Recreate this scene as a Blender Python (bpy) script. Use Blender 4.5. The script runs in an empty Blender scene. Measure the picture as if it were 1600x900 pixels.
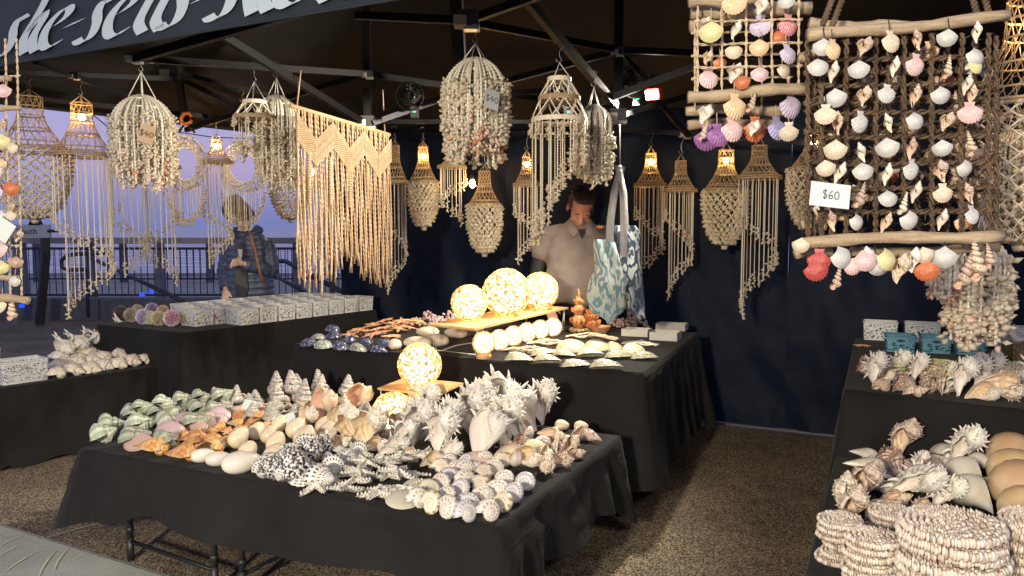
import bpy, math, random
import numpy as np
from mathutils import Vector, Matrix, Euler, noise
random.seed(7); np.random.seed(7)
SC = bpy.context.scene
COL = SC.collection
PI = math.pi
# ---------------------------------------------------------------- camera
H, PITCH, FPX = 1.45, math.radians(4.3), 1200.0
cd = bpy.data.cameras.new('camera'); cam = bpy.data.objects.new('camera', cd); COL.objects.link(cam)
cam.location = (0, 0, H); cam.rotation_euler = (PI/2 - PITCH, 0, 0)
cd.sensor_width = 36; cd.lens = 36*FPX/1600; cd.clip_start = 0.05; cd.clip_end = 9000
SC.camera = cam
def ray(px, py):
    a, b = (px-800)/FPX, (450-py)/FPX
    c, s = math.cos(PITCH), math.sin(PITCH)
    return Vector((a, c + b*s, -s + b*c))
def P(px, py, Y):
    d = ray(px, py); t = Y/d.y
    return Vector((0, 0, H)) + d*t
def PZ(px, py, z):
    d = ray(px, py); t = (z-H)/d.z
    return Vector((0, 0, H)) + d*t
# ---------------------------------------------------------------- world: dusk sky
W = bpy.data.worlds.new('World'); SC.world = W; W.use_nodes = True
nt = W.node_tree; nt.nodes.clear()
wo = nt.nodes.new('ShaderNodeOutputWorld'); bg = nt.nodes.new('ShaderNodeBackground')
tc = nt.nodes.new('ShaderNodeTexCoord'); sx = nt.nodes.new('ShaderNodeSeparateXYZ'); cr = nt.nodes.new('ShaderNodeValToRGB')
nz = nt.nodes.new('ShaderNodeTexNoise'); nz.inputs['Scale'].default_value = 2.2
mp = nt.nodes.new('ShaderNodeMapping'); mp.inputs['Scale'].default_value = (1, 1, 5)
ad = nt.nodes.new('ShaderNodeMath'); ad.operation = 'MULTIPLY_ADD'; ad.inputs[1].default_value = 0.05
nt.links.new(tc.outputs['Generated'], sx.inputs[0]); nt.links.new(tc.outputs['Generated'], mp.inputs[0])
nt.links.new(mp.outputs[0], nz.inputs[0]); nt.links.new(nz.outputs[0], ad.inputs[0]); nt.links.new(sx.outputs[2], ad.inputs[2])
nt.links.new(ad.outputs[0], cr.inputs[0]); nt.links.new(cr.outputs[0], bg.inputs[0]); nt.links.new(bg.outputs[0], wo.inputs[0])
el = cr.color_ramp.elements
el[0].position = 0.0; el[0].color = (.22, .25, .44, 1)
el[1].position = 1.0; el[1].color = (.15, .165, .27, 1)
for p_, c_ in ((.03, (.19, .22, .48)), (.065, (.27, .28, .55)), (.105, (.46, .38, .60)), (.15, (.42, .40, .68)), (.25, (.34, .37, .68)), (.5, (.21, .23, .42))):
    e = el.new(p_); e.color = (*c_, 1)
bg.inputs[1].default_value = 1.0
SC.view_settings.view_transform = 'Standard'; SC.view_settings.look = 'None'
SC.view_settings.exposure = 0; SC.view_settings.gamma = 1
try: SC.view_settings.use_curve_mapping = False
except Exception: pass
SC.cycles.use_denoising = True
SC.cycles.max_bounces = 6; SC.cycles.transparent_max_bounces = 8
SC.cycles.sample_clamp_indirect = 3.0
# ---------------------------------------------------------------- lamps
def light(name, kind, loc, energy, col, size=.1, to=None, angle=90, blend=.5):
    l = bpy.data.lights.new(name, kind); l.energy = energy; l.color = col
    if kind == 'AREA': l.size = size
    else: l.shadow_soft_size = size
    if kind == 'SPOT': l.spot_size = math.radians(angle); l.spot_blend = blend
    o = bpy.data.objects.new(name, l); COL.objects.link(o); o.location = loc
    if to is not None:
        o.rotation_euler = (Vector(to)-Vector(loc)).to_track_quat('-Z', 'Y').to_euler()
    return o
# promenade lamp behind the photographer, lights the front of the stall
light('promenade_lamp', 'SPOT', (-2.0, -2.4, 2.3), 1500, (1, .875, .67), .25, to=(-.1, 3.6, 1.35), angle=104, blend=.5)
light('right_table_spot', 'SPOT', (1.6, -2.2, 3.6), 330, (1, .89, .70), .3, to=(1.2, 2.8, 1.0), angle=75, blend=.7)  # unseen spot behind the camera, lights the low right-hand table
# the flood lamp clamped to the tent frame (its body is built below)
FLOOD = P(1018, 148, 4.7)
light('flood_lamp_light', 'SPOT', FLOOD + Vector((-.10, -.14, -.08)), 420, (1, .90, .74), .05, to=(-2.0, 4.2, .7), angle=150, blend=.7)

# ---------------------------------------------------------------- materials
MATS = {}
class NT:
    def __init__(s, m): s.t = m.node_tree; s.n = s.t.nodes; s.l = s.t.links
    def put(s, sock, v):
        if isinstance(v, bpy.types.NodeSocket): s.l.new(v, sock)
        elif isinstance(v, (tuple, list)) and len(v) == 3 and sock.type == 'RGBA': sock.default_value = (*v, 1)
        else: sock.default_value = v
    def math(s, op, a, b=0, c=0, clamp=False):
        n = s.n.new('ShaderNodeMath'); n.operation = op; n.use_clamp = clamp
        s.put(n.inputs[0], a); s.put(n.inputs[1], b); s.put(n.inputs[2], c); return n.outputs[0]
    def mix(s, f, a, b, mode='MIX'):
        n = s.n.new('ShaderNodeMix'); n.data_type = 'RGBA'; n.blend_type = mode
        s.put(n.inputs[0], f); s.put(n.inputs[6], a); s.put(n.inputs[7], b); return n.outputs[2]
    def noise(s, vec, scale, detail=3, rough=.55):
        n = s.n.new('ShaderNodeTexNoise'); n.inputs['Scale'].default_value = scale; n.inputs['Detail'].default_value = detail
        n.inputs['Roughness'].default_value = rough
        if vec is not None: s.l.new(vec, n.inputs['Vector'])
        return n.outputs['Fac']
    def vor(s, vec, scale, feat='F1', out='Distance'):
        n = s.n.new('ShaderNodeTexVoronoi'); n.feature = feat; n.inputs['Scale'].default_value = scale
        if vec is not None: s.l.new(vec, n.inputs['Vector'])
        return n.outputs[out]
    def ramp(s, f, stops, inter='LINEAR'):
        n = s.n.new('ShaderNodeValToRGB'); e = n.color_ramp.elements; n.color_ramp.interpolation = inter
        e[0].position = stops[0][0]; e[0].color = (*stops[0][1], 1); e[1].position = stops[-1][0]; e[1].color = (*stops[-1][1], 1)
        for p_, c_ in stops[1:-1]:
            k = e.new(p_); k.color = (*c_, 1)
        s.l.new(f, n.inputs[0]); return n.outputs[0]
    def suv(s):
        a = s.n.new('ShaderNodeAttribute'); a.attribute_name = 'suv'
        x = s.n.new('ShaderNodeSeparateXYZ'); s.l.new(a.outputs['Vector'], x.inputs[0]); return x.outputs[0], x.outputs[1], x.outputs[2], a.outputs['Vector']
    def obj(s): return s.n.new('ShaderNodeTexCoord').outputs['Object']
    def geo(s): return s.n.new('ShaderNodeNewGeometry')
    def rnd(s): return s.n.new('ShaderNodeObjectInfo').outputs['Random']
def mat(name, col, rough=.5, col2=None, nscale=20, bump=0, bscale=60, spec=.5, metal=0, fn=None, inner=None, sub=0, var=.0, emit=None, estr=0, transl=0, sheen=0, rib=None):
    if name in MATS: return MATS[name]
    m = bpy.data.materials.new(name); m.use_nodes = True; MATS[name] = m
    T = NT(m); b = T.n['Principled BSDF']; m.diffuse_color = (*col, 1)
    c = col; oc = T.obj()
    if col2 is not None: c = T.mix(T.ramp(T.noise(oc, nscale, 4), [(.35, (0, 0, 0)), (.65, (1, 1, 1))]), col, col2)
    if fn is not None: c = fn(T, c, oc)
    if var:
        h = T.n.new('ShaderNodeHueSaturation'); r = T.rnd()
        T.put(h.inputs['Value'], T.math('MULTIPLY_ADD', r, 2*var, 1-var)); T.put(h.inputs['Hue'], T.math('MULTIPLY_ADD', r, .03, .485)); T.put(h.inputs['Color'], c); c = h.outputs[0]
    if inner is not None: c = T.mix(T.geo().outputs['Backfacing'], c, inner)
    T.put(b.inputs['Base Color'], c)
    b.inputs['Roughness'].default_value = rough; b.inputs['Metallic'].default_value = metal
    b.inputs['Specular IOR Level'].default_value = spec
    if sheen: b.inputs['Sheen Weight'].default_value = sheen
    if bump:
        bn = T.n.new('ShaderNodeBump'); bn.inputs['Strength'].default_value = bump; bn.inputs['Distance'].default_value = .01
        hgt = T.noise(oc, bscale, 4)
        if rib:
            x_, y_, s_, v_ = T.suv(); hgt = T.math('ADD', hgt, T.math('MULTIPLY', T.math('ADD', T.math('SINE', T.math('MULTIPLY', x_, 6.283*rib[0])), T.math('SINE', T.math('MULTIPLY', y_, 6.283*rib[1]))), rib[2])); bn.inputs['Distance'].default_value = .015
        T.l.new(hgt, bn.inputs['Height']); T.l.new(bn.outputs[0], b.inputs['Normal'])
    if emit is not None: b.inputs['Emission Color'].default_value = (*emit, 1); b.inputs['Emission Strength'].default_value = estr
    if transl:
        tr = T.n.new('ShaderNodeBsdfTranslucent'); T.put(tr.inputs[0], c); ms = T.n.new('ShaderNodeMixShader'); ms.inputs[0].default_value = transl
        T.l.new(b.outputs[0], ms.inputs[1]); T.l.new(tr.outputs[0], ms.inputs[2]); T.l.new(ms.outputs[0], T.n['Material Output'].inputs[0])
    return m
# ---------------------------------------------------------------- mesh helpers
class MB:
    """collects shapes; build() links them as one mesh object"""
    def __init__(s): s.v = []; s.f = []; s.m = []; s.n = 0; s.uv = []
    def add(s, vs, fs, mi=0, uv=None):
        vs = np.asarray(vs, float).reshape(-1, 3); o = s.n
        s.v.append(vs); s.n += len(vs)
        s.f.extend([tuple(i+o for i in f) for f in fs]); s.m.extend([mi]*len(fs))
        s.uv.append(np.zeros((len(vs), 3)) if uv is None else np.asarray(uv, float))
        return s
    def mesh(s, name, mats, smooth=True):
        me = bpy.data.meshes.new(name)
        V = np.concatenate(s.v) if s.v else np.zeros((0, 3))
        me.from_pydata(V.tolist(), [], s.f)
        for m in (mats if isinstance(mats, (list, tuple)) else [mats]): me.materials.append(m)
        me.polygons.foreach_set('material_index', s.m)
        me.polygons.foreach_set('use_smooth', [smooth]*len(s.f))
        a = me.attributes.new('suv', 'FLOAT_VECTOR', 'POINT'); a.data.foreach_set('vector', np.concatenate(s.uv).ravel())
        me.update(); return me
    def build(s, name, mats, parent=None, smooth=True, **props):
        return link(name, s.mesh(name, mats, smooth), parent, **props)
def link(name, me, parent=None, loc=None, rot=None, scale=None, **props):
    o = bpy.data.objects.new(name, me); COL.objects.link(o)
    if parent is not None: o.parent = parent
    if loc is not None: o.location = loc
    if rot is not None: o.rotation_euler = rot
    if scale is not None: o.scale = (scale,)*3 if isinstance(scale, (int, float)) else scale
    for k, v in props.items(): o[k] = v
    return o
def empty(name, loc, label, category, group=None, rz=0):
    o = bpy.data.objects.new(name, None); COL.objects.link(o); o.location = loc; o.rotation_euler = (0, 0, rz)
    o.empty_display_size = .05
    o['label'] = label; o['category'] = category
    if group: o['group'] = group
    return o
def tag(o, label, category, group=None):
    o['label'] = label; o['category'] = category
    if group: o['group'] = group
    return o
def frames(pts):
    pts = np.asarray(pts, float); n = len(pts)
    t = np.gradient(pts, axis=0) if n > 2 else np.repeat([pts[-1]-pts[0]], n, 0)
    t /= np.maximum(np.linalg.norm(t, axis=1, keepdims=True), 1e-9)
    ref = np.array([0, 0, 1.0]) if abs(t[0][2]) < .9 else np.array([1.0, 0, 0])
    us, ws = [], []
    u = np.cross(t[0], ref); u /= np.linalg.norm(u)
    for i in range(n):
        u = u - t[i]*np.dot(u, t[i]); u /= max(np.linalg.norm(u), 1e-9)
        us.append(u.copy()); ws.append(np.cross(t[i], u))
    return pts, np.array(us), np.array(ws)
def tube(mb, pts, r, k=6, mi=0, caps=True, ry=None, uvv=0):
    """tube through points, radius r scalar or per point; ry for an oval section"""
    pts, us, ws = frames(pts); n = len(pts)
    r = np.full(n, r, float) if np.isscalar(r) else np.asarray(r, float)
    q = r if ry is None else (np.full(n, ry, float) if np.isscalar(ry) else np.asarray(ry, float))
    a = np.arange(k)*2*PI/k
    V = pts[:, None, :] + r[:, None, None]*np.cos(a)[None, :, None]*us[:, None, :] + q[:, None, None]*np.sin(a)[None, :, None]*ws[:, None, :]
    F = []
    for i in range(n-1):
        for j in range(k):
            F.append((i*k+j, i*k+(j+1) % k, (i+1)*k+(j+1) % k, (i+1)*k+j))
    if caps: F.append(tuple(range(k))[::-1]); F.append(tuple((n-1)*k+j for j in range(k)))
    uv = np.zeros((n*k, 3)); uv[:, 0] = np.repeat(np.linspace(0, 1, n), k); uv[:, 1] = np.tile(a/(2*PI), n); uv[:, 2] = uvv
    mb.add(V.reshape(-1, 3), F, mi, uv); return mb
def beads(mb, p0, p1, r, step=.012, k=3, mi=0, path=None):
    """string of little shells: a tube whose radius swells and narrows"""
    if path is None:
        L = (Vector(p1)-Vector(p0)).length; n = max(2, int(L/step))
        ts = np.linspace(0, 1, 2*n+1)[:, None]; pts = np.asarray(p0, float)*(1-ts)+np.asarray(p1, float)*ts
    else:
        path = np.asarray(path, float); d = np.r_[0, np.cumsum(np.linalg.norm(np.diff(path, axis=0), axis=1))]
        n = max(2, int(d[-1]/step)); tt = np.linspace(0, d[-1], 2*n+1)
        pts = np.stack([np.interp(tt, d, path[:, i]) for i in range(3)], 1)
    rr = np.where(np.arange(len(pts)) % 2 == 0, r*.45, r)
    return tube(mb, pts, rr, k, mi, caps=False)
def box(mb, c, s, mi=0, rz=0, taper=1.0):
    x, y, z = s[0]/2, s[1]/2, s[2]/2
    V = [(-x, -y, -z), (x, -y, -z), (x, y, -z), (-x, y, -z), (-x*taper, -y*taper, z), (x*taper, -y*taper, z), (x*taper, y*taper, z), (-x*taper, y*taper, z)]
    ca, sa = math.cos(rz), math.sin(rz)
    V = [(c[0]+a*ca-b*sa, c[1]+a*sa+b*ca, c[2]+d) for a, b, d in V]
    return mb.add(V, [(3, 2, 1, 0), (4, 5, 6, 7), (0, 1, 5, 4), (1, 2, 6, 5), (2, 3, 7, 6), (3, 0, 4, 7)], mi)
def grid(mb, fn, nu, nv, mi=0, closed_u=False, uv=None):
    V = []; U = []
    for i in range(nu):
        for j in range(nv):
            V.append(fn(i/(nu if closed_u else nu-1), j/(nv-1))); U.append((i/(nu-1), j/(nv-1), 0))
    F = []
    for i in range(nu if closed_u else nu-1):
        for j in range(nv-1):
            i2 = (i+1) % nu; F.append((i*nv+j, i2*nv+j, i2*nv+j+1, i*nv+j+1))
    return mb.add(V, F, mi, U)
def ball(mb, c, r, nu=10, nv=6, mi=0, rot=None):
    r = (r, r, r) if np.isscalar(r) else r
    V = [(0, 0, 1)] + [(math.sin(PI*i/nv)*math.cos(2*PI*j/nu), math.sin(PI*i/nv)*math.sin(2*PI*j/nu), math.cos(PI*i/nv)) for i in range(1, nv) for j in range(nu)] + [(0, 0, -1)]
    V = np.array(V)*np.array(r)
    if rot is not None: V = V @ np.array(rot.to_matrix() if hasattr(rot, 'to_matrix') else rot).T
    V = V + np.array(c, float)
    F = [(0, 1+j, 1+(j+1) % nu) for j in range(nu)]
    for i in range(nv-2):
        for j in range(nu):
            a = 1+i*nu; F.append((a+j, a+nu+j, a+nu+(j+1) % nu, a+(j+1) % nu))
    a = 1+(nv-2)*nu; F += [(a+j, len(V)-1, a+(j+1) % nu) for j in range(nu)]
    return mb.add(V, F, mi)
def chip(mb, c, s, mi=0, d=None):
    """one little shell: a flat pointed lozenge of eight faces"""
    a = random.uniform(0, 2*PI); t = random.uniform(-.9, .5)
    u = np.array([math.cos(a)*math.cos(t), math.sin(a)*math.cos(t), math.sin(t)]) if d is None else np.asarray(d, float)/np.linalg.norm(d)
    w = np.cross(u, np.random.randn(3)); w /= np.linalg.norm(w); q = np.cross(u, w); c = np.asarray(c, float)
    V = [c-u*.15*s, c+u*s, c+u*.4*s+w*.44*s, c+u*.4*s-w*.44*s, c+u*.4*s+q*.28*s, c+u*.4*s-q*.28*s]
    return mb.add(V, [(0, 2, 4), (2, 1, 4), (1, 3, 4), (3, 0, 4), (2, 0, 5), (1, 2, 5), (3, 1, 5), (0, 3, 5)], mi)
def petal(mb, c, s, mi=0, d=None, wide=.75):
    """rounded little shell like a cockle half: a shallow cup of 6 triangles"""
    u = np.asarray(d, float)/np.linalg.norm(d); w = np.cross(u, np.random.randn(3)); w /= np.linalg.norm(w); q = np.cross(u, w); c = np.asarray(c, float)
    V = [c]+[c+u*s*(.5-.5*math.cos(b))*1.0+w*s*wide*.5*math.sin(b) for b in np.linspace(.6, 2*PI-.6, 7)]+[c+u*s*.5+q*s*.28]
    return mb.add(V, [(0, 1, 8)]+[(i, i+1, 8) for i in range(1, 7)]+[(7, 0, 8)], mi)
ORD = 'first second third fourth fifth sixth seventh eighth ninth tenth eleventh twelfth thirteenth fourteenth fifteenth sixteenth seventeenth eighteenth nineteenth twentieth'.split()
_vc = {}
def seat(me, rot, scale, xy, z, name, parent=None, sink=.002):
    """links mesh so that its lowest point rests at height z"""
    if me.name not in _vc:
        a = np.empty(len(me.vertices)*3); me.vertices.foreach_get('co', a); _vc[me.name] = a.reshape(-1, 3)
    R = np.array(Euler(rot).to_matrix()); sc = np.array((scale,)*3 if np.isscalar(scale) else scale)
    lo = ((_vc[me.name]*sc) @ R.T)[:, 2].min()
    return link(name, me, parent, (xy[0], xy[1], z-lo-sink), rot, tuple(sc))
# ================================================================ setting
def agg(T, c, oc):
    n = T.n.new('ShaderNodeTexVoronoi'); n.inputs['Scale'].default_value = 150; T.l.new(oc, n.inputs['Vector'])
    st = T.ramp(T.math('ADD', T.noise(n.outputs['Color'], 6, 0), 0), [(.30, (.07, .056, .036)), (.42, (.25, .195, .125)), (.55, (.38, .305, .21)), (.7, (.56, .48, .36))])
    gap = T.ramp(n.outputs['Distance'], [(.35, (1, 1, 1)), (.75, (.25, .22, .2))])
    big = T.ramp(T.noise(oc, 1.6, 6, .7), [(.28, (.48, .47, .46)), (.5, (.9, .9, .9)), (.7, (1.2, 1.18, 1.12))])
    return T.mix(1.0, T.mix(1.0, st, gap, 'MULTIPLY'), big, 'MULTIPLY')
M_ground = mat('exposed_aggregate', (.16, .12, .08), .8, fn=agg, bump=.5, bscale=150, spec=.3)
def conc(T, c, oc):
    a = T.ramp(T.noise(oc, 2.5, 6), [(.3, (.36, .38, .32)), (.7, (.50, .52, .45))])
    b = T.ramp(T.noise(oc, 160, 2), [(.35, (.8, .8, .8)), (.6, (1.1, 1.1, 1.1))])
    return T.mix(1.0, a, b, 'MULTIPLY')
M_conc = mat('worn_concrete', (.2, .2, .19), .85, fn=conc, bump=.25, bscale=90)
mb = MB(); mb.add([(-14, -3, 0), (12, -3, 0), (12, 12.4, 0), (-14, 12.4, 0)], [(0, 1, 2, 3)]); mb.build('ground', M_ground, kind='structure', smooth=False)
# smooth concrete slabs in front of the stall, a hair above the aggregate
E1, E2, E0 = PZ(0, 820, 0), PZ(275, 905, 0), None
d = (E2-E1).normalized(); a0 = E1-d*5; a1 = E2+d*4; nrm = Vector((d.y, -d.x, 0))*3.2
mb = MB()
def slab(q0, q1, w0, w1):
    c = [q0+nrm.normalized()*w0, q1+nrm.normalized()*w0, q1+nrm.normalized()*w1, q0+nrm.normalized()*w1]
    V = [(v.x, v.y, .001) for v in c]+[(v.x, v.y, .012) for v in c]
    mb2 = MB(); mb2.add(V, [(7, 6, 5, 4), (0, 1, 5, 4), (1, 2, 6, 5), (2, 3, 7, 6), (3, 0, 4, 7)]); return mb2
seam = PZ(70, 842, 0)
k = (seam-E1).dot(d)
pv = link('pavement', None, kind='structure')
bpy.data.objects.remove(pv)
for i, (s0, s1) in enumerate(((-5, k-.01), (k+.01, 3.2))):
    slab(E1+d*s0, E1+d*s1, .02, 1.5).build('pavement', M_conc, kind='structure', smooth=False)
M_pale = mat('pale_joint', (.36, .36, .32), .8, (.27, .27, .24), 40)
mb = MB(); c = [E1-d*5, E1+d*3.2]; n_ = nrm.normalized()
V = [c[0]-n_*.004, c[1]-n_*.004, c[1]+n_*.016, c[0]+n_*.016]
mb.add([(v.x, v.y, .005) for v in V], [(3, 2, 1, 0)])
j0, j1 = PZ(70, 842, 0), PZ(300, 778, 0)
dd = (j1-j0).normalized(); pp = Vector((-dd.y, dd.x, 0))*.007
mb.add([((v).x, (v).y, .005) for v in (j0+dd*.01-pp, j1+dd*2-pp, j1+dd*2+pp, j0+dd*.01+pp)], [(0, 1, 2, 3)])
mb.build('paving_joint', M_pale, kind='structure', smooth=False)
# faint chalk strokes on the slab
M_chalk = mat('chalk', (.72, .70, .46), .95, (.52, .52, .40), 60)
mb = MB()
for (x0, y0, x1, y1) in ((0, 855, 35, 838), (8, 895, 62, 862), (0, 870, 30, 855), (85, 893, 108, 858), (60, 905, 88, 862), (118, 872, 135, 868), (5, 840, 30, 836)):
    p0, p1 = PZ(x0, y0, .012), PZ(x1, y1, .012); dq = (p1-p0).normalized(); q = Vector((-dq.y, dq.x, 0))
    pts = []
    for t in np.linspace(0, 1, 9):
        c0 = p0.lerp(p1, t)+q*.012*math.sin(t*3); w = .004*(.4+math.sin(t*PI))
        pts.append((c0, w))
    V = [tuple((c_-q*w)[:2])+(.016,) for c_, w in pts]+[tuple((c_+q*w)[:2])+(.016,) for c_, w in pts]
    mb.add(V, [(i, i+1, 10+i, 9+i) for i in range(8)])
tag(mb.build('chalk_strokes', M_chalk, smooth=False), 'faint yellow chalk strokes on the grey paving at the corner', 'chalk marks')

# ---- promenade, sea
M_walk = mat('promenade_paving', (.38, .37, .35), .8, (.48, .47, .44), 1.5)
mb = MB(); mb.add([(-60, 12.5, .13), (40, 12.5, .13), (40, 22, .13), (-60, 22, .13)], [(0, 1, 2, 3)]); mb.build('promenade', M_walk, kind='structure', smooth=False)
M_kerb = mat('dark_kerb', (.07, .075, .085), .7, (.10, .105, .12), 8)
mb = MB(); box(mb, (-9, 12.55, .17), (60, .34, .34)); mb.build('kerb', M_kerb, kind='structure', smooth=False)
def seafn(T, c, oc):
    v = T.n.new('ShaderNodeMapping'); v.inputs['Scale'].default_value = (.25, 1, 1); T.l.new(oc, v.inputs[0])
    return T.mix(T.ramp(T.noise(v.outputs[0], .35, 5, .6), [(.47, (0, 0, 0)), (.60, (1, 1, 1))]), (.20, .26, .42), (.85, .88, .95))
M_sea = mat('sea_water', (.08, .12, .22), .25, fn=seafn, bump=.6, bscale=.8)
mb = MB(); mb.add([(-6000, 22.5, -2.6), (6000, 22.5, -2.6), (6000, 8000, -2.6), (-6000, 8000, -2.6)], [(0, 1, 2, 3)]); mb.build('sea', M_sea, kind='structure', smooth=False)
M_wall2 = mat('seawall_concrete', (.22, .23, .25), .8, (.3, .3, .3), 1)
mb = MB(); box(mb, (-10, 22.3, -1.4), (90, .4, 3.2)); mb.build('sea_wall', M_wall2, kind='structure', smooth=False)

# ---------------------------------------------------------------- balustrade
M_iron = mat('dark_iron', (.03, .035, .05), .45, metal=.3)
M_rail = mat('weathered_timber', (.22, .21, .20), .75, (.32, .30, .28), 5, bump=.3, bscale=30)
M_post = mat('dark_post', (.10, .11, .16), .6, (.14, .15, .20), 6)
def balustrade(x0, x1, y, zb, zt, label, gap=.115, post=2.4, rail=.1):
    f = empty('balustrade', ((x0+x1)/2, y, zb), label, 'railing', 'promenade balustrades')
    mb = MB(); box(mb, (0, 0, zt-zb), (x1-x0, .16, rail)); mb.build('top_rail', M_rail, f, smooth=False)
    mb = MB(); box(mb, (0, 0, zt-zb-.16), (x1-x0, .04, .04)); mb.build('rail', M_iron, f, smooth=False)
    mb = MB(); box(mb, (0, 0, .09), (x1-x0, .04, .04)); mb.build('rail', M_iron, f, smooth=False)
    b = MB(); tube(b, [(0, 0, .1), (0, 0, zt-zb-.15)], .009, 4); bar = b.mesh('baluster', M_iron)
    n = int((x1-x0)/gap)
    for i in range(n): link('baluster', bar, f, ((i+.5)*gap-(x1-x0)/2, 0, 0))
    b = MB(); box(b, (0, .06, (zt-zb)/2-.03), (.16, .14, zt-zb), taper=.85); pm = b.mesh('post', M_post, False)
    for i in range(int((x1-x0)/post)+1): link('post', pm, f, (i*post-(x1-x0)/2+.5, 0, 0))
    return f
balustrade(-12.5, -1.5, 14.6, .13, 1.26, 'dark balustrade of thin upright bars along the promenade edge', .125, 1.32)
balustrade(-17, -2, 19.5, .13, 1.16, 'farther balustrade of pale upright bars next to the sea', .17, 2.2)
# handrails of the ramp
def handrail(pts, label, r=.03):
    mb = MB(); tube(mb, pts, r, 8)
    f = empty('handrail', pts[0], label, 'handrail')
    mb.v[0] -= np.array(pts[0]); mb.build('rail_tube', M_iron, f)
    mb = MB()
    q = np.array(pts[-1])-np.array(pts[0]); tube(mb, [q, (q[0], q[1], .13-pts[0][2])], r*.8, 6); mb.build('post', M_iron, f)
    return f
YR = 11.6
lp = [P(x, y, YR) for x, y in ((175, 395), (118, 397), (103, 400), (96, 408), (97, 418), (106, 422), (135, 421))]
handrail(lp, 'bent steel handrail loop in front of the balustrade')
handrail([P(140, 402, 11.0), P(285, 470, 9.5)], 'sloping steel handrail going down beside the steps', .028)
handrail([P(420, 408, 10.6), P(446, 408, 10.4), P(560, 470, 8.6)], 'sloping steel handrail behind the woman in the puffer jacket', .032)
handrail([P(400, 432, 10.9), P(432, 432, 10.4), P(500, 470, 9)], 'lower handrail tube behind the woman in the puffer jacket', .024)
# sign
sg = empty('direction_sign', (P(30, 360, 11.4).x, 11.4, .13), 'grey direction sign reading 200m South on dark posts by the railing', 'sign')
M_sign = mat('sign_grey', (.34, .38, .42), .5)
M_blk = mat('black_paint', (.006, .006, .008), .5)
z0 = P(30, 361, 11.4).z-.13
mb = MB(); box(mb, (0, 0, z0), (.92, .05, .19)); mb.build('sign_board', M_sign, sg, smooth=False)
for dx in (-.2, .22):
    mb = MB(); tube(mb, [(dx+.12, .06, z0-.1), (dx+.12, .06, z0-.35), (dx-.02, .06, -.1)], .075, 4); mb.build('post', M_blk if dx > 0 else M_post, sg, smooth=False)
mb = MB(); box(mb, (.25, 0, z0+.15), (.17, .1, .12), taper=.5); ball(mb, (.25, 0, z0+.23), (.07, .05, .05), 8, 5); mb.build('bird_spike', M_blk, sg)
def text(s, size, loc, rot, m, parent, depth=.001, extr=.001, align='LEFT', name='lettering', sx=1):
    cu = bpy.data.curves.new(name, 'FONT'); cu.body = s; cu.size = size; cu.extrude = extr; cu.align_x = align; cu.resolution_u = 3
    cu.materials.append(m); tmp = bpy.data.objects.new(name, cu); COL.objects.link(tmp); bpy.context.view_layer.update(); me = bpy.data.meshes.new_from_object(tmp.evaluated_get(bpy.context.evaluated_depsgraph_get())); bpy.data.objects.remove(tmp); o = bpy.data.objects.new(name, me); COL.objects.link(o); o.parent = parent; o.location = loc; o.rotation_euler = rot; o.scale = (sx, 1, 1); return o
text('200m South', .125, (-.36, -.028, z0-.045), (PI/2, 0, 0), M_blk, sg, sx=1.05)
mb = MB(); box(mb, (.50, -.01, z0), (.13, .05, .045)); mb.build('arrow_tip', M_blk, sg, smooth=False)
GLY = {'$': [[(.55, .85), (.35, .98), (.12, .85), (.15, .62), (.45, .48), (.55, .28), (.38, .05), (.08, .15)], [(.34, 1.12), (.30, -.10)]], '4': [[(.42, 1.0), (.05, .42), (.62, .45)], [(.45, .70), (.40, .0)]],
 '0': [[(.35, .95), (.12, .75), (.10, .30), (.32, .04), (.58, .25), (.58, .72), (.35, .95)]], '6': [[(.52, .98), (.22, .70), (.10, .30), (.30, .03), (.55, .18), (.48, .45), (.14, .34)]]}
def scrawl(txt, size, x0, y, z0, parent, m):
    x = x0
    for ch in txt:
        mb = MB()
        for st in GLY[ch]:
            p = np.array(st); q = []
            for i in range(len(p)-1):
                a = p[max(i-1, 0)]; b = p[i]; c_ = p[i+1]; d_ = p[min(i+2, len(p)-1)]
                for t in np.linspace(0, 1, 4, endpoint=False): q.append(.5*((2*b)+(-a+c_)*t+(2*a-5*b+4*c_-d_)*t*t+(-a+3*b-3*c_+d_)*t**3))
            q.append(p[-1]); tube(mb, [(x+v[0]*size, y, z0+v[1]*size) for v in q], size*.045, 4)
        mb.build('handwritten_character', m, parent); x += size*.72
# small blue ground lights
M_blue = mat('blue_led', (.02, .05, .8), .4, emit=(.02, .07, 1), estr=1.3)
for i, (x, y, dsc) in enumerate(((222, 460, 'small blue ground light'), (236, 456, 'blue ground light against the foot of the promenade post'), (34, 478, 'blue ground light below the direction sign'), (505, 438, 'tiny blue light at the foot of the rail behind the cords'))):
    p = P(x, y, 12.3); mb = MB(); box(mb, (0, 0, 0), (.07, .05, .055), taper=.8); o = mb.build('ground_light', M_blue, smooth=False); o.location = (p.x, 12.3, p.z)
    tag(o, dsc + (' near the kerb' if i == 0 else ''), 'light', 'blue lights along the kerb')

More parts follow.
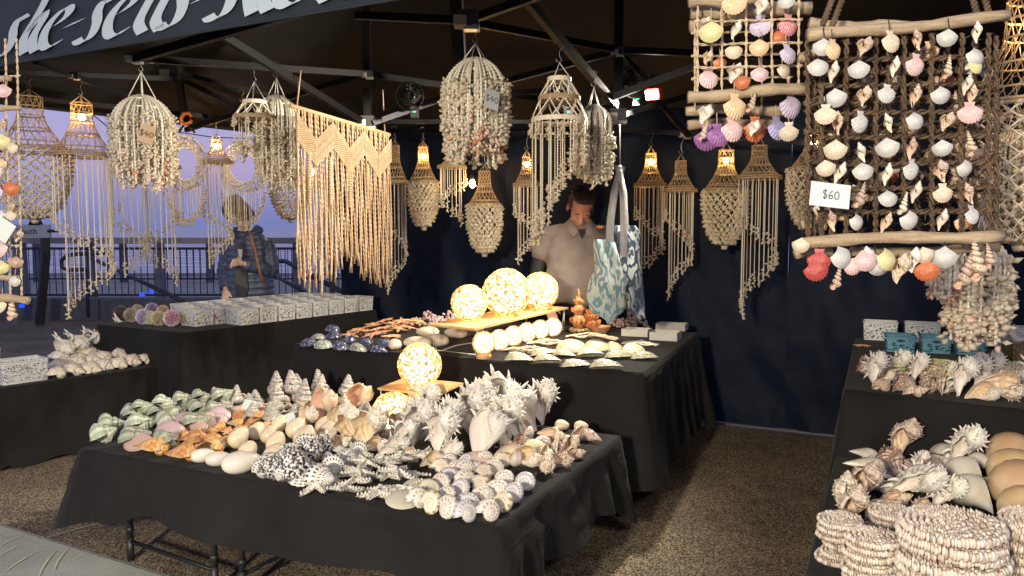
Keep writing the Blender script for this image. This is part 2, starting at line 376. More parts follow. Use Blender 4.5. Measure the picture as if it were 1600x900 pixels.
# ================================================================ tent
M_canopy = mat('canopy_fabric', (.017, .016, .016), .85, (.023, .0205, .020), 2, bump=.15, bscale=14, spec=.2)
M_navy = mat('navy_fabric', (.0035, .008, .019), .6, (.006, .013, .028), 1.2, bump=.8, bscale=8, spec=.2, transl=.35)
M_frame = mat('black_steel', (.005, .0045, .005), .45, spec=.15)
M_frame2 = mat('grey_steel', (.012, .013, .017), .45, spec=.2)
FL, BL = Vector((-3.76, 4.57, 0)), Vector((-1.75, 7.38, 0))
u_ = Vector((.894, -.447, 0)); v_ = Vector((.447, .894, 0))
FR = FL+u_*7.6; BR = Vector((FL.x, FL.y, 0))+v_*3.4+u_*7.9
ZE = 2.36
pk1 = P(575, 20, 5.2); pk1.z = 3.45; pk2 = P(965, 5, 4.43); pk2.z = 3.45
tent = empty('market_tent', (-1, 5, 0), 'big black market tent with steel truss frame over the shell stall', 'tent')
def tw(v): return v-Vector((-1, 5, 0))
def sheet(name, q, nu, nv, m, amp=0, fr=2, parent=tent, seed=0):
    mb = MB()
    n = (q[1]-q[0]).cross(q[3]-q[0]).normalized()
    def f(a, b):
        p = q[0].lerp(q[1], a).lerp(q[3].lerp(q[2], a), b)
        e = min(1, 6*min(a, 1-a))*min(1, 6*min(b, 1-b)) if amp < .03 else 1
        return tw(p+n*amp*e*noise.noise(Vector((p.x*fr, p.y*fr, p.z*fr+seed))))
    grid(mb, f, nu, nv); return mb.build(name, m, parent)
def z(v, h): return Vector((v.x, v.y, h))
sheet('roof_panel', [z(FL+v_*.14, ZE+.03), z(FR+v_*.14, ZE+.03), pk2, pk1], 30, 16, M_canopy, .025)
sheet('roof_panel', [z(BR, ZE), z(BL, ZE), pk1, pk2], 30, 16, M_canopy, .025)
sheet('roof_panel', [z(BL, ZE), z(FL, ZE), pk1, pk1+Vector((.001, 0, 0))], 16, 16, M_canopy, .02)
sheet('roof_panel', [z(FR, ZE), z(BR, ZE), pk2, pk2+Vector((.001, 0, 0))], 16, 16, M_canopy, .02)
# seam cords on the roof
sheet('side_valance', [z(BL, 2.29), z(FL, 2.27), z(FL, ZE+.12), z(BL, ZE+.12)], 40, 4, M_canopy, .012, 5)
# side wall sheets, each with its own slack folds
def wallsheet(s0, s1, name='wall_sheet', seed=0):
    a = BLw+(BRw-BLw)*s0; b = BLw+(BRw-BLw)*s1; mb = MB(); n = Vector((-.447, -.894, 0))
    L = (b-a).length
    def f(p_, q_):
        zz = .02+q_*(2.36-.02); s = p_*L
        w = .032*noise.noise(Vector((s*5.5+zz*2.5, zz*2.2-s*2, seed+3)))+.08*noise.noise(Vector((s*1.5+seed, zz*.7, seed)))+.045*noise.noise(Vector((s*3.0+zz*1.4, zz*1.1-s, seed+5)))+.012*abs(math.sin((s*1.3+zz*1.7)*2.2+seed))+.010*abs(noise.noise(Vector((s*2+zz*4, zz*3-s*4, seed+9))))
        return tw(z(a.lerp(b, p_), zz)+n*w*min(1, (2.4-zz)*3))
    grid(mb, f, int(L*26), 70); return mb.build(name, M_navy, tent)
BLw = BL+u_*.06; BRw = BR
# the back wall begins at its left leg
BLw = z(P(528, 300, 7.28), 0); BRw = z(BR, 0)
TL = (BRw-BLw).length
wallsheet(0, .30, seed=1); wallsheet(.30, .56, seed=11); wallsheet(.56, 1, seed=23)
# hem strip of the wall: pale edge on the floor
M_hem = mat('wall_hem', (.10, .11, .15), .6)
mb = MB(); a = BLw+Vector((-.02, -.04, 0)); 
tube(mb, [tw(z(BLw.lerp(BRw, .40)+Vector((-.02, -.05, 0)), .012)), tw(z(BLw.lerp(BRw, .75)+Vector((-.02, -.05, 0)), .012))], .011, 6); mb.build('wall_hem', M_hem, tent)
def bar(p0, p1, r=.014, m=None, name='truss_bar', flat=1.35):
    mb = MB(); p0, p1 = tw(Vector(p0)), tw(Vector(p1)); d = (p1-p0); L = d.length; d.normalize()
    up = Vector((0, 0, 1)) if abs(d.z) < .9 else Vector((0, 1, 0)); a = d.cross(up).normalized(); b = a.cross(d)
    V = []
    for q in (p0, p1):
        for i, j in ((-1, -1), (1, -1), (1, 1), (-1, 1)): V.append(q+a*r*i+b*r*flat*j)
    mb.add(V, [(3, 2, 1, 0), (4, 5, 6, 7), (0, 1, 5, 4), (1, 2, 6, 5), (2, 3, 7, 6), (3, 0, 4, 7)])
    return mb.build(name, m or M_frame, tent, smooth=False)
# legs
for c in (z(BLw, 0)+Vector((-.07, 0, 0)), z(BR, 0), z(FR, 0)):
    bar(z(c, 0), z(c, 2.36), .022, name='tent_leg', flat=1)
# centre posts, hanging from the peaks
bar(P(575, 192, 5.2), z(P(575, 192, 5.2), 3.42), .024, name='peak_post', flat=1)
bar(P(965, 192, 4.43), z(P(965, 192, 4.43), 3.42), .024, name='peak_post', flat=1)
bars = [((55, 96, 4.3), (205, 152, 5.3), .013, 1), ((-60, 110, 4.6), (285, 124, 5.6), .012, 1), ((208, 92, 4.0), (370, 46, 3.7), .016, 0), ((370, 46, 3.7), (740, -60, 3.0), .016, 0),
        ((225, 92, 4.1), (575, 116, 5.15), .014, 0), ((575, 116, 5.15), (960, 172, 5.9), .014, 0), ((338, 50, 3.75), (568, 192, 5.15), .015, 0), ((290, 203, 6.0), (573, 114, 5.18), .013, 0),
        ((270, 112, 5.6), (470, 160, 6.2), .011, 0), ((270, 118, 5.6), (400, 178, 6.2), .011, 0), ((278, 118, 5.6), (290, 192, 5.7), .02, 0),
        ((556, 24, 3.9), (728, 32, 3.75), .014, 0), ((742, 28, 3.75), (900, -28, 3.3), .014, 0), ((742, 36, 3.8), (966, 78, 4.4), .013, 0), ((966, 78, 4.43), (1300, 92, 4.3), .013, 0),
        ((818, -6, 3.5), (962, 165, 4.38), .016, 0), ((964, 80, 4.45), (600, 178, 5.3), .013, 0), ((582, 192, 5.1), (700, 152, 5.5), .013, 1), ((700, 152, 5.5), (870, 140, 5.5), .012, 1),
        ((915, 168, 4.4), (1090, 102, 4.1), .013, 1), ((945, 188, 4.6), (1085, 146, 4.9), .012, 0), ((970, 82, 4.45), (1030, 150, 4.8), .010, 0), ((1025, 155, 4.9), (1075, 212, 5.2), .011, 0),
        ((955, 200, 5.75), (1300, 226, 4.75), .012, 1), ((570, 190, 5.2), (960, 190, 5.6), .010, 0), ((600, 205, 6.35), (960, 200, 5.6), .012, 0),
        ((712, -20, 3.9), (720, 125, 4.1), .03, 0), ((540, 205, 6.9), (600, 205, 6.35), .012, 0), ((110, 160, 5.2), (560, 207, 6.9), .012, 0), ((575, 192, 5.2), (460, 215, 7.0), .011, 0)]
for a, b, r, g in bars: bar(P(*a), P(*b), r, M_frame2 if g else M_frame)
M_brk = mat('bracket_plastic', (.03, .03, .035), .4)
M_brkl = mat('bracket_metal', (.5, .45, .38), .35, metal=.6)
def bracket(p, s=.05):
    mb = MB(); q = tw(p); box(mb, q, (s*1.3, s, s)); box(mb, q+Vector((-s*.5, -.01, -s*.2)), (s*.8, s*1.1, s*.6), 1); box(mb, q+Vector((s*.2, 0, -s*.55)), (s*1.0, s*.9, s*.3), 1)
    mb.build('bracket', [M_brk, M_brkl], tent, smooth=False)
bracket(P(732, 30, 3.72), .075); bracket(P(212, 90, 4.0), .045); bracket(P(118, 118, 4.6), .035); bracket(P(575, 190, 5.15), .07); bracket(P(965, 180, 4.4), .07); bracket(P(270, 112, 5.6), .08); bracket(P(575, 116, 5.14), .045); bracket(P(966, 80, 4.4), .045); bracket(P(1072, 209, 5.4), .05)

# ---------------------------------------------------------------- front banner with its lettering
M_bann = mat('banner_vinyl', (.013, .018, .02), .5, (.017, .023, .025), 3, bump=.12, bscale=6)
M_letter = mat('white_lettering', (.42, .50, .54), .6)
bn = empty('shop_banner', FL, 'black banner along the front eave with she-sells-shells in white letters', 'banner')
B0 = P(-40, 111, 4.15); B1 = P(640, -2, 2.9); ub = (B1-B0); ub.z = 0; ub.normalize()
nb = Vector((ub.y, -ub.x, 0)); tilt = Vector((nb.x*-.30, nb.y*-.30, .95)).normalized()
HB = .85
def bpt(s, h):   # s metres along, h up the banner
    base = B0.lerp(B1, s/(B1-B0).length); return base+tilt*h
LB = (B1-B0).length
mb = MB(); grid(mb, lambda a, b: bpt(-.6+a*(LB+3.2), b*HB+(-.0))-FL+nb*(.006*math.sin(a*23)), 60, 8); mb.build('banner_cloth', M_bann, bn)
mb = MB(); tube(mb, [bpt(-.6+t*(LB+3.2), .005)-FL+nb*.004 for t in np.linspace(0, 1, 40)], .006, 5); mb.build('banner_hem', M_bann, bn)
GL = {  # strokes of a broad nib, unit x-height 1
 's': [[(.62, .92), (.50, 1.0), (.38, .92), (.34, .70), (.42, .45), (.40, .18), (.28, .04), (.10, .03), (.0, .12)]],
 'h': [[(.50, 1.75), (.40, 1.1), (.18, .5), (.20, .3), (.34, 0)], [(.20, .55), (.45, .9), (.55, .98), (.58, .8), (.46, .45), (.52, .2), (.66, 0)]],
 'e': [[(.12, .50), (.45, .62), (.66, .82), (.62, .98), (.45, .96), (.20, .70), (.12, .40), (.22, .12), (.42, .03), (.66, .16)]],
 'l': [[(.66, 1.55), (.42, .95), (.28, .45), (.27, .22), (.44, 0)]],
 '-': [[(.05, .50), (.42, .58)]]}
def word(txt, s0, h0, size, rise=0):
    x = s0
    for ch in txt:
        mb = MB()
        for st in GL[ch]:
            # Catmull smoothing
            p = np.array(st); 
            if len(p) > 2:
                q = []
                for i in range(len(p)-1):
                    a = p[max(i-1, 0)]; b = p[i]; c_ = p[i+1]; d_ = p[min(i+2, len(p)-1)]
                    for t in np.linspace(0, 1, 5, endpoint=False):
                        q.append(.5*((2*b)+(-a+c_)*t+(2*a-5*b+4*c_-d_)*t*t+(-a+3*b-3*c_+d_)*t**3))
                p = np.array(q+[p[-1]])
            nibv = np.array((.125, .045))
            V = []
            for sgn in (-1, 1):
                for a in p:
                    c_ = a+nibv*sgn
                    V.append(bpt(x+(c_[0]*1.22+.10*c_[1])*size, h0+c_[1]*size)-FL+nb*.0105)
            n = len(p); mb.add(V, [(i, n+i, n+i+1, i+1) for i in range(n-1)]+[(i, i+1, n+i+1, n+i) for i in range(0)])
        mb.build('letter', M_letter, bn, smooth=False)
        x += {'s': .76, 'h': .80, 'e': .84, 'l': .50, '-': .58}[ch]*size
sz = .225
s_start = ((P(2, 85, 4.1)-B0).dot(ub))
word('she-sells-shells', s_start-.02, .05, sz)
# ================================================================ tables with cloths
def weave(T, c, oc):
    n = T.ramp(T.noise(oc, 3, 4), [(.3, (.75, .75, .75)), (.7, (1.15, 1.15, 1.15))]); return T.mix(1.0, c, n, 'MULTIPLY')
M_cloth = mat('black_cloth', (.0165, .0155, .0155), .85, fn=weave, bump=.35, bscale=9, spec=.2, sheen=.04)
M_cloth.node_tree.nodes['Principled BSDF'].inputs['Specular IOR Level'].default_value = .10
def creases(m):
    T = NT(m); b = T.n['Principled BSDF']; oc = T.obj(); sp = T.n.new('ShaderNodeSeparateXYZ'); T.l.new(oc, sp.inputs[0])
    wob = T.math('MULTIPLY', T.noise(oc, 3), .05); h = 0
    for k_, (ax, per) in enumerate(((0, .47), (1, .41), (2, .30))):
        f = T.math('ABSOLUTE', T.math('SUBTRACT', T.math('FRACT', T.math('DIVIDE', T.math('ADD', sp.outputs[ax], wob), per)), .5))
        l = T.math('SUBTRACT', 1, T.math('MULTIPLY', T.math('MINIMUM', f, .02), 50)); h = T.math('ADD', h, T.math('MULTIPLY', l, .22))
    h = T.math('ADD', h, T.math('MULTIPLY', T.noise(oc, 7, 5, .6), 1.6)); h = T.math('ADD', h, T.math('MULTIPLY', T.noise(oc, 320, 1), .10))
    bn = T.n.new('ShaderNodeBump'); bn.inputs['Strength'].default_value = .55; bn.inputs['Distance'].default_value = .012; T.l.new(h, bn.inputs['Height']); T.l.new(bn.outputs[0], b.inputs['Normal'])
creases(M_cloth)
M_leg = mat('table_leg', (.02, .022, .022), .45)
def table(name, corners, h, drops, label, flare=.05, fold=.022, seed=0, legs=(), open_side=None, nfold=9, sag=.0):
    """corners A,B,C,D (Vector xy) in order round the top; drops: hem drop at each corner and at each side middle [(A, AB, B, BC ...)]"""
    O = sum(corners, Vector())/4; O.z = 0
    t = empty('market_table', O, label, 'table')
    mb = MB(); q = [z(c-O, h-.03) for c in corners]; q2 = [z(c-O, h-.008) for c in corners]
    mb.add([tuple(x) for x in q+q2], [(3, 2, 1, 0), (4, 5, 6, 7), (0, 1, 5, 4), (1, 2, 6, 5), (2, 3, 7, 6), (3, 0, 4, 7)]); mb.build('tabletop', M_leg, t, smooth=False)
    # cloth: top grid + skirt rings
    cl = MB(); cs = [z(c-O, h) for c in corners]
    per = []; outs = []; dr = []; NS = 44
    for i in range(4):
        a, b = cs[i], cs[(i+1) % 4]; d = (b-a).normalized(); n = Vector((d.y, -d.x, 0))
        if n.dot((a+b)/2) < 0: n = -n
        dprev = (a-cs[i-1]).normalized(); npv = Vector((dprev.y, -dprev.x, 0)); npv = npv if npv.dot((a+cs[i-1])/2) > 0 else -npv
        dn = (cs[(i+2) % 4]-b).normalized(); nnx = Vector((dn.y, -dn.x, 0)); nnx = nnx if nnx.dot((b+cs[(i+2) % 4])/2) > 0 else -nnx
        for j in range(NS):
            s = j/NS; p = a.lerp(b, s)
            w0 = max(0, 1-s*9)*.5; w1 = max(0, 1-(1-s)*9)*.5
            nn = (n*(1-w0-w1)+npv*w0+nnx*w1).normalized()
            D0, Dm, D1 = drops[2*i], drops[2*i+1], drops[(2*i+2) % 8]
            cw0 = max(0, 1-s*5)**1.2; cw1 = max(0, 1-(1-s)*5)**1.2
            per.append(p); outs.append(nn); dr.append(Dm+(D0-Dm)*cw0+(D1-Dm)*cw1)
    n = len(per); rows = 22
    # top surface
    def topf(a, b):
        p = cs[0].lerp(cs[1], a).lerp(cs[3].lerp(cs[2], a), b); p.z += .0015*noise.noise(p*5)-sag*math.sin(PI*a)*.0; return p
    grid(cl, topf, 12, 12)
    V = []
    for k in range(rows):
        f = k/(rows-1)
        for i in range(n):
            s = i/NS; fl = max(0, f-.03)
            ph = s*nfold+seed+1.3*noise.noise(Vector((s*1.7, seed, 0)))
            wv = fold*fl*(math.sin(ph*2*PI)*.6+.9*noise.noise(Vector((s*5+seed, f*1.3, seed))))+.010*noise.noise(Vector((s*14, f*4, seed)))*min(1, f*6)
            corner = max(0, 1-min(s % 1, 1-s % 1)*7)
            o = outs[i]*(.006+min(f*14, 1)*.010+flare*fl+wv+corner*fl*flare*1.4)
            edge = .012*(1-math.cos(min(1, f*8)*PI/2))
            p = per[i]+o
            hem = dr[i]*(1+.04*math.sin(ph*2*PI))
            V.append((p.x, p.y, max(h-edge*0-f*hem, .004)))
    F = []
    for k in range(rows-1):
        for i in range(n):
            j = (i+1) % n; F.append((k*n+j, k*n+i, (k+1)*n+i, (k+1)*n+j))
    # close between top and first skirt row
    V2 = [tuple(p) for p in per]+V
    F = [tuple(x+n for x in f) for f in F]+[((i+1) % n, i, n+i, n+(i+1) % n) for i in range(n)]
    cl.add(V2, F)
    c = cl.build('tablecloth', M_cloth); c.location = O
    return t, c, O
def xy(v): return Vector((v.x, v.y, 0))
HT1, HT2, HT3, HT4, HT5, HT6 = .5, .75, .75, .5, .75, .5
A1, B1_, C1, D1 = xy(PZ(128, 700, HT1)), xy(PZ(776, 822, HT1)), xy(PZ(967, 681, HT1)), xy(PZ(446, 616, HT1))
tb1, c1, O1 = table('t1', [A1, B1_, C1, D1], HT1, [.34, .235, .26, .26, .42, .40, .30, .30], 'low front table on black tube legs under heaps of shells', seed=.3, fold=.038, flare=.035, nfold=4)
tag(c1, 'black cloth over the low front table, its corner hanging in a point', 'tablecloth', 'black tablecloths')
A2, B2, C2 = xy(PZ(463, 537, HT2)), xy(PZ(1003, 582, HT2)), xy(PZ(1090, 520, HT2)); D2 = A2+(C2-B2)
tb2, c2, O2 = table('t2', [A2, B2, C2, D2], HT2, [.73, .68, .58, .56, .62, .6, .7, .7], 'middle table of the stall carrying the rows of glowing shell lamps', seed=2.2, fold=.035, flare=.055, nfold=6)
tag(c2, 'black cloth falling in folds from the middle table with the lamps', 'tablecloth', 'black tablecloths')
K3, R3, L3 = xy(PZ(288, 520, HT3)), xy(PZ(586, 484, HT3)), xy(PZ(153, 507, HT3)); Q3 = L3+(R3-K3)
tb3, c3, O3 = table('t3', [L3, K3, R3, Q3], HT3, [.7, .72, .74, .74, .74, .7, .7, .7], 'table behind, under the sea urchins and white plastic baskets', seed=4.1, fold=.03, flare=.05, nfold=5)
tag(c3, 'black cloth on the table with the sea urchins and white baskets', 'tablecloth', 'black tablecloths')
R4 = xy(PZ(277, 568, HT4)); F4 = xy(PZ(-60, 615, HT4)); nn4 = Vector((F4.y-R4.y, -(F4.x-R4.x), 0)).normalized()
if nn4.x > 0: nn4 = -nn4
tb4, c4, O4 = table('t4', [R4, R4+nn4*.62, F4+nn4*.62, F4], HT4, [.495]*8, 'low table at the side with the row of pale conch shells', seed=6.3, fold=.012, flare=.03, nfold=5)
tag(c4, 'black cloth reaching the floor under the row of conches', 'tablecloth', 'black tablecloths')
A5, B5 = xy(PZ(1322, 608, HT5)), xy(PZ(1690, 650, HT5)); L5 = xy(PZ(1338, 528, HT5)); C5 = B5+(L5-A5)
tb5, c5, O5 = table('t5', [L5, A5, B5, C5], HT5, [.7, .72, .73, .73, .73, .7, .7, .7], 'table with frilled murex shells, coasters and blue baskets', seed=8.4, fold=.03, flare=.05, nfold=5)
tag(c5, 'black cloth on the table with the blue baskets and murex shells', 'tablecloth', 'black tablecloths')
A6, B6 = xy(PZ(1333, 716, HT6)), xy(PZ(1240, 990, HT6)); q6 = (B5-A5).normalized()
tb6, c6, O6 = table('t6', [A6-q6*.06, B6, B6+q6*1.1, A6+q6*1.1], HT6, [.46]*8, 'low table nearest the aisle with stacks of woven shell mats', seed=9.9, fold=.015, flare=.03, nfold=4)
tag(c6, 'dark cloth on the low table with the stacks of woven mats', 'tablecloth', 'black tablecloths')
def tleg(x, y, tab, O, h, lean=0):
    p = PZ(x, y, .01); p = p+(O-p).normalized()*.05; p.z = 0; mb = MB()
    tube(mb, [(0, 0, h-.035), (0, 0, .10)], .0135, 10); tube(mb, [(0, 0, .15), (0, 0, .13)], .017, 10); tube(mb, [(0, 0, .10), (0, 0, .0)], .0155, 10)
    o = mb.build('leg', M_leg, tab); o.location = (p.x-O.x, p.y-O.y, 0); return p
g1 = tleg(186, 872, tb1, O1, HT1); g2 = tleg(316, 925, tb1, O1, HT1); g3 = tleg(361, 934, tb1, O1, HT1); g4 = tleg(726, 1010, tb1, O1, HT1)
vv = (D1-A1).normalized()
for g in (g1, g2, g3, g4):
    b = g+vv*.55 if g is not g2 else g+vv*.55
    mb = MB(); tube(mb, [(0, 0, HT1-.03), (0, 0, 0)], .0165, 8); o = mb.build('leg', M_leg, tb1); o.location = (b.x-O1.x, b.y-O1.y, 0)
for a, b in ((g1, g2), (g1+vv*.55, g2+vv*.55), (g3, g3+vv*.55)):
    mb = MB(); tube(mb, [(a.x-O1.x, a.y-O1.y, .085), (b.x-O1.x, b.y-O1.y, .085)], .009, 8); mb.build('stretcher', M_frame2, tb1)
for (x, y) in ((1047, 702), (1030, 690)):
    tleg(x, y, tb2, O2, HT2)
for tab, O, cs_ in ((tb3, O3, (L3, K3, R3, Q3)), (tb5, O5, (L5, A5, B5, C5)), (tb4, O4, (R4, F4)), (tb6, O6, (A6, B6))):
    for c in cs_:
        d_ = (O-c).normalized(); q = c+d_*.1; mb = MB(); tube(mb, [(0, 0, .45), (0, 0, 0)], .016, 8); o = mb.build('leg', M_leg, tab); o.location = (q.x-O.x, q.y-O.y, 0)

# ================================================================ shell shapes
def gastropod(name, mats, W=4.5, g=1.75, T=1.1, r0=.5, R0=.5, asp=1.0, ribs=0, ribn=12, cord=0, cordn=5, spike=0, spn=7, sphi=.6, spw=4, flare=0, canal=0, nth=14, nph=12, apw=0, frill=0, spines=None, lip=0):
    """coiled shell of unit width about 1; apex at +z; aperture faces -y on the -x side"""
    k = math.log(g)/(2*PI); th1 = 2*PI*W; N = int(nth*W); V = []; U = []
    for i in range(N+1):
        t = th1*i/N; s = math.exp(k*(t-th1)); ang = t-th1+PI
        last = max(0, 1-(th1-t)/(.45*2*PI))      # grows to 1 at the lip
        body = max(0, 1-(th1-t)/(2*PI))
        for j in range(nph):
            ph = 2*PI*j/nph
            out = max(0, math.cos(ph))
            rr = r0*(1+ribs*math.cos(ribn*t)*(.4+.6*out))*(1+cord*math.cos(cordn*ph))
            if spike:
                b = math.exp(-((((ph-sphi+PI) % (2*PI))-PI)/.38)**2)
                rr *= 1+spike*b*max(0, math.cos(spn*t/1.0/2.0*1.0))**spw*(.5+.5*body)
            if flare: rr *= 1+flare*last**3*(.25+.75*out)
            if frill: rr *= 1+frill*last**6*(.5+.5*math.cos(7*ph))*(.3+out)+frill*.45*max(0, math.cos(spn*t/2))**10*(.5+.5*math.cos(6*ph))*out
            cx = R0*s+rr*s*math.cos(ph)*(1-apw*last)
            cz = -T*s+rr*s*asp*math.sin(ph)
            if canal: cz -= canal*s*max(0, -math.sin(ph))**4*(.35+.65*body)
            if canal: cx *= 1-.5*max(0, -math.sin(ph))**6*(1 if canal > .3 else 0)
            V.append((cx*math.cos(ang), cx*math.sin(ang), cz)); U.append((t/(2*PI), ph/(2*PI), s))
    F = []
    for i in range(N):
        for j in range(nph): F.append((i*nph+j, (i+1)*nph+j, (i+1)*nph+(j+1) % nph, i*nph+(j+1) % nph))
    V = np.array(V); zm = V[:, 2].mean(); V[:, 2] -= zm
    mb = MB(); mb.add(V, F, 0, U)
    if spines:      # rows of curved spines on the ribs, longest near the lip
        rnd = random.Random(len(name)); G = V.reshape(N+1, nph, 3); npw, rows_, L, back = spines
        for q in range(int(npw*min(W-1.5, back))):
            i = N-1-int(q*nth/npw); s = math.exp(k*(th1*i/N-th1)); cen = G[i].mean(0); tan = G[min(i+1, N)].mean(0)-G[i-1].mean(0); tan /= np.linalg.norm(tan)
            for ph in rows_:
                j = int(ph/360*nph) % nph; p = G[i, j]; d = p-cen; d /= max(np.linalg.norm(d), 1e-6); l = L*s*rnd.uniform(.6, 1.25)*(1.15 if q == 0 else .8)*(1.3 if 20 < ph < 70 else 1); bend = tan*rnd.uniform(.1, .5)+np.array((0, 0, rnd.uniform(-.1, .3)))
                tube(mb, [p-d*.03, p+d*l*.45, p+(d+bend*.5)*l*.8, p+(d+bend)*l], [.16*l+.034*s, .13*l+.022*s, .08*l+.012*s, .006], 5)
    if lip:
        G = V.reshape(N+1, nph, 3); tube(mb, [tuple(G[N, j % nph]) for j in range(nph+1)], lip, 5)
    return mb.mesh(name, mats)
def bivalve(name, m, a=.5, b=.38, c=.20, ribs=0, nr=14, closed=True, ear=False, nu=28, nv=8):
    """cockle or clam: outline a x b, each valve c deep, umbo at +y"""
    mb = MB()
    for sg in ((1, -1) if closed else (1,)):
        def f(uu, vv):
            an = -PI/2+2*PI*uu; r = vv
            x = a*math.sin(an)*r*(1.0 if not ear else 1); y = b*math.cos(an)*r
            y2 = y*(1-.0)+(.0); x2 = x*(1-.28*max(0, math.cos(an))**2*r)
            rb = 1+ribs*math.cos(nr*2*(an))*(r**2)
            zz = c*math.sqrt(max(0, 1-r*r))*(1+.35*y/b)*rb
            return (x2*(1+.5*ribs*math.cos(nr*2*an)*r), (y2+.15*b)*(1+.5*ribs*math.cos(nr*2*an)*r), sg*zz)
        uvs = [(i/nu, j/(nv-1), 0) for i in range(nu) for j in range(nv)]
        grid(mb, f, nu, nv, closed_u=True, uv=uvs)
    return mb.mesh(name, m)
def scallop(name, m, ribs=.06, nr=11, depth=.22, ears=True, sc=1.0):
    """fan shell hanging by its hinge at the origin, fan spreading to -z, outside towards -y"""
    nr2 = nr; mb = MB(); nu, nv = nr2*4+1, 8
    def f(uu, vv):
        an = (uu-.5)*2.5; edge = 1-.10*abs(an)**2.2
        r = (vv**.85)*edge; rb = math.cos((uu*nr2)*2*PI)
        x = math.sin(an)*r*.58*(1+0*rb); zz = -.06-(math.cos(an*.82))*r*.92+.10*r
        bul = depth*math.sin(PI*min(1, vv*.93+.02))**.8*(1-.55*(an/1.25)**2)
        return (x*(1+.03*sc*rb*vv), -bul-ribs*.35*rb*vv, zz*(1+.025*sc*rb*vv))
    grid(mb, f, nu, nv)
    if ears: mb.add([(-.2, .0, .02), (.2, .0, .02), (.13, -.02, -.22), (-.13, -.02, -.22), (0, -.05, -.1)], [(0, 4, 1), (1, 4, 2), (2, 4, 3), (3, 4, 0)])
    return mb.mesh(name, m)
def starfish(name, m, knob=.06, arms=5, wig=.15, seedv=0, thick=.16):
    rnd = random.Random(seedv); mb = MB(); nu = arms*8; nv = 6
    rot = [rnd.uniform(-wig, wig) for _ in range(arms)]
    def f(uu, vv):
        an = 2*PI*uu; k = (uu*arms) % 1; c = abs(k-.5)*2     # 1 at arm axis
        idx = int(round(uu*arms)) % arms
        R = .27+.73*(c**2.1); r = vv*R
        zz = thick*(1-vv)**.7*(1-.2*vv)+.05*(1-vv)*c
        a2 = an+rot[idx]*r*r
        kn = knob*(1 if (int(vv*5+.5)+int(uu*nu)) % 2 else 0)*(1-vv*.6)
        return (math.cos(a2)*r, math.sin(a2)*r, max(zz+kn-.0, 0)+(.05*math.sin(3*an+seedv)*vv))
    grid(mb, f, nu, nv, closed_u=True)
    grid(mb, lambda a, b: tuple(np.array(f(1-a if a > 0 else 0, b))*np.array((1, 1, 0))+np.array((0, 0, -.03+(.05*math.sin(3*2*PI*(1-a)+seedv)*b)))), nu, 3, closed_u=True)
    for i in range(arms):      # blunt spines along arms and rim
        for q in range(5):
            rr = .22+.16*q; a = 2*PI*i/arms+rot[i]*rr*rr
            c0 = np.array((math.cos(a)*rr, math.sin(a)*rr, thick*(1-rr)*.7+.03))
            tube(mb, [c0, c0+np.array((0, 0, .085*knob/.06))], [.062, .026], 5)
            for sg in (-1, 1):
                wd = .20*(1-rr)+.03; sd = np.array((-math.sin(a), math.cos(a), 0))*sg
                c1_ = c0*np.array((1, 1, .5))+sd*wd; tube(mb, [c1_, c1_+sd*.05*knob/.06+np.array((0, 0, .02))], [.05, .022], 4)
    return mb.mesh(name, m)
def urchin(name, m, n=420, seedv=0, core=.40):
    rnd = np.random.RandomState(seedv); mb = MB(); ball(mb, (0, 0, 0), core, 16, 10)
    for i in range(n):
        zc = 1-2*(i+.5)/n; a = i*2.399963; r = math.sqrt(1-zc*zc); d = np.array((r*math.cos(a), r*math.sin(a), zc))+rnd.randn(3)*.10; d /= np.linalg.norm(d)
        p0 = d*core*.93; p1 = d*(core+.09+.03*rnd.rand()); u = np.cross(d, (0, 0, 1.0)); u /= max(np.linalg.norm(u), 1e-6); w = np.cross(d, u)
        q = .020; mb.add([p0+u*q, p0-u*q*.5+w*q, p0-u*q*.5-w*q, p1+u*q*.55, p1-u*q*.3+w*q*.5, p1-u*q*.3-w*q*.5], [(0, 1, 4, 3), (1, 2, 5, 4), (2, 0, 3, 5), (3, 4, 5)], 0, [(1, 0, 0)]*6)
    return mb.mesh(name, m, smooth=False)
def egg(name, m, a=.5, b=.36, c=.34, tip=.10):
    """smooth melon or cowrie shell with a small spire"""
    mb = MB()
    def f(uu, vv):
        t = PI*vv; an = 2*PI*uu; r = math.sin(t)**.85; x = -a*math.cos(t)*(1.0+tip*max(0, math.cos(t)))
        k = 1-.22*math.cos(t)*-1
        lip = 1-.28*math.exp(-((an-PI*1.5)/.28)**2)*r
        return (x, b*r*k*math.cos(an)*lip, c*r*k*math.sin(an)*lip)
    nu, nv = 20, 14; uvs = [(i/nu, j/(nv-1), 0) for i in range(nu) for j in range(nv)]
    grid(mb, f, nu, nv, closed_u=True, uv=uvs); return mb.mesh(name, m)
def abalone(name, m):
    mb = MB(); nu, nv = 28, 10
    def f(uu, vv):
        an = 2*PI*uu; r = vv; cx, cy = .22, .05
        R = .5*(1+.12*math.cos(an*1)); x = cx*(1-r)+math.cos(an)*R*r*1.05; y = cy*(1-r)+math.sin(an)*.38*r
        sp = .020*math.sin(r*26-an*1.0); return (x, y, .27*(1-r**2.2)+sp*(1-r)+.006*math.sin(an*9)*r)
    uvs = [(i/nu, j/(nv-1), 0) for i in range(nu) for j in range(nv)]
    grid(mb, f, nu, nv, closed_u=True, uv=uvs)
    for i in range(5):
        a = .9+i*.33; x, y = math.cos(a)*.40, math.sin(a)*.28; ball(mb, (x, y, .135), (.028, .028, .02), 6, 4)
    sp = [(.22+math.cos(t)*(.02+.028*t), .05+math.sin(t)*(.02+.022*t), .285-.010*t) for t in np.linspace(0, 6.5, 26)]
    tube(mb, sp, np.linspace(.012, .032, 26), 6); return mb.mesh(name, m)
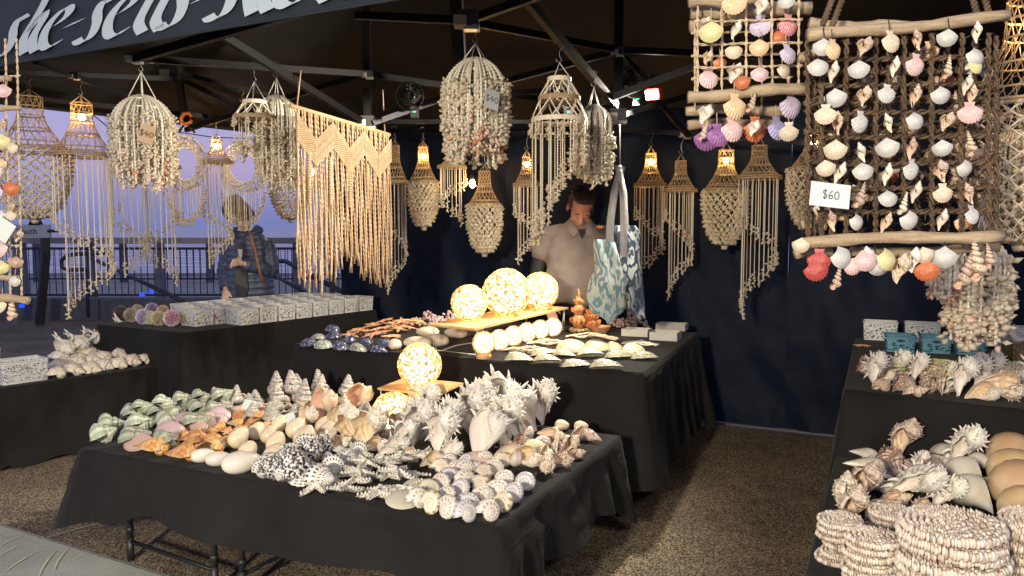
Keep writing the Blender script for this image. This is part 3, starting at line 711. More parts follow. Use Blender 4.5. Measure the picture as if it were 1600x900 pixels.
def coaster(name, m, rings=6, r=.5, thick=.10, edge=True, seedv=0):
    """mat of small cowries wound and glued in rings"""
    mb = MB(); rnd = random.Random(seedv); w = r/rings
    def cowrie(c, ax, l, h):
        ax = np.array(ax, float); ax /= np.linalg.norm(ax); up = np.array((0, 0, 1.0)); sd = np.cross(up, ax); c = np.array(c, float)
        V = [c-ax*l]+[c+ax*l*q*.5+sd*l*.46*math.cos(b)+up*h*math.sin(b) for q in (-.75, .75) for b in np.linspace(0, 2*PI, 6)[:-1]]+[c+ax*l]
        F = [(0, 1+(j+1) % 5, 1+j) for j in range(5)]+[(1+j, 1+(j+1) % 5, 6+(j+1) % 5, 6+j) for j in range(5)]+[(11, 6+j, 6+(j+1) % 5) for j in range(5)]
        mb.add(V, F, 0, [(rnd.random(), 0, 0)]*12)
    for k in range(rings):
        rr = (k+.6)*w; n = max(4, int(2*PI*rr/(w*.50)))
        for j in range(n):
            a = 2*PI*j/n+k*.3; d = (math.cos(a+.5), math.sin(a+.5), rnd.uniform(-.1, .1))
            cowrie((rr*math.cos(a)+rnd.uniform(-.006, .006), rr*math.sin(a)+rnd.uniform(-.006, .006), thick*.5+rnd.uniform(-.014, .014)), (d[0]+rnd.uniform(-.25, .25), d[1]+rnd.uniform(-.25, .25), rnd.uniform(-.3, .3)), w*.60*rnd.uniform(.85, 1.15), thick*.50*rnd.uniform(.8, 1.15))
    return mb.mesh(name, m)
# ---------------------------------------------------------------- shell materials
def bands(c2, fr=1.0, ax=1, thr=.5, soft=.15):
    def fn(T, c, oc):
        x, y, s, v = T.suv(); k = (x, y)[ax]
        w = T.math('SINE', T.math('ADD', T.math('MULTIPLY', k, 6.283*fr), T.math('MULTIPLY', T.noise(oc, 6), 3)))
        return T.mix(T.math('MULTIPLY_ADD', w, .5, .5-thr+.5, True), c, c2)
    return fn
def dashes(c2, nt=26, npv=9, dens=.1, amt=1.0):
    def fn(T, c, oc):
        x, y, s, v = T.suv()
        a = T.math('SINE', T.math('ADD', T.math('MULTIPLY', x, 6.283*nt), T.math('MULTIPLY', T.noise(oc, 5), 4)))
        b = T.math('SINE', T.math('MULTIPLY', y, 6.283*npv))
        f = T.math('GREATER_THAN', T.math('MULTIPLY', T.math('MAXIMUM', a, 0), T.math('MAXIMUM', b, 0)), dens)
        return T.mix(T.math('MULTIPLY', f, amt), c, c2)
    return fn
def spots(c2, sc=9, lo=.45, hi=.55):
    def fn(T, c, oc): return T.mix(T.ramp(T.noise(oc, sc, 3, .6), [(lo, (0, 0, 0)), (hi, (1, 1, 1))]), c, c2)
    return fn
def rings(c2, n=7, amt=.6):
    def fn(T, c, oc):
        x, y, s, v = T.suv()
        w = T.math('SINE', T.math('ADD', T.math('MULTIPLY', y, 6.283*n), T.math('MULTIPLY', T.noise(oc, 4), 3)))
        return T.mix(T.math('MULTIPLY', T.math('MULTIPLY_ADD', w, .5, .5), amt), c, c2)
    return fn
S = {}
S['green'] = mat('green_turban', (.34, .39, .28), .45, fn=bands((.64, .64, .52), 9, 0, .75), bump=.35, bscale=9, var=.25, inner=(.7, .7, .62), rib=(14,10,.5))
S['green2'] = mat('pale_green_turban', (.52, .54, .44), .45, fn=bands((.28, .33, .23), 11, 0, .6), bump=.35, bscale=9, var=.25, inner=(.7, .7, .62), rib=(12,12,.5))
S['clam'] = mat('pink_clam', (.55, .36, .30), .38, fn=rings((.72, .60, .50), 6), var=.22, bump=.1, bscale=20)
S['clam2'] = mat('mauve_clam', (.45, .30, .33), .38, fn=rings((.70, .58, .56), 7), var=.2, bump=.1, bscale=20)
S['orange'] = mat('orange_shell', (.62, .27, .06), .4, fn=spots((.75, .50, .22), 5), var=.25, bump=.3, bscale=12, inner=(.85, .65, .45))
S['cream'] = mat('cream_melon', (.72, .58, .38), .25, fn=spots((.76, .67, .50), 2.2, .35, .65), var=.12, spec=.6)
S['melonwhite'] = mat('white_egg', (.74, .70, .60), .3, fn=spots((.66, .52, .33), 2.5, .55, .8), var=.08)
S['bailer'] = mat('bailer', (.62, .42, .22), .22, fn=spots((.72, .56, .34), 1.8, .4, .7), var=.12, spec=.6)
S['pearl'] = mat('pearly_cone', (.62, .60, .52), .22, fn=spots((.38, .37, .34), 14, .5, .7), bump=.35, bscale=14, metal=.25, var=.1, inner=(.8, .78, .7), rib=(20,6,.3))
S['topshell'] = mat('speckled_cone', (.62, .57, .50), .5, fn=spots((.22, .18, .17), 9, .5, .62), bump=.4, bscale=12, var=.12, inner=(.8, .75, .7), rib=(24,8,.6))
S['drupa'] = mat('pinkbrown', (.74, .60, .46), .5, fn=spots((.42, .26, .18), 8, .52, .62), var=.15, bump=.4, bscale=12, inner=(.85, .6, .45), rib=(16,9,.5))
S['conchp'] = mat('peach_conch', (.70, .50, .34), .4, fn=spots((.80, .68, .52), 3, .4, .6), bump=.25, bscale=10, inner=(.86, .56, .40), var=.05, rib=(10,14,.3))
S['conchw'] = mat('cream_conch', (.80, .73, .60), .4, fn=spots((.58, .46, .32), 6, .55, .7), bump=.3, bscale=10, inner=(.85, .66, .42), var=.08, rib=(14,16,.4))
S['white'] = mat('white_murex', (.80, .765, .68), .5, fn=spots((.74, .67, .56), 5, .55, .75), bump=.22, bscale=14, inner=(.86, .78, .70), var=.06, rib=(12,18,.3))
S['chalk'] = mat('chalk_star', (.80, .77, .66), .7, fn=spots((.52, .48, .36), 6, .5, .7), bump=.4, bscale=12, var=.08)
S['brownm'] = mat('brown_murex', (.74, .63, .50), .55, fn=spots((.42, .26, .17), 6, .54, .66), bump=.45, bscale=12, inner=(.88, .68, .50), var=.12, rib=(12,14,.5))
S['ogre'] = mat('dark_murex', (.50, .35, .27), .6, fn=spots((.74, .60, .52), 7, .45, .6), bump=.6, bscale=14, inner=(.85, .6, .5), var=.15, rib=(18,16,.5))
S['bw'] = mat('dotted_black_white', (.74, .72, .66), .35, fn=dashes((.015, .014, .016), 20, 9, .12), inner=(.8, .78, .72), var=.05, bump=.2, bscale=12, rib=(0,14,.3))
S['bw2'] = mat('zigzag_black_white', (.72, .70, .66), .35, fn=spots((.02, .018, .018), 9, .47, .51), inner=(.8, .78, .72), var=.05, bump=.2, bscale=12, rib=(0,10,.3))
S['turban'] = mat('dappled_turban', (.74, .68, .60), .35, fn=dashes((.30, .22, .16), 13, 6, .10, .75), inner=(.82, .78, .72), var=.10, bump=.15, bscale=10, rib=(26,10,.25))
S['turban2'] = mat('brown_dappled_turban', (.68, .60, .46), .35, fn=dashes((.34, .20, .09), 9, 3, .16, .85), inner=(.82, .78, .72), var=.10, bump=.15, bscale=10, rib=(20,8,.25))
S['turban3'] = mat('grey_dappled_turban', (.64, .62, .60), .35, fn=dashes((.25, .23, .24), 18, 8, .10, .8), inner=(.82, .78, .72), var=.08, bump=.15, bscale=10, rib=(30,12,.25))
S['disc'] = mat('pale_disc', (.55, .56, .44), .3, fn=rings((.66, .60, .44), 5), var=.05)
S['aba'] = mat('abalone', (.30, .29, .20), .4, fn=spots((.52, .47, .34), 9, .42, .6), bump=.6, bscale=14, metal=.1, var=.12)
S['limpet'] = mat('ribbed_limpet', (.52, .45, .30), .45, fn=rings((.66, .58, .40), 9), bump=.3, bscale=14, var=.1)
S['urch_dark'] = mat('dark_urchin', (.06, .05, .07), .7, fn=lambda T, c, oc: T.mix(T.suv()[0], (.03, .02, .03), (.16, .12, .15)))
S['urch_cream'] = mat('cream_urchin', (.5, .45, .32), .7, fn=lambda T, c, oc: T.mix(T.suv()[0], (.22, .20, .12), (.58, .53, .38)))
S['urch_white'] = mat('white_urchin', (.6, .6, .48), .7, fn=lambda T, c, oc: T.mix(T.suv()[0], (.35, .36, .26), (.72, .72, .58)))
S['urch_lilac'] = mat('lilac_urchin', (.5, .45, .6), .7, fn=lambda T, c, oc: T.mix(T.suv()[0], (.18, .12, .26), (.62, .58, .74)))
S['urch_pink'] = mat('pink_urchin', (.5, .3, .35), .7, fn=lambda T, c, oc: T.mix(T.suv()[0], (.25, .10, .16), (.72, .55, .60)))
S['urch_peach'] = mat('peach_urchin', (.6, .4, .25), .7, fn=lambda T, c, oc: T.mix(T.suv()[0], (.30, .18, .10), (.72, .52, .36)))
S['mat'] = mat('cowrie_mat', (.66, .55, .42), .4, fn=lambda T, c, oc: T.ramp(T.math('ADD', T.math('MULTIPLY', T.suv()[0], .7), T.math('MULTIPLY', T.noise(oc, 5), .3)), [(.1, (.40, .30, .22)), (.4, (.66, .56, .46)), (.8, (.74, .68, .60)), (1, (.60, .52, .46))]), spec=.6)
S['matyel'] = mat('yellow_cowrie_mat', (.66, .58, .36), .4, fn=lambda T, c, oc: T.ramp(T.suv()[0], [(.0, (.45, .36, .18)), (.5, (.70, .62, .40)), (1, (.74, .70, .52))]), spec=.6)
S['blue'] = mat('blue_polished', (.028, .036, .085), .12, fn=spots((.20, .21, .26), 8, .5, .62), spec=.8, var=.2)
S['paua'] = mat('paua_polished', (.16, .18, .16), .15, fn=spots((.42, .42, .36), 10, .45, .6), spec=.8, var=.1)
S['starorange'] = mat('orange_star', (.62, .30, .14), .7, fn=spots((.72, .45, .28), 6), bump=.4, bscale=16, var=.15)
S['frag'] = mat('pink_coral_shell', (.52, .36, .34), .5, fn=spots((.70, .58, .54), 12, .45, .6), var=.15)
# ---------------------------------------------------------------- shell meshes
X = {}
X['green'] = gastropod('green_turban', S['green'], W=4.2, g=1.75, T=1.25, r0=.5, R0=.42, ribs=.05, ribn=9, cord=.07, cordn=4, nth=18, nph=14)
X['green2'] = gastropod('green_turban_b', S['green2'], W=4.2, g=1.7, T=1.35, r0=.48, R0=.42, ribs=.10, ribn=7, cord=.05, cordn=3, nth=18, nph=14)
X['clam'] = bivalve('clam', S['clam'], .52, .38, .20); X['clam2'] = bivalve('clam_b', S['clam2'], .5, .40, .22)
X['ribclam'] = bivalve('ribbed_clam', mat('yellow_clam', (.66, .58, .32), .4, fn=rings((.75, .70, .5), 7)), .55, .42, .24, ribs=.02, nr=12)
X['spider'] = gastropod('orange_spider', S['orange'], W=4, g=2.1, T=.95, r0=.46, R0=.34, asp=1.25, spike=.55, spn=9, spw=3, flare=.55, canal=.8, nth=22, nph=12)
X['cream'] = egg('cream_melon', S['cream'], .50, .42, .40, .05); X['melonwhite'] = egg('white_melon', S['melonwhite'], .55, .36, .34, .22)
X['egg'] = egg('smooth_egg', mat('smooth_egg', (.66, .55, .40), .18, fn=spots((.74, .66, .52), 2, .4, .7), spec=.7), .62, .36, .30, .1)
X['bailer'] = egg('bailer', S['bailer'], .52, .46, .42, .05)
X['pearl'] = gastropod('pearly_cone', S['pearl'], W=6, g=1.36, T=1.55, r0=.46, R0=.30, asp=.85, cord=.05, cordn=4, spike=.08, spn=22, sphi=5.6, spw=1, nth=18, nph=12)
X['topshell'] = gastropod('speckled_cone', S['topshell'], W=6, g=1.36, T=1.75, r0=.46, R0=.30, asp=.85, spike=.16, spn=24, sphi=5.8, spw=1, nth=22, nph=12)
X['drupa'] = gastropod('knobbly_cone', S['drupa'], W=4.5, g=1.6, T=1.6, r0=.42, R0=.36, spike=.35, spn=16, spw=2, sphi=.2, canal=.4, nth=22, nph=10)
X['conchp'] = gastropod('peach_conch', S['conchp'], W=4.3, g=2.0, T=1.15, r0=.46, R0=.36, asp=1.35, spike=.35, spn=13, spw=3, sphi=1.0, flare=.62, canal=.9, nth=26, nph=18, spines=(9, (40,), .10, 2.2), lip=.022)
X['conchw'] = gastropod('cream_conch', S['conchw'], W=4.5, g=1.85, T=1.35, r0=.46, R0=.36, asp=1.3, ribs=.06, ribn=8, spike=.25, spn=18, spw=2, sphi=.8, flare=.5, canal=.8, cord=.03, cordn=9, nth=28, nph=20, spines=(11, (15, 55), .07, 2.2), lip=.02)
X['frog'] = gastropod('frog_shell', S['conchw'], W=4.5, g=1.8, T=1.35, r0=.48, R0=.36, asp=1.25, ribs=.05, ribn=6, cord=.06, cordn=8, flare=.35, frill=.20, spn=4, canal=.6, nth=30, nph=24, spines=(13, (-30, 10, 45), .055, 1.6), lip=.03)
X['murex'] = gastropod('branched_murex', S['white'], W=4.3, g=1.85, T=1.2, r0=.44, R0=.34, asp=1.35, frill=.25, spn=6, spike=.25, sphi=.9, spw=8, flare=.15, canal=1.1, nth=36, nph=24, spines=(6, (-75, -52, -30, -10, 12, 35, 60, 85), .36, 2.4), lip=.02)
X['spiky'] = gastropod('horned_conch', S['white'], W=4.2, g=1.95, T=1.0, r0=.47, R0=.36, asp=1.3, spike=.5, spn=12, spw=6, sphi=.75, flare=.8, canal=1.0, nth=36, nph=22, spines=(6, (20, 48), .46, 2.6), lip=.02)
X['brownm'] = gastropod('brown_murex', S['brownm'], W=4.3, g=1.85, T=1.25, r0=.45, R0=.35, asp=1.25, spike=.30, spn=9, spw=4, sphi=.8, flare=.4, canal=.9, nth=30, nph=18, spines=(8, (-30, 10, 45), .17, 2.6), lip=.02)
X['ogre'] = gastropod('dark_murex', S['ogre'], W=4.3, g=1.8, T=1.1, r0=.46, R0=.35, asp=1.2, frill=.45, spn=10, spike=.25, sphi=.7, spw=3, canal=.5, nth=34, nph=20, spines=(11, (-60, -35, -8, 18, 44, 70), .12, 2.6))
X['fox'] = gastropod('knobbed_whelk', S['drupa'], W=4.5, g=1.8, T=1.5, r0=.43, R0=.34, asp=1.3, spike=.35, spn=14, spw=3, sphi=.5, canal=1.0, nth=26, nph=16, spines=(8, (25,), .14, 2.6), lip=.02)
X['bw'] = gastropod('dotted_shell', S['bw'], W=4.3, g=1.75, T=1.35, r0=.48, R0=.40, ribs=.02, ribn=14, cord=.03, cordn=7, canal=.25, nth=20, nph=16)
X['bwb'] = gastropod('zigzag_shell', S['bw2'], W=4.3, g=1.7, T=1.2, r0=.48, R0=.40, spike=.25, spn=14, spw=2, nth=20, nph=14)
X['bwlong'] = gastropod('striped_cone', S['bw'], W=4.8, g=1.65, T=1.9, r0=.42, R0=.34, asp=1.5, canal=.6, nth=18, nph=14)
for i_ in (1, 2, 3): X['turban%d' % i_] = gastropod('turban_%d' % i_, S['turban' + ('' if i_ == 1 else str(i_))], W=4.4, g=2.0, T=.62, r0=.5, R0=.5, asp=.95, cord=.015 if i_ != 2 else 0, cordn=8, spike=.0 if i_ != 2 else .14, spn=18, spw=2, sphi=.9, nth=22, nph=16)
X['helmet'] = gastropod('tun_shell', mat('tun_shell', (.70, .64, .56), .4, fn=bands((.50, .36, .28), 5, 1, .72), inner=(.8, .68, .55), var=.1), W=4.3, g=2.2, T=.85, r0=.5, R0=.4, asp=1.3, cord=.02, cordn=9, canal=.35, nth=20, nph=18)
X['whelkw'] = gastropod('white_whelk', S['melonwhite'], W=4.3, g=2.1, T=1.1, r0=.48, R0=.36, asp=1.45, canal=1.3, nth=20, nph=16)
for i_ in range(3): X['star%d' % i_] = starfish('knobbly_star_%d' % i_, S['chalk'], .075, seedv=i_)
for i_ in range(2): X['ostar%d' % i_] = starfish('orange_star_%d' % i_, S['starorange'], .03, seedv=i_+7, thick=.12)
for c_ in 'dark cream white lilac pink peach'.split(): X['urch_'+c_] = urchin('urchin_'+c_, S['urch_'+c_], seedv=len(c_))
X['abalone'] = abalone('abalone', S['aba']); X['limpet'] = bivalve('limpet', S['limpet'], .5, .40, .30, closed=False, ribs=.02, nr=16)
X['disc'] = bivalve('disc_shell', S['disc'], .5, .42, .10)
X['blue'] = bivalve('blue_cup', S['blue'], .5, .42, .34, closed=False); X['paua'] = bivalve('paua_cup', S['paua'], .5, .42, .34, closed=False)
X['mat'] = coaster('cowrie_mat', S['mat'], 8, .5, .115); X['mat2'] = coaster('cowrie_mat_b', S['mat'], 5, .5, .15, seedv=3); X['matyel'] = coaster('cowrie_mat_c', S['matyel'], 8, .5, .08, seedv=5)
for k_, me_ in X.items():
    a_ = np.empty(len(me_.vertices)*3); me_.vertices.foreach_get('co', a_); a_ = a_.reshape(-1, 3); ext_ = a_.max(0)-a_.min(0)
    f_ = ({'spider': 1.75, 'murex': 1.6, 'spiky': 1.45, 'conchp': 1.45, 'conchw': 1.4, 'frog': 1.3, 'brownm': 1.4, 'fox': 1.4, 'ogre': 1.3, 'bw': 1.5, 'bwb': 1.5, 'bwlong': 1.55, 'drupa': 1.35, 'green': 1.6, 'green2': 1.6, 'pearl': 1.3, 'topshell': 1.25, 'turban1': 1.32, 'turban2': 1.32, 'turban3': 1.32, 'helmet': 1.2, 'whelkw': 1.35, 'star0': 1.95, 'star1': 1.95, 'star2': 1.95, 'clam': 1.2, 'clam2': 1.2, 'ostar0': 1.3, 'ostar1': 1.3}.get(k_, 1.0))/ext_.max() if not k_.startswith(('mat', 'urch')) else 1
    a_ -= (a_.max(0)+a_.min(0))/2*(0 if k_.startswith('mat') else 1); a_ *= f_; me_.vertices.foreach_set('co', a_.ravel()); me_.update()
def R(x, y=0, z_=0): return (math.radians(x), math.radians(y), math.radians(z_))
FRONT_UP = 'front second third fourth fifth sixth'.split()
def cluster(kinds, name, desc, cat, group, lines, size, zt, rot, where, jit=(12, 12, 25), sj=.12, xyj=.006, rowword=None, lift=None):
    """rows of shells; lines: (p0, p1, n) in photo pixels of the ground contact, given from the aisle side backwards"""
    for ri, ln in enumerate(lines):
        (x0, y0), (x1, y1), n = ln[:3]; sc_ = ln[3] if len(ln) > 3 else 1; up = ln[4] if len(ln) > 4 else 0
        a, b = PZ(x0, y0, zt), PZ(x1, y1, zt)
        for i in range(n):
            p = a.lerp(b, i/max(1, n-1)); kd = kinds[(i*7+ri*3) % len(kinds)] if isinstance(kinds, (list, tuple)) else kinds
            r = [math.radians(rot[q]+random.uniform(-jit[q], jit[q])) for q in range(3)]
            s = size*sc_*random.uniform(1-sj, 1+sj)
            o = seat(X[kd], r, (s*random.uniform(.92, 1.08), s*random.uniform(.92, 1.08), s*random.uniform(.9, 1.1)), (p.x+random.uniform(-xyj, xyj), p.y+random.uniform(-xyj, xyj)), zt+up, name)
            row = (rowword[ri] if rowword else (FRONT_UP[ri] if len(lines) > 1 else ''))
            dk = desc[kd] if isinstance(desc, dict) else desc
            if len(lines) > 1: lb = f'{dk}, {ORD[i]} in the {row} row {where}' if n > 1 else f'{dk}, alone in the {row} row {where}'
            else: lb = f'{dk}, {ORD[i]} in the row {where}'
            tag(o, lb, cat, group)
T1, T2, T3, T4, T5, T6 = HT1, HT2, HT3, HT4, HT5, HT6
# ---- front table
cluster(['green', 'green2'], 'turban_shell', {'green': 'green banded turban shell', 'green2': 'pale green ribbed turban shell'}, 'turban shell', 'green turban shells at the end of the front table',
        [((162, 694), (262, 706), 3, 1.1), ((176, 680), (306, 678), 4, 1), ((212, 664), (340, 652), 5, .95), ((255, 655), (358, 640), 4, .85), ((225, 664), (345, 646), 5, .8, .055)], .082, T1, (75, 20, 120), 'of green shells', sj=.1)
cluster(['clam', 'clam2'], 'clam_shell', {'clam': 'pinkish clam shell', 'clam2': 'mauve clam shell'}, 'clam', 'clams beside the green turban shells',
        [((215, 702), (290, 676), 2, 1.15), ((265, 688), (325, 668), 2), ((305, 680), (372, 655), 3, .9), ((340, 664), (392, 652), 2, 1.2)], .105, T1, (38, 0, 10), 'of clams', jit=(10, 10, 20))
cluster('spider', 'spider_shell', 'small orange spider shell', 'spider shell', 'orange spider shells in the middle of the front table',
        [((232, 714), (278, 722), 2, 1.15), ((262, 704), (325, 710), 3, 1.05), ((285, 695), (352, 698), 4), ((300, 688), (400, 682), 5, .95), ((345, 672), (435, 672), 5, .85), ((372, 660), (450, 664), 4, .8)], .074, T1, (80, 10, 70), 'of orange shells', jit=(25, 25, 60), sj=.15)
cluster(['cream'], 'melon_shell', 'smooth cream melon shell', 'melon shell', 'smooth cream melon shells in the middle of the front table',
        [((432, 728), (478, 704), 2, 1.05), ((388, 719), (512, 690), 4, 1.0), ((374, 700), (505, 678), 4, .98), ((400, 688), (470, 668), 3, .95)], .096, T1, (50, -60, 25), 'of cream shells', jit=(10, 12, 25), sj=.07)
for (x, y, kd, s, rz, l) in ((378, 738, 'melonwhite', .155, 35, 'long white melon shell with a pointed tip at the cloth edge'), (318, 721, 'melonwhite', .10, 30, 'small white melon shell next to the orange shells'), (342, 727, 'melonwhite', .105, 15, 'honey-stained melon shell at the front edge of the cloth'), (345, 702, 'melonwhite', .085, 100, 'small bluish white melon shell behind the honey-stained one')):
    p = PZ(x, y, T1); tag(seat(X[kd], R(20, 0, rz), s, (p.x, p.y), T1, 'melon_shell'), l, 'melon shell', 'loose melon shells')
cluster(['pearl'], 'top_shell', 'pearly cone top shell', 'top shell', 'pearly top shells standing on the front table',
        [((395, 660), (462, 668), 3, .95), ((352, 645), (430, 652), 3, .9), ((335, 640), (402, 642), 3, 1.05)], .098, T1, (0, 0, 0), 'of pearly cones', jit=(9, 9, 180))
cluster('drupa', 'knobbly_shell', 'small pinkish brown knobbly shell', 'small shell', 'small knobbly shells behind the pearly cones',
        [((420, 652), (475, 648), 4), ((400, 642), (470, 640), 5), ((388, 634), (462, 630), 5)], .058, T1, (70, 0, 0), 'of knobbly shells', jit=(40, 20, 180))
cluster('topshell', 'speckled_top_shell', 'tall grey speckled cone shell', 'top shell', 'tall speckled cones at the back of the front table',
        [((435, 632), (475, 634), 2, .95), ((455, 626), (545, 626), 3, 1.15), ((430, 620), (500, 618), 3)], .118, T1, (0, 0, 0), 'of speckled cones', jit=(8, 8, 180))
for (x, y, kd, s, r, l) in ((505, 666, 'conchp', .155, (8, 25, -20), 'large cream conch with a flared peach lip behind the cream melon shells'), (556, 650, 'conchp', .15, (25, 30, 30), 'large conch with a glossy orange mouth beside the lamp dome'), (530, 682, 'conchw', .13, (-2, 15, 0), 'broad cream frog shell with an apricot mouth'),
        (575, 700, 'frog', .165, (10, 15, 8), 'big ribbed shell with a round golden mouth at the front'), (545, 692, 'frog', .145, (8, -10, 15), 'ribbed white-lipped shell with an oval mouth'), (515, 655, 'topshell', .15, (30, 20, 0), 'speckled brown triton cone between the conches'), (568, 676, 'topshell', .14, (25, -25, 60), 'grey brown speckled cone leaning behind the golden mouth'), (592, 672, 'drupa', .11, (40, 20, 40), 'brown knobbly triton shell lit orange by the dome lamp'), (620, 682, 'conchp', .085, (8, 0, 10), 'small glowing orange conch in front of the dome lamp'), (480, 676, 'conchw', .12, (3, 30, -30), 'cream frog shell against the melon shells')):
    p = PZ(x, y, T1); tag(seat(X[kd], R(*r), s, (p.x, p.y), T1, 'conch_shell'), l, 'conch shell', 'large conches in the middle of the front table')
cluster(['bw', 'bwb', 'bwlong'], 'patterned_shell', {'bw': 'white shell with black dots', 'bwb': 'black and white blotched shell', 'bwlong': 'long white shell with black dashes'}, 'patterned shell', 'black and white patterned shells on the front table',
        [((412, 746), (428, 750), 2), ((440, 752), (500, 764), 4, 1.15), ((425, 738), (520, 744), 4, 1.1), ((455, 724), (545, 730), 4, 1.05), ((480, 712), (560, 716), 4)], .078, T1, (100, 0, 40), 'of patterned shells', jit=(20, 20, 50))
cluster(['star0', 'star1', 'star2'], 'starfish', 'knobbly white starfish', 'starfish', 'knobbly white starfish heaped on the front table',
        [((498, 768), (590, 780), 3), ((515, 758), (640, 776), 4, 1.05), ((560, 745), (645, 748), 3), ((545, 738), (590, 730), 2), ((600, 728), (660, 722), 3, 1, .01), ((560, 718), (625, 715), 2, 1, .02), ((560, 756), (620, 760), 2, .95, .035), ((575, 742), (630, 735), 2, .9, .035)], .078, T1, (0, 0, 0), 'of the starfish heap', jit=(14, 14, 180), rowword='front second third fourth fifth sixth upper topmost'.split())
for (x, y, kd, s, r, l) in ((668, 690, 'murex', .13, (10, 0, -30), 'small branched murex wedged behind the first two white ones'), (745, 670, 'murex', .16, (15, 10, 20), 'branched murex between the two horned conches'), (820, 674, 'spiky', .16, (15, -20, -10), 'horned conch next to the rearmost frilled murex'), (700, 690, 'murex', .14, (5, 20, 0), 'frilled murex squeezed in the centre of the white heap'), (650, 680, 'spiky', .12, (10, 0, -20), 'small horned conch under the front leg of the lamp stand'), (752, 648, 'murex', .13, (10, 0, 10), 'branched murex at the rear between two horned conches'), (785, 705, 'murex', .12, (0, -30, 30), 'small spiny murex on the aisle side of the upright horned shell'), (650, 700, 'murex', .15, (13, 10, 20), 'white branched murex closest to the starfish'), (688, 716, 'murex', .165, (18, 15, -10), 'white murex with a pale mouth in front of the horned conches'), (758, 716, 'spiky', .168, (-25, 12, -25), 'tall white horned shell standing on its end'), (735, 690, 'murex', .18, (18, 0, 10), 'branched murex with a peach mouth in the middle of the white heap'),
        (700, 682, 'murex', .13, (8, 20, -40), 'small frilled murex facing the dome lamp'), (740, 672, 'spiky', .175, (23, 20, 15), 'horned white conch with its mouth turned to the lamp'), (775, 662, 'spiky', .20, (18, 30, 5), 'widest horned conch at the back of the white heap'), (800, 695, 'murex', .16, (18, -15, -25), 'frilled murex with a rosy mouth beside the standing horned shell'), (845, 668, 'murex', .165, (18, 0, 0), 'white murex with frilled rim at the back by the middle table'),
        (668, 668, 'murex', .14, (8, -10, 50), 'spiny murex under the corner of the lamp stand'), (632, 708, 'spiky', .11, (8, 0, 20), 'small bluish horned shell at the edge of the white heap'), (742, 652, 'spiky', .17, (8, 60, 40), 'horned conch at the rear nearest to the lamp stand'), (650, 655, 'murex', .12, (-2, 0, 0), 'little frilled shell touched by the orange glow'), (770, 690, 'spiky', .15, (-2, -40, -20), 'spiny conch leaning on the standing horned shell')):
    p = PZ(x, y, T1); tag(seat(X[kd], R(*r), s, (p.x, p.y), T1, 'horned_shell'), l, 'spiny shell', 'big white spiny shells')
cluster(['turban1', 'turban3', 'turban1', 'turban2'], 'dappled_turban_shell', {'turban1': 'round dappled turban shell', 'turban2': 'round brown-checked turban shell', 'turban3': 'round grey dappled turban shell'}, 'turban shell', 'dappled turban shells at the corner of the front table',
        [((650, 792), (726, 814), 4, 1.0), ((668, 776), (762, 812), 4, 1.0), ((690, 766), (785, 796), 4, .97), ((700, 754), (803, 782), 5, .95), ((725, 744), (820, 764), 4, .93), ((685, 738), (770, 742), 4, .90), ((700, 728), (785, 728), 4, .85)], .068, T1, (62, 0, 0), 'of dappled turbans', jit=(14, 14, 40), sj=.06, rowword='front second third fourth fifth sixth last'.split(), xyj=.003)
for (x, y, s, rz, l) in ((630, 788, .125, 20, 'large flat greenish disc shell lying at the front edge'), (652, 768, .12, 30, 'large flat disc shell half under the greenish one')):
    p = PZ(x, y, T1); tag(seat(X['disc'], R(20, 0, rz), s, (p.x, p.y), T1, 'disc_shell'), l, 'flat shell', 'flat disc shells')
for (x, y, kd, s, r, l) in ((745, 728, 'clam', .115, (10, 0, 0), 'flat pink-rimmed shell lying behind the dappled turbans'), (835, 710, 'ribclam', .115, (35, 0, 15), 'yellow ribbed clam among the knobbed whelks')):
    p = PZ(x, y, T1); tag(seat(X[kd], R(*r), s, (p.x, p.y), T1, 'clam_shell'), l, 'clam')
for (x, y, kd, s, r, l) in ((820, 730, 'conchw', .115, (33, 80, 30), 'ribbed pale whelk next to the last dappled turban'), (853, 738, 'brownm', .105, (23, 75, -60), 'spider conch with long white fingers at the table edge'), (795, 728, 'helmet', .10, (18, 85, 20), 'orange-banded tun shell beside the flat pink-rimmed shell'), (862, 690, 'fox', .115, (50, 80, 20), 'knobbed whelk above the yellow clam'), (888, 706, 'fox', .12, (8, 65, 60), 'knobbed whelk with a purple-streaked mouth'), (905, 690, 'fox', .115, (55, 85, 100), 'upright knobbed whelk near the far corner'), (922, 690, 'fox', .10, (8, 80, 140), 'outermost knobbed whelk at the far corner of the cloth'), (812, 690, 'helmet', .11, (8, 85, 20), 'brown-lined tun shell behind the yellow clam'), (812, 706, 'ogre', .09, (-2, 75, 40), 'small dark knobbly shell touching the yellow clam'), (875, 730, 'brownm', .085, (28, 75, 20), 'small spiny murex pointing over the table edge'), (878, 672, 'cream', .07, (0, 0, 0), 'small pale ball shell behind the knobbed whelks'), (908, 674, 'cream', .07, (0, 0, 0), 'round white ball shell beside the far corner')):
    p = PZ(x, y, T1); tag(seat(X[kd], R(*r), s, (p.x, p.y), T1, 'whelk_shell'), l, 'whelk', 'knobbed shells at the far corner of the front table')
# price cards
M_card = mat('price_card', (.62, .68, .66), .5)
M_ink = mat('ink', (.02, .02, .03), .6)
def card(p, w, h, rot, label, txt=None, parent=None, name='price_card', col=None, group='price cards'):
    o = empty(name, p, label, 'price card', group)
    o.rotation_euler = rot; mb = MB(); box(mb, (0, 0, 0), (w, .0015, h)); mb.build('card', col or M_card, o, smooth=False)
    
    return o
pc = PZ(392, 656, T1); card(pc+Vector((0, 0, .075)), .075, .05, R(-35, 12, 0), 'small blank-faced card leaning on the pearly cones')
pc = PZ(450, 676, T1); card(pc+Vector((0, 0, .065)), .07, .05, R(-30, -15, 20), 'small white card propped behind the cream melon shells')
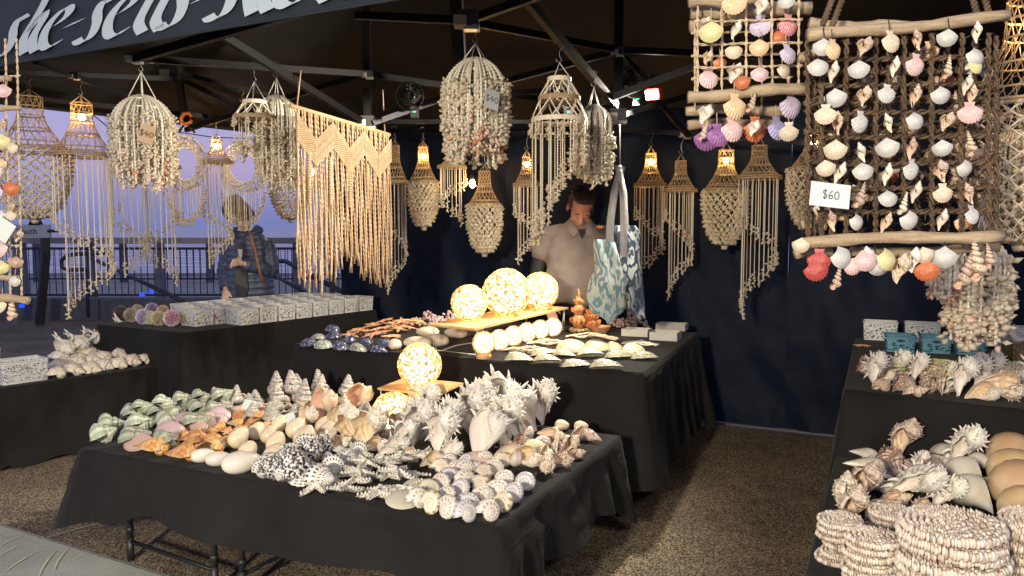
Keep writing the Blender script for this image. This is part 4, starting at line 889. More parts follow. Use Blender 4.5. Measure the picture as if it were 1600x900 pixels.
# ---- side table with conches
cluster(['conchw', 'frog'], 'pale_conch', {'conchw': 'pale conch with a brown-flecked spire', 'frog': 'pale ribbed conch'}, 'conch shell', 'pale conches along the edge of the side table',
        [((86, 592), (264, 564), 9), ((92, 578), (246, 558), 8, 1.1), ((90, 568), (225, 552), 7, 1.1)], .125, T4, (100, 0, 75), 'of the side table', jit=(15, 20, 20), sj=.1)
cluster('spiky', 'spiny_conch', 'spiny white conch', 'spiny shell', 'spiny conches behind the pale conches', [((100, 566), (215, 548), 6, 1.1)], .17, T4, (20, 20, 0), 'behind the pale conches', jit=(25, 25, 50))
# ---- sea urchins
for i, (x, y, c_, s, l) in enumerate(((186, 500, 'dark', .115, 'dark purple sea urchin at the corner of the table'), (203, 504, 'cream', .115, 'olive cream sea urchin next to the dark one'), (222, 508, 'lilac', .12, 'lilac sea urchin behind the white one'), (232, 508, 'white', .105, 'round white sea urchin in the front row'), (246, 510, 'cream', .115, 'beige sea urchin between the white and the pink one'),
        (266, 511, 'pink', .125, 'large pink and lilac sea urchin at the front'), (288, 509, 'cream', .10, 'cream sea urchin right of the pink one'), (307, 509, 'peach', .125, 'peach sea urchin in front of the baskets'), (330, 507, 'pink', .11, 'mauve sea urchin pressed against the baskets'), (212, 495, 'cream', .10, 'grey cream sea urchin in the back row'), (235, 494, 'lilac', .11, 'pale lilac sea urchin in the back row'), (252, 496, 'peach', .10, 'brownish sea urchin in the back row'), (286, 500, 'lilac', .10, 'small lilac sea urchin beside the basket corner'))):
    p = PZ(x, y, T3); tag(seat(X['urch_'+c_], R(random.uniform(0, 40), 0, i*50), s, (p.x, p.y+.03), T3, 'sea_urchin'), l.replace('right of', 'just past'), 'sea urchin', 'sea urchins on the back table')
# ---- perforated baskets
def perf(T, c, oc): return c
def perfmat(name, col, sc=55):
    m = mat(name, col, .45); T = NT(m); b = T.n['Principled BSDF']; tr = T.n.new('ShaderNodeBsdfTransparent'); ms = T.n.new('ShaderNodeMixShader')
    x, y, s, v = T.suv(); vo = T.vor(v, 1.0); f = T.math('LESS_THAN', vo, .40)
    hgt = T.math('MULTIPLY', f, s)
    T.l.new(hgt, ms.inputs[0]); T.l.new(b.outputs[0], ms.inputs[1]); T.l.new(tr.outputs[0], ms.inputs[2]); T.l.new(ms.outputs[0], T.n['Material Output'].inputs[0]); return m
M_bask = perfmat('white_basket_plastic', (.62, .64, .62)); M_brim = mat('white_plastic', (.66, .69, .66), .4)
M_bblue = perfmat('blue_basket_plastic', (.10, .27, .36)); M_bblue2 = mat('blue_plastic', (.10, .28, .38), .4)
def basket_mesh(w, d, h, dens=72, slot=False, n=6):
    mb = MB(); per = []
    r = .09*min(w, d)
    for cx, cy, a0 in ((w/2-r, d/2-r, 0), (-w/2+r, d/2-r, 90), (-w/2+r, -d/2+r, 180), (w/2-r, -d/2+r, 270)):
        for q in range(4): a = math.radians(a0+30*q); per.append((cx+r*math.cos(a), cy+r*math.sin(a)))
    per = np.array(per); L = np.r_[0, np.cumsum(np.linalg.norm(np.diff(np.vstack([per, per[:1]]), axis=0), axis=1))]
    m = len(per); V = []; U = []; hs = [0, .08, .09, .88, .89, 1]
    for hh in hs:
        k = .95+.05*hh
        for j in range(m+1):
            p = per[j % m]; V.append((p[0]*k, p[1]*k, hh*h)); on = 1 if .085 < hh < .885 else 0
            U.append((L[j]*dens*(.45 if slot else 1), hh*h*dens*(1.6 if slot else 1), on))
    F = [(i*(m+1)+j, i*(m+1)+j+1, (i+1)*(m+1)+j+1, (i+1)*(m+1)+j) for i in range(len(hs)-1) for j in range(m)]
    mb.add(V, F, 0, U); base = [(p[0]*.945, p[1]*.945, .003) for p in per]; mb.add(base, [tuple(range(m))])
    rim = MB(); pts = [(p[0], p[1], h) for p in per]+[(per[0][0], per[0][1], h)]; tube(rim, pts, .005, 4)
    return mb, rim
def basket(p, w, d, h, rz, label, group, mats=(None, None), dens=72, name='basket', slot=False, fill=None):
    o = empty(name, p, label, 'basket', group, rz); key = (w, d, h, dens, slot, str(mats[0]))
    if key not in _bk:
        a, b = basket_mesh(w, d, h, dens, slot); _bk[key] = (a.mesh('basket_body', mats[0] or M_bask), b.mesh('basket_rim', mats[1] or M_brim))
    link('body', _bk[key][0], o); link('rim', _bk[key][1], o); return o
_bk = {}
uu3 = (R3-K3); L3len = uu3.length; uu3.normalize(); ww3 = (L3-K3); W3 = ww3.length; ww3.normalize(); rz3 = math.atan2(uu3.y, uu3.x)
bn_ = 0
BW, BD, BH = .165, .20, .115
s0 = PZ(345, 505, T3); off = (xy(s0)-K3).dot(uu3)
rowsb = [('front', .115, off+.09, 9), ('second', .33, off-.13, 10), ('third', .545, off-.02, 9), ('back', .76, off+.10, 8)]
M_shellbits = mat('mixed_shell_bits', (.5, .42, .34), .5, (.25, .2, .18), 60)
bits = MB()
for i in range(60): chip(bits, (random.uniform(-.06, .06), random.uniform(-.07, .07), random.uniform(0, .02)), .02)
bits_me = bits.mesh('shell_bits', M_shellbits)
for rname, dd_, s0_, nB in rowsb:
    for i in range(nB):
        p = K3+ww3*dd_+uu3*(s0_+i*(BW+.008)); 
        if (xy(p)-K3).dot(uu3) > L3len-.05: continue
        basket(Vector((p.x, p.y, T3)), BW, BD, BH, rz3, f'white perforated basket, {ORD[i]} along the {rname} row on the urchin table', 'white baskets on the urchin table')
        full = (i*3+len(rname)) % 4 == 0
        b = link('shell_bits', bits_me, None, (p.x, p.y, T3+(.085 if full else .02)), (0, 0, i)); b['kind'] = 'stuff'; tag(b, f'loose little shells filling the {ORD[i]} basket of the {rname} row', 'shells')
# white basket on the side table
uu4 = (R4-F4).normalized(); rz4 = math.atan2(uu4.y, uu4.x)
for (x, y, w, d, l) in ((42, 598, .27, .20, 'large white perforated basket next to the conches'), (-25, 578, .22, .2, 'white perforated basket partly out of view behind the large one')):
    p = PZ(x, y, T4)+nn4*.10; basket(Vector((p.x, p.y, T4)), w, d, .135, rz4, l, 'white baskets on the side table', dens=100)
pc = PZ(42, 598, T4)+nn4*.1; b = link('shell_bits', bits_me, None, (pc.x, pc.y, T4+.09)); b['kind'] = 'stuff'; b.scale = (1.5, 1.2, 1); tag(b, 'small shells lying inside the large white basket', 'shells')

# a few more pieces that close the gaps on the front table
for (x, y, kd, s, r, l) in ((612, 712, 'murex', .10, (0, 60, 10), 'small white murex lying behind the starfish heap'), (585, 706, 'conchw', .09, (0, 70, 20), 'small cream whelk between the golden mouth and the starfish'), (640, 722, 'frog', .085, (0, 60, 0), 'small ribbed shell at the back edge of the starfish'), (675, 728, 'conchw', .085, (10, 70, 40), 'small pale whelk just above the dappled turbans'), (700, 722, 'murex', .09, (0, 50, -10), 'small frilled shell behind the dappled turbans'), (800, 716, 'brownm', .085, (0, 70, 30), 'little flecked murex between the white heap and the ribbed whelk'), (850, 722, 'conchw', .09, (0, 80, 60), 'pale whelk below the yellow clam'), (895, 718, 'fox', .09, (0, 80, 20), 'small knobbed whelk on the table edge next to the spider conch'), (845, 700, 'helmet', .08, (70, 0, 20), 'round banded shell pressed against the yellow clam'), (870, 712, 'brownm', .085, (10, 70, 90), 'flecked shell between the two rows of knobbed whelks'),
        (530, 702, 'frog', .085, (0, 60, 30), 'small ribbed shell behind the black and white ones'), (505, 694, 'conchw', .09, (0, 60, 10), 'cream whelk at the end of the cream melon shells'), (545, 668, 'drupa', .08, (30, 20, 0), 'brown knobbly shell between the frog shells'), (590, 690, 'frog', .10, (10, 20, -30), 'ribbed shell tucked behind the golden mouth'), (640, 668, 'murex', .10, (0, 20, 10), 'small white murex beside the dome lamp'), (486, 658, 'conchw', .10, (0, 30, 30), 'cream conch behind the peach-lipped one'), (530, 656, 'frog', .11, (0, 10, 0), 'ribbed cream shell between the two peach conches')):
    p = PZ(x, y, T1); tag(seat(X[kd], R(*r), s, (p.x, p.y), T1, 'gap_shell' if False else 'small_whelk'), l, 'shell', 'small shells filling in on the front table')
# ================================================================ middle table
def one(kd, x, y, zt, s, r, name, label, cat, group=None, up=0):
    p = PZ(x, y, zt); return tag(seat(X[kd], R(*r), s, (p.x, p.y), zt+up, name), label, cat, group)
for i, (x, y, kd, s, l) in enumerate(((482, 540, 'blue', .105, 'dark blue polished shell at the corner of the middle table'), (505, 543, 'paua', .115, 'greenish polished shell next to the corner one'), (533, 545, 'blue', .115, 'blue black polished shell in the middle of the front row'), (560, 549, 'paua', .125, 'green speckled polished shell in the front row'), (592, 551, 'blue', .11, 'blue polished shell pressed against the smooth cream eggs'),
        (497, 531, 'paua', .10, 'grey blue polished shell in the second row'), (520, 530, 'blue', .12, 'tall stacked blue polished shell'), (545, 535, 'blue', .11, 'deep blue polished shell behind the speckled one'), (572, 537, 'blue', .10, 'dark polished shell in front of the orange starfish'), (600, 538, 'blue', .09, 'small blue shell between the starfish and the eggs'), (520, 528, 'blue', .10, 'blue polished shell on top of the stacked one'))):
    one(kd, x, y, T2, s, (8, random.uniform(-8, 8), i*37), 'polished_shell', l, 'polished shell', 'blue polished shells on the middle table', up=.045 if i == 10 else 0)
k_ = 0
for rw, (x0, x1, y, n) in enumerate(((548, 612, 527, 5), (560, 640, 520, 6), (585, 655, 513, 6))):
    for i in range(n):
        x = x0+(x1-x0)*i/(n-1); k_ += 1
        one('ostar%d' % (i % 2), x, y, T2, .115*random.uniform(.9, 1.1), (random.uniform(-15, 15), random.uniform(-15, 15), random.uniform(0, 360)), 'starfish', f'orange starfish, {ORD[i]} along the {("front", "middle", "back")[rw]} row of orange starfish', 'starfish', 'orange starfish on the middle table', up=.012*rw+.012*(i % 2))
for i, (x, y, s, rz, l) in enumerate(((617, 545, .145, 100, 'smooth cream egg shell lying end-on at the front'), (652, 545, .18, 160, 'long smooth cream egg shell at the front edge'), (682, 540, .17, 150, 'smooth egg shell under the lamp shelf corner'), (712, 528, .17, 150, 'smooth egg shell behind the shelf leg'), (738, 520, .16, 170, 'smooth egg shell deepest beneath the lamp shelf'), (668, 526, .16, 165, 'smooth egg shell in the second row by the starfish'))):
    one('egg', x, y, T2, s, (0, 0, rz), 'egg_shell', l, 'smooth shell', 'smooth cream egg shells on the middle table')
# knot of small pinkish shells behind the lamps
for q, (x, y, l) in enumerate(((670, 508, 'heap of small pink-grey shells behind the starfish'), (700, 506, 'heap of small pink-grey shells behind the first big lamp'), (985, 512, 'cluster of pink shells next to the white trays'))):
    p = PZ(x, y, T2); mb = MB(); rnd = random.Random(q)
    for i in range(90):
        a = rnd.uniform(0, 6.28); r_ = rnd.random()**.6*.10; c = (math.cos(a)*r_*1.3, math.sin(a)*r_*.7, rnd.random()*(.11-r_*.8)+.008); ball(mb, c, (.016, .011, .010), 6, 4, rot=Euler((rnd.random()*3, rnd.random()*3, rnd.random()*3)))
    o = mb.build('shell_heap', S['frag']); o.location = (p.x, p.y, T2); o['kind'] = 'stuff'; tag(o, l, 'shells')
# ---- shell lamps
M_core = mat('lamp_core', (1, .8, .5), .5, emit=(1, .70, .36), estr=11.0)
M_core2 = mat('lamp_core_b', (1, .8, .5), .5, emit=(1, .68, .34), estr=4.6)
def lampflower(T, c, oc): return T.mix(T.rnd(), (.82, .66, .36), (.85, .80, .66))
M_flow = mat('capiz_shell', (.8, .7, .45), .4, fn=lampflower, transl=.75)
M_beadl = mat('lamp_beads', (.55, .34, .12), .45, (.70, .58, .36), 60, transl=.4)
M_flow2 = mat('capiz_small', (.80, .72, .55), .4, (.62, .40, .15), 50, transl=.55)
fl = MB()
for k in range(6):
    a = k*PI/3; c, s_ = math.cos(a), math.sin(a)
    fl.add([(0, 0, .1), (c*.55-s_*.28, s_*.55+c*.28, .22), (c*1.05, s_*1.05, .12), (c*.55+s_*.28, s_*.55-c*.28, .22)], [(0, 3, 2, 1)])
ball(fl, (0, 0, .16), (.17, .17, .12), 6, 4); flower = fl.mesh('shell_flower', M_flow, smooth=False)
def fib(n):
    for i in range(n):
        zc = 1-2*(i+.5)/n; a = i*2.399963; r = math.sqrt(max(0, 1-zc*zc)); yield np.array((r*math.cos(a), r*math.sin(a), zc))
_lm = {}
def shell_lamp(p, r, label, group, big=True, flowers=56, half=False, power=5, base=False):
    o = empty('shell_lamp', p, label, 'lamp', group); cz = r if not half else r*.15
    if base: cz = r+.02
    key = (round(r, 3), big, half)
    if key not in _lm:
        mb = MB(); ball(mb, (0, 0, 0), r*.86, 16, 10); core = mb.mesh('lamp_core', M_core if big else M_core2)
        mb = MB(); rnd = random.Random(int(r*1000)); N = 520 if big else 460
        for d in fib(N):
            if half and d[2] < -.15: continue
            d = d+np.array([rnd.gauss(0, .05) for _ in range(3)]); d /= np.linalg.norm(d); s = r*(.105 if big else .10)*rnd.uniform(.6, 1.25)
            if big: ball(mb, d*r*.95, (s*.8, s*.8, s*.45), 5, 3, 0 if rnd.random() < .6 else 1, rot=Vector(d).to_track_quat('Z', 'Y'))
            else: chip(mb, d*r*.9, s*1.6, 0 if rnd.random() < .5 else 1, d=np.cross(d, np.random.randn(3))+d*.5)
        _lm[key] = (core, mb.mesh('shell_beads', [M_beadl, M_flow2], False))
    c = link('bulb_globe', _lm[key][0], o, (0, 0, cz)); b = link('shell_beads', _lm[key][1], o, (0, 0, cz)); b['kind'] = 'stuff'
    if big:
        for i, d in enumerate(fib(flowers)):
            if half and d[2] < .05: continue
            q = Vector(d).to_track_quat('Z', 'Y').to_euler(); s = r*random.uniform(.17, .27)
            link('shell_flower', flower, o, tuple(d*r*.96+np.array((0, 0, cz))), q, s)
    if base:
        mb = MB(); tube(mb, [(0, 0, 0), (0, 0, .022)], [r*.62, r*.60], 20); mb.build('base', M_wood, o)
    return o
def wood(T, c, oc):
    m = T.n.new('ShaderNodeMapping'); m.inputs['Scale'].default_value = (3, 40, 40); T.l.new(oc, m.inputs[0])
    return T.mix(T.ramp(T.noise(m.outputs[0], 1.5, 4), [(.3, (0, 0, 0)), (.7, (1, 1, 1))]), (.46, .28, .12), (.60, .40, .20))
M_wood = mat('pale_pine', (.5, .32, .16), .5, fn=wood)
M_wire = mat('white_wire', (.55, .50, .42), .4)
def shelf(name, corners, zt, h, label, th=.012, notch=False):
    O = sum(corners, Vector())/4; s = empty(name, (O.x, O.y, zt), label, 'shelf', 'wooden shelves on wire legs')
    mb = MB(); V = [(c.x-O.x, c.y-O.y, h-th) for c in corners]+[(c.x-O.x, c.y-O.y, h) for c in corners]
    mb.add(V, [(3, 2, 1, 0), (4, 5, 6, 7), (0, 1, 5, 4), (1, 2, 6, 5), (2, 3, 7, 6), (3, 0, 4, 7)]); mb.build('board', M_wood, s, smooth=False)
    for i in range(4):
        q = (corners[i]-O)*.93; n = (corners[(i+1) % 4]-corners[i]).normalized()*(.02 if i % 2 == 0 else -.02)
        for j, k in ((0, 1), (1, -1)):
            mb = MB(); tube(mb, [(q.x, q.y, h-th), (q.x+n.x*j, q.y+n.y*j, .003)], .0028, 6); mb.build('leg', M_wire, s)
    for i in (0, 2):
        a, b = (corners[i]-O)*.93, (corners[(i+1) % 4]-O)*.93; mb = MB(); tube(mb, [(a.x, a.y, .004), (b.x, b.y, .004)], .003, 6); mb.build('foot_rail', M_wire, s)
    return s
u2 = (B2-A2).normalized(); v2 = Vector((-u2.y, u2.x, 0))
hs = .16
e0 = xy(PZ(668, 506, T2+hs)); e1 = xy(PZ(742, 513, T2+hs)); e2 = xy(PZ(888, 480, T2+hs)); e3 = e0+(e2-e1)
shelf('lamp_shelf', [e0, e1, e2, e3], T2, hs, 'long pine shelf on white wire legs carrying the three largest lamps')
for (x, y, r, l) in ((733, 501, .108, 'smallest of the three big shell globe lamps, at the near end of the shelf'), (791, 494, .150, 'largest shell globe lamp, in the middle of the pine shelf'), (843, 484, .128, 'big shell globe lamp at the man\'s end of the pine shelf')):
    p = PZ(x, y, T2+hs); shell_lamp(Vector((p.x, p.y, T2+hs)), r, l, 'big shell globe lamps on the pine shelf', power=5)
for i, (x, y) in enumerate(((756, 560), (780, 548), (802, 541), (823, 535), (844, 530), (864, 526))):
    p = PZ(x, y, T2); shell_lamp(Vector((p.x, p.y, T2)), 0.066 if i == 0 else .064, f'small shell globe lamp, {ORD[i]} in the row in front of the pine shelf', 'small shell globe lamps in a row', big=False, power=2.4, base=(i == 0))
# lamp stand on the front table
f0, f1, f2 = xy(PZ(590, 606, T1+.15)), xy(PZ(683, 617, T1+.15)), xy(PZ(724, 598, T1+.15)); f3 = f0+(f2-f1)
shelf('lamp_stand', [f0, f1, f2, f3], T1, .15, 'square pine stand on wire legs lifting the round lamp above the conches', .010)
p = PZ(656, 604, T1+.15); shell_lamp(Vector((p.x, p.y, T1+.15)), .112, 'round shell globe lamp raised on the square pine stand', 'shell lamps on the front table', power=5)
p = PZ(614, 652, T1+.04); shell_lamp(Vector((p.x, p.y, T1+.045)), .103, 'glowing shell dome lamp among the orange-mouthed conches', 'shell lamps on the front table', half=True, power=4)
p = PZ(686, 612, T1+.15); mb = MB(); box(mb, (0, 0, .022), (.085, .05, .044), taper=.5); tag(mb.build('lamp_switch_box', M_wood, smooth=False), 'small wooden wedge block beside the raised lamp', 'block').location = (p.x, p.y, T1+.15)
# lamp cable
mb = MB(); cp = [PZ(x, y, T2+.004+dz) for x, y, dz in ((662, 546, 0), (690, 548, 0), (712, 540, .02), (735, 536, .01), (752, 538, 0))]; tube(mb, cp, .0032, 6)
tag(mb.build('lamp_cable', M_wire), 'pale lamp cable snaking under the pine shelf', 'cable')
# abalones and limpets
cluster('abalone', 'abalone_shell', 'silvery abalone shell with a coiled crest', 'abalone', 'abalone shells at the front corner of the middle table',
        [((812, 565), (945, 578), 4, 1.0), ((845, 556), (1005, 562), 5, .98)], .155, T2, (14, 0, 190), 'of abalones', jit=(6, 6, 18), sj=.08)
for i, (x, y, s, l) in enumerate(((893, 548, .19, 'broad ribbed limpet shell behind the abalones'), (932, 546, .17, 'brown limpet shell in the middle of the limpets'), (990, 553, .17, 'yellow-green limpet shell nearest the aisle'), (960, 545, .13, 'small limpet shell between the brown and the yellow one'))):
    one('limpet', x, y, T2, s, (6, 0, 20*i), 'limpet_shell', l, 'limpet', 'ribbed limpet shells')
# flat strings of small shells
def string_heap(x, y, zt, w, d, n, label, m, seedv=0, h=.03):
    p = PZ(x, y, zt); rnd = random.Random(seedv); mb = MB()
    for i in range(n):
        t = i/max(1, n-1)-.5; path = [(w*(q-.5), d*t+.012*math.sin(q*9+i), .008+h*rnd.random()*math.sin(PI*q)) for q in np.linspace(0, 1, 9)]; beads(mb, None, None, .009, .014, 4, path=path)
    o = mb.build('shell_strings', m); o.location = (p.x, p.y, zt); o.rotation_euler = (0, 0, math.atan2(u2.y, u2.x)); return tag(o, label, 'shell strings', 'strings of small shells laid on the middle table')
M_str = mat('strung_shells', (.60, .46, .30), .5, (.70, .60, .46), 40)
string_heap(830, 552, T2, .34, .07, 6, 'tan strings of small shells behind the first abalones', M_str, 1)
string_heap(925, 530, T2, .34, .06, 5, 'pinkish strings of small shells beside the carved birds', M_str, 2)
string_heap(1000, 540, T2, .22, .06, 5, 'cream strings of small shells in front of the white trays', mat('strung_cream', (.68, .60, .46), .5, (.74, .70, .60), 40), 3, .02)
string_heap(860, 540, T2, .3, .05, 5, 'tan strings of small shells beside the last small lamp', M_str, 4)
# trays
M_tray = mat('tray_white', (.60, .60, .54), .5)
def tray(x, y, w, d, h, label, m=M_tray, lip=True):
    p = PZ(x, y, T2); o = empty('tray', p, label, 'tray', 'white trays at the end of the middle table', math.atan2(u2.y, u2.x)+.05)
    mb = MB(); box(mb, (0, 0, .004), (w, d, .008)); mb.build('bottom', m, o, smooth=False)
    for cx, cy, sx_, sy_ in ((0, -d/2, w+.006, .006), (0, d/2, w+.006, .006), (-w/2, 0, .006, d-.007), (w/2, 0, .006, d-.007)):
        mb = MB(); box(mb, (cx, cy, h/2+.001), (sx_, sy_, h)); mb.build('side', m, o, smooth=False)
    return o
tray(995, 524, .17, .13, .045, 'white box tray nearest the lamps'); tray(1040, 530, .17, .15, .05, 'white box tray at the corner of the middle table')
tray(1050, 515, .20, .12, .045, 'clear plastic tray behind the white box trays', mat('clear_plastic', (.45, .42, .40), .25))
# carved birds of shell
M_bird = mat('red_brown_shell', (.50, .18, .07), .4, (.62, .30, .12), 25); M_bird2 = mat('orange_bowl', (.55, .24, .10), .4, (.66, .36, .18), 25)
def tower(x, y, label, k, H_, m=M_bird):
    p = PZ(x, y, T2); o = empty('shell_figure', p, label, 'ornament', 'red-brown shell ornaments')
    mb = MB(); rnd = random.Random(k)
    for i in range(16):
        a = rnd.uniform(0, 6.28); petal(mb, (math.cos(a)*.02, math.sin(a)*.02, .012), .05, 0, d=(math.cos(a), math.sin(a), .25))
    mb.build('foot', mat('tan_base', (.5, .38, .2), .5), o)
    zz = .03
    for j, f in enumerate((1, .82, .6)):
        mb = MB(); ball(mb, (0, 0, zz+.05*f*H_), (.045*f, .045*f, .055*f*H_), 12, 8)
        for i in range(14):
            a = 2*PI*i/14; petal(mb, (math.cos(a)*.036*f, math.sin(a)*.036*f, zz+.03*f*H_), .05*f, 0, d=(math.cos(a)*.5, math.sin(a)*.5, 1))
        mb.build('tier', m, o); zz += .085*f*H_
    mb = MB(); tube(mb, [(0, 0, zz-.01), (.004, 0, zz+.04*H_), (-.006, 0, zz+.07*H_)], [.014, .008, .002], 6)
    for i in range(5): chip(mb, (0, 0, zz+.01*i), .025)
    mb.build('tip', m, o)
tower(904, 520, 'tall red-brown ornament of stacked shells in front of the man', 1, 1.0); tower(924, 520, 'shorter red-brown shell ornament under the hanging bag', 2, .62)
p = PZ(938, 522, T2); mb = MB(); grid(mb, lambda a, b: ((.03+.045*b**.6)*math.cos(2*PI*a), (.03+.045*b**.6)*math.sin(2*PI*a), .055*b), 18, 6, closed_u=True); grid(mb, lambda a, b: ((.03+.042*b**.6)*math.cos(2*PI*a), (.03+.042*b**.6)*math.sin(2*PI*a), .004+.05*b), 18, 6, closed_u=True); mb.add([(.03*math.cos(t), .03*math.sin(t), .002) for t in np.linspace(0, 6.28, 13)[:-1]], [tuple(range(12))])
o = mb.build('bowl', M_bird2); o.location = (p.x, p.y, T2); tag(o, 'small orange-brown bowl beneath the hanging bag', 'bowl')

# ================================================================ right-hand tables
for (x, y, l) in ((1375, 530, 'first white basket behind the blue ones, at the aisle end'), (1440, 533, 'white basket behind the two blue baskets'), (1510, 536, 'white basket behind the hanging shell strings'), (1575, 540, 'white basket behind the star-shaped conch')):
    p = PZ(x, y, T5); basket(Vector((p.x, p.y, T5)), .20, .14, .115, -.45, l, 'white baskets on the murex table', dens=72)
for (x, y, l) in ((1405, 548, 'blue slotted basket with an oval handle, nearest the aisle'), (1460, 550, 'middle blue slotted basket with an oval handle'), (1515, 552, 'blue slotted basket half hidden by hanging shells')):
    p = PZ(x, y, T5); b = basket(Vector((p.x, p.y, T5)), .155, .12, .095, -.35, l, 'blue baskets on the murex table', (M_bblue, M_bblue2), 60, slot=True)
    mb = MB(); grid(mb, lambda a, c: ((.022+.016*c)*math.cos(2*PI*a), -.0605-.002*c*0, .066+(.008+.012*c)*math.sin(2*PI*a)), 16, 2, closed_u=True); mb.build('handle', M_bblue2, b)
    mb = MB(); mb.add([(.022*math.cos(t), -.0612, .066+.008*math.sin(t)) for t in np.linspace(0, 6.28, 17)[:-1]], [tuple(range(16))]); mb.build('handle_hole', M_blk, b)
for (x, y, kd, s, r, l) in ((1365, 604, 'murex', 0.112, (20, 0, -10), 'greenish white murex at the aisle corner of its row'), (1350, 586, 'ogre', 0.087, (13, 75, 30), 'yellowish frilled murex behind the corner one'), (1408, 612, 'ogre', 0.097, (3, 60, 20), 'rough pinkish brown murex lying on its side'), (1400, 592, 'murex', 0.101, (18, 20, 10), 'frilled white murex behind the rough brown one'), (1450, 616, 'ogre', 0.094, (-2, 90, 60), 'small dark-crusted murex in the front row'), (1450, 596, 'brownm', 0.108, (13, 80, 0), 'cream knobbly murex above the dark-crusted one'),
        (1500, 622, 'murex', 0.123, (20, 0, 0), 'large pale murex with long spines in the front row'), (1480, 604, 'frog', 0.094, (8, 0, 30), 'rounded cream shell behind the large pale murex'), (1565, 626, 'brownm', 0.144, (8, 95, -10), 'big brown-flecked knobbly murex at the front'), (1545, 604, 'murex', 0.108, (13, 10, 20), 'frilled murex behind the brown-flecked one'), (1612, 615, 'spiky', 0.123, (13, 0, 0), 'spiky shell cut by the edge of the view'), (1590, 598, 'brownm', 0.094, (13, 75, 60), 'yellowish knobbly murex at the end of the row'), (1425, 584, 'conchw', 0.087, (8, 75, 20), 'pale shell just in front of the yellow mats'), (1525, 596, 'drupa', 0.087, (8, 75, 90), 'pink-brown shell between the mats and the murexes'),
        (1352, 574, 'ogre', 0.072, (13, 75, 80), 'crusted murex beside the first yellow mat')):
    one(kd, x, y, T5, s, r, 'murex_shell', l, 'murex shell', 'frilled murex shells along the front of the table')
one('spiky', 1562, 560, T5, .19, (88, 60, 10), 'star_conch', 'big pale star-shaped conch in front of the last white basket', 'conch shell')
one('ostar0', 1348, 541, T5, .08, (0, 0, 0), 'white_stone_shell', 'small pale shell lying at the far end of the table edge', 'shell')
M_gold = mat('gold_glitter', (.40, .28, .10), .3, (.14, .10, .05), 90, metal=.6)
p = PZ(1592, 566, T5); mb = MB(); box(mb, (0, 0, .055), (.13, .10, .11)); o = mb.build('gold_box', M_gold, smooth=False); o.location = p; tag(o, 'gold glitter box at the edge beside the star-shaped conch', 'box')
p = PZ(1548, 566, T5); mb = MB(); ball(mb, (0, 0, .03), (.05, .04, .035), 12, 8); o = mb.build('gold_shell', M_gold); o.location = p; tag(o, 'round gold glitter shell beside the gold box', 'shell')
def matstack(x, y, zt, r, n, step, kd, lab, grp, seedv=0, squash=1, jit=.012):
    rnd = random.Random(seedv); p = PZ(x, y, zt)
    for i in range(n):
        s = 2*r*rnd.uniform(.95, 1.03); o = link('woven_shell_mat', X[kd], None, (p.x+rnd.uniform(-jit, jit), p.y+rnd.uniform(-jit, jit), zt+i*step), (rnd.uniform(-.05, .05), rnd.uniform(-.05, .05), rnd.uniform(0, 6)), (s, s*squash, s*squash))
        nm = 'topmost' if i == n-1 else ('lowest' if i == 0 else ORD[i])
        tag(o, f'{nm} {"mat" if nm in ("topmost", "lowest") else "mat from below"} in the {lab}', 'woven mat', grp)
matstack(1385, 586, T5, .100, 4, .017, 'matyel', 'yellowish stack nearest the aisle', 'yellow shell mats on the murex table', 1)
matstack(1464, 590, T5, .118, 4, .018, 'matyel', 'yellowish stack under the hanging shells', 'yellow shell mats on the murex table', 2)
matstack(1562, 597, T5, .122, 4, .019, 'mat', 'pale stack beside the star-shaped conch', 'yellow shell mats on the murex table', 3)
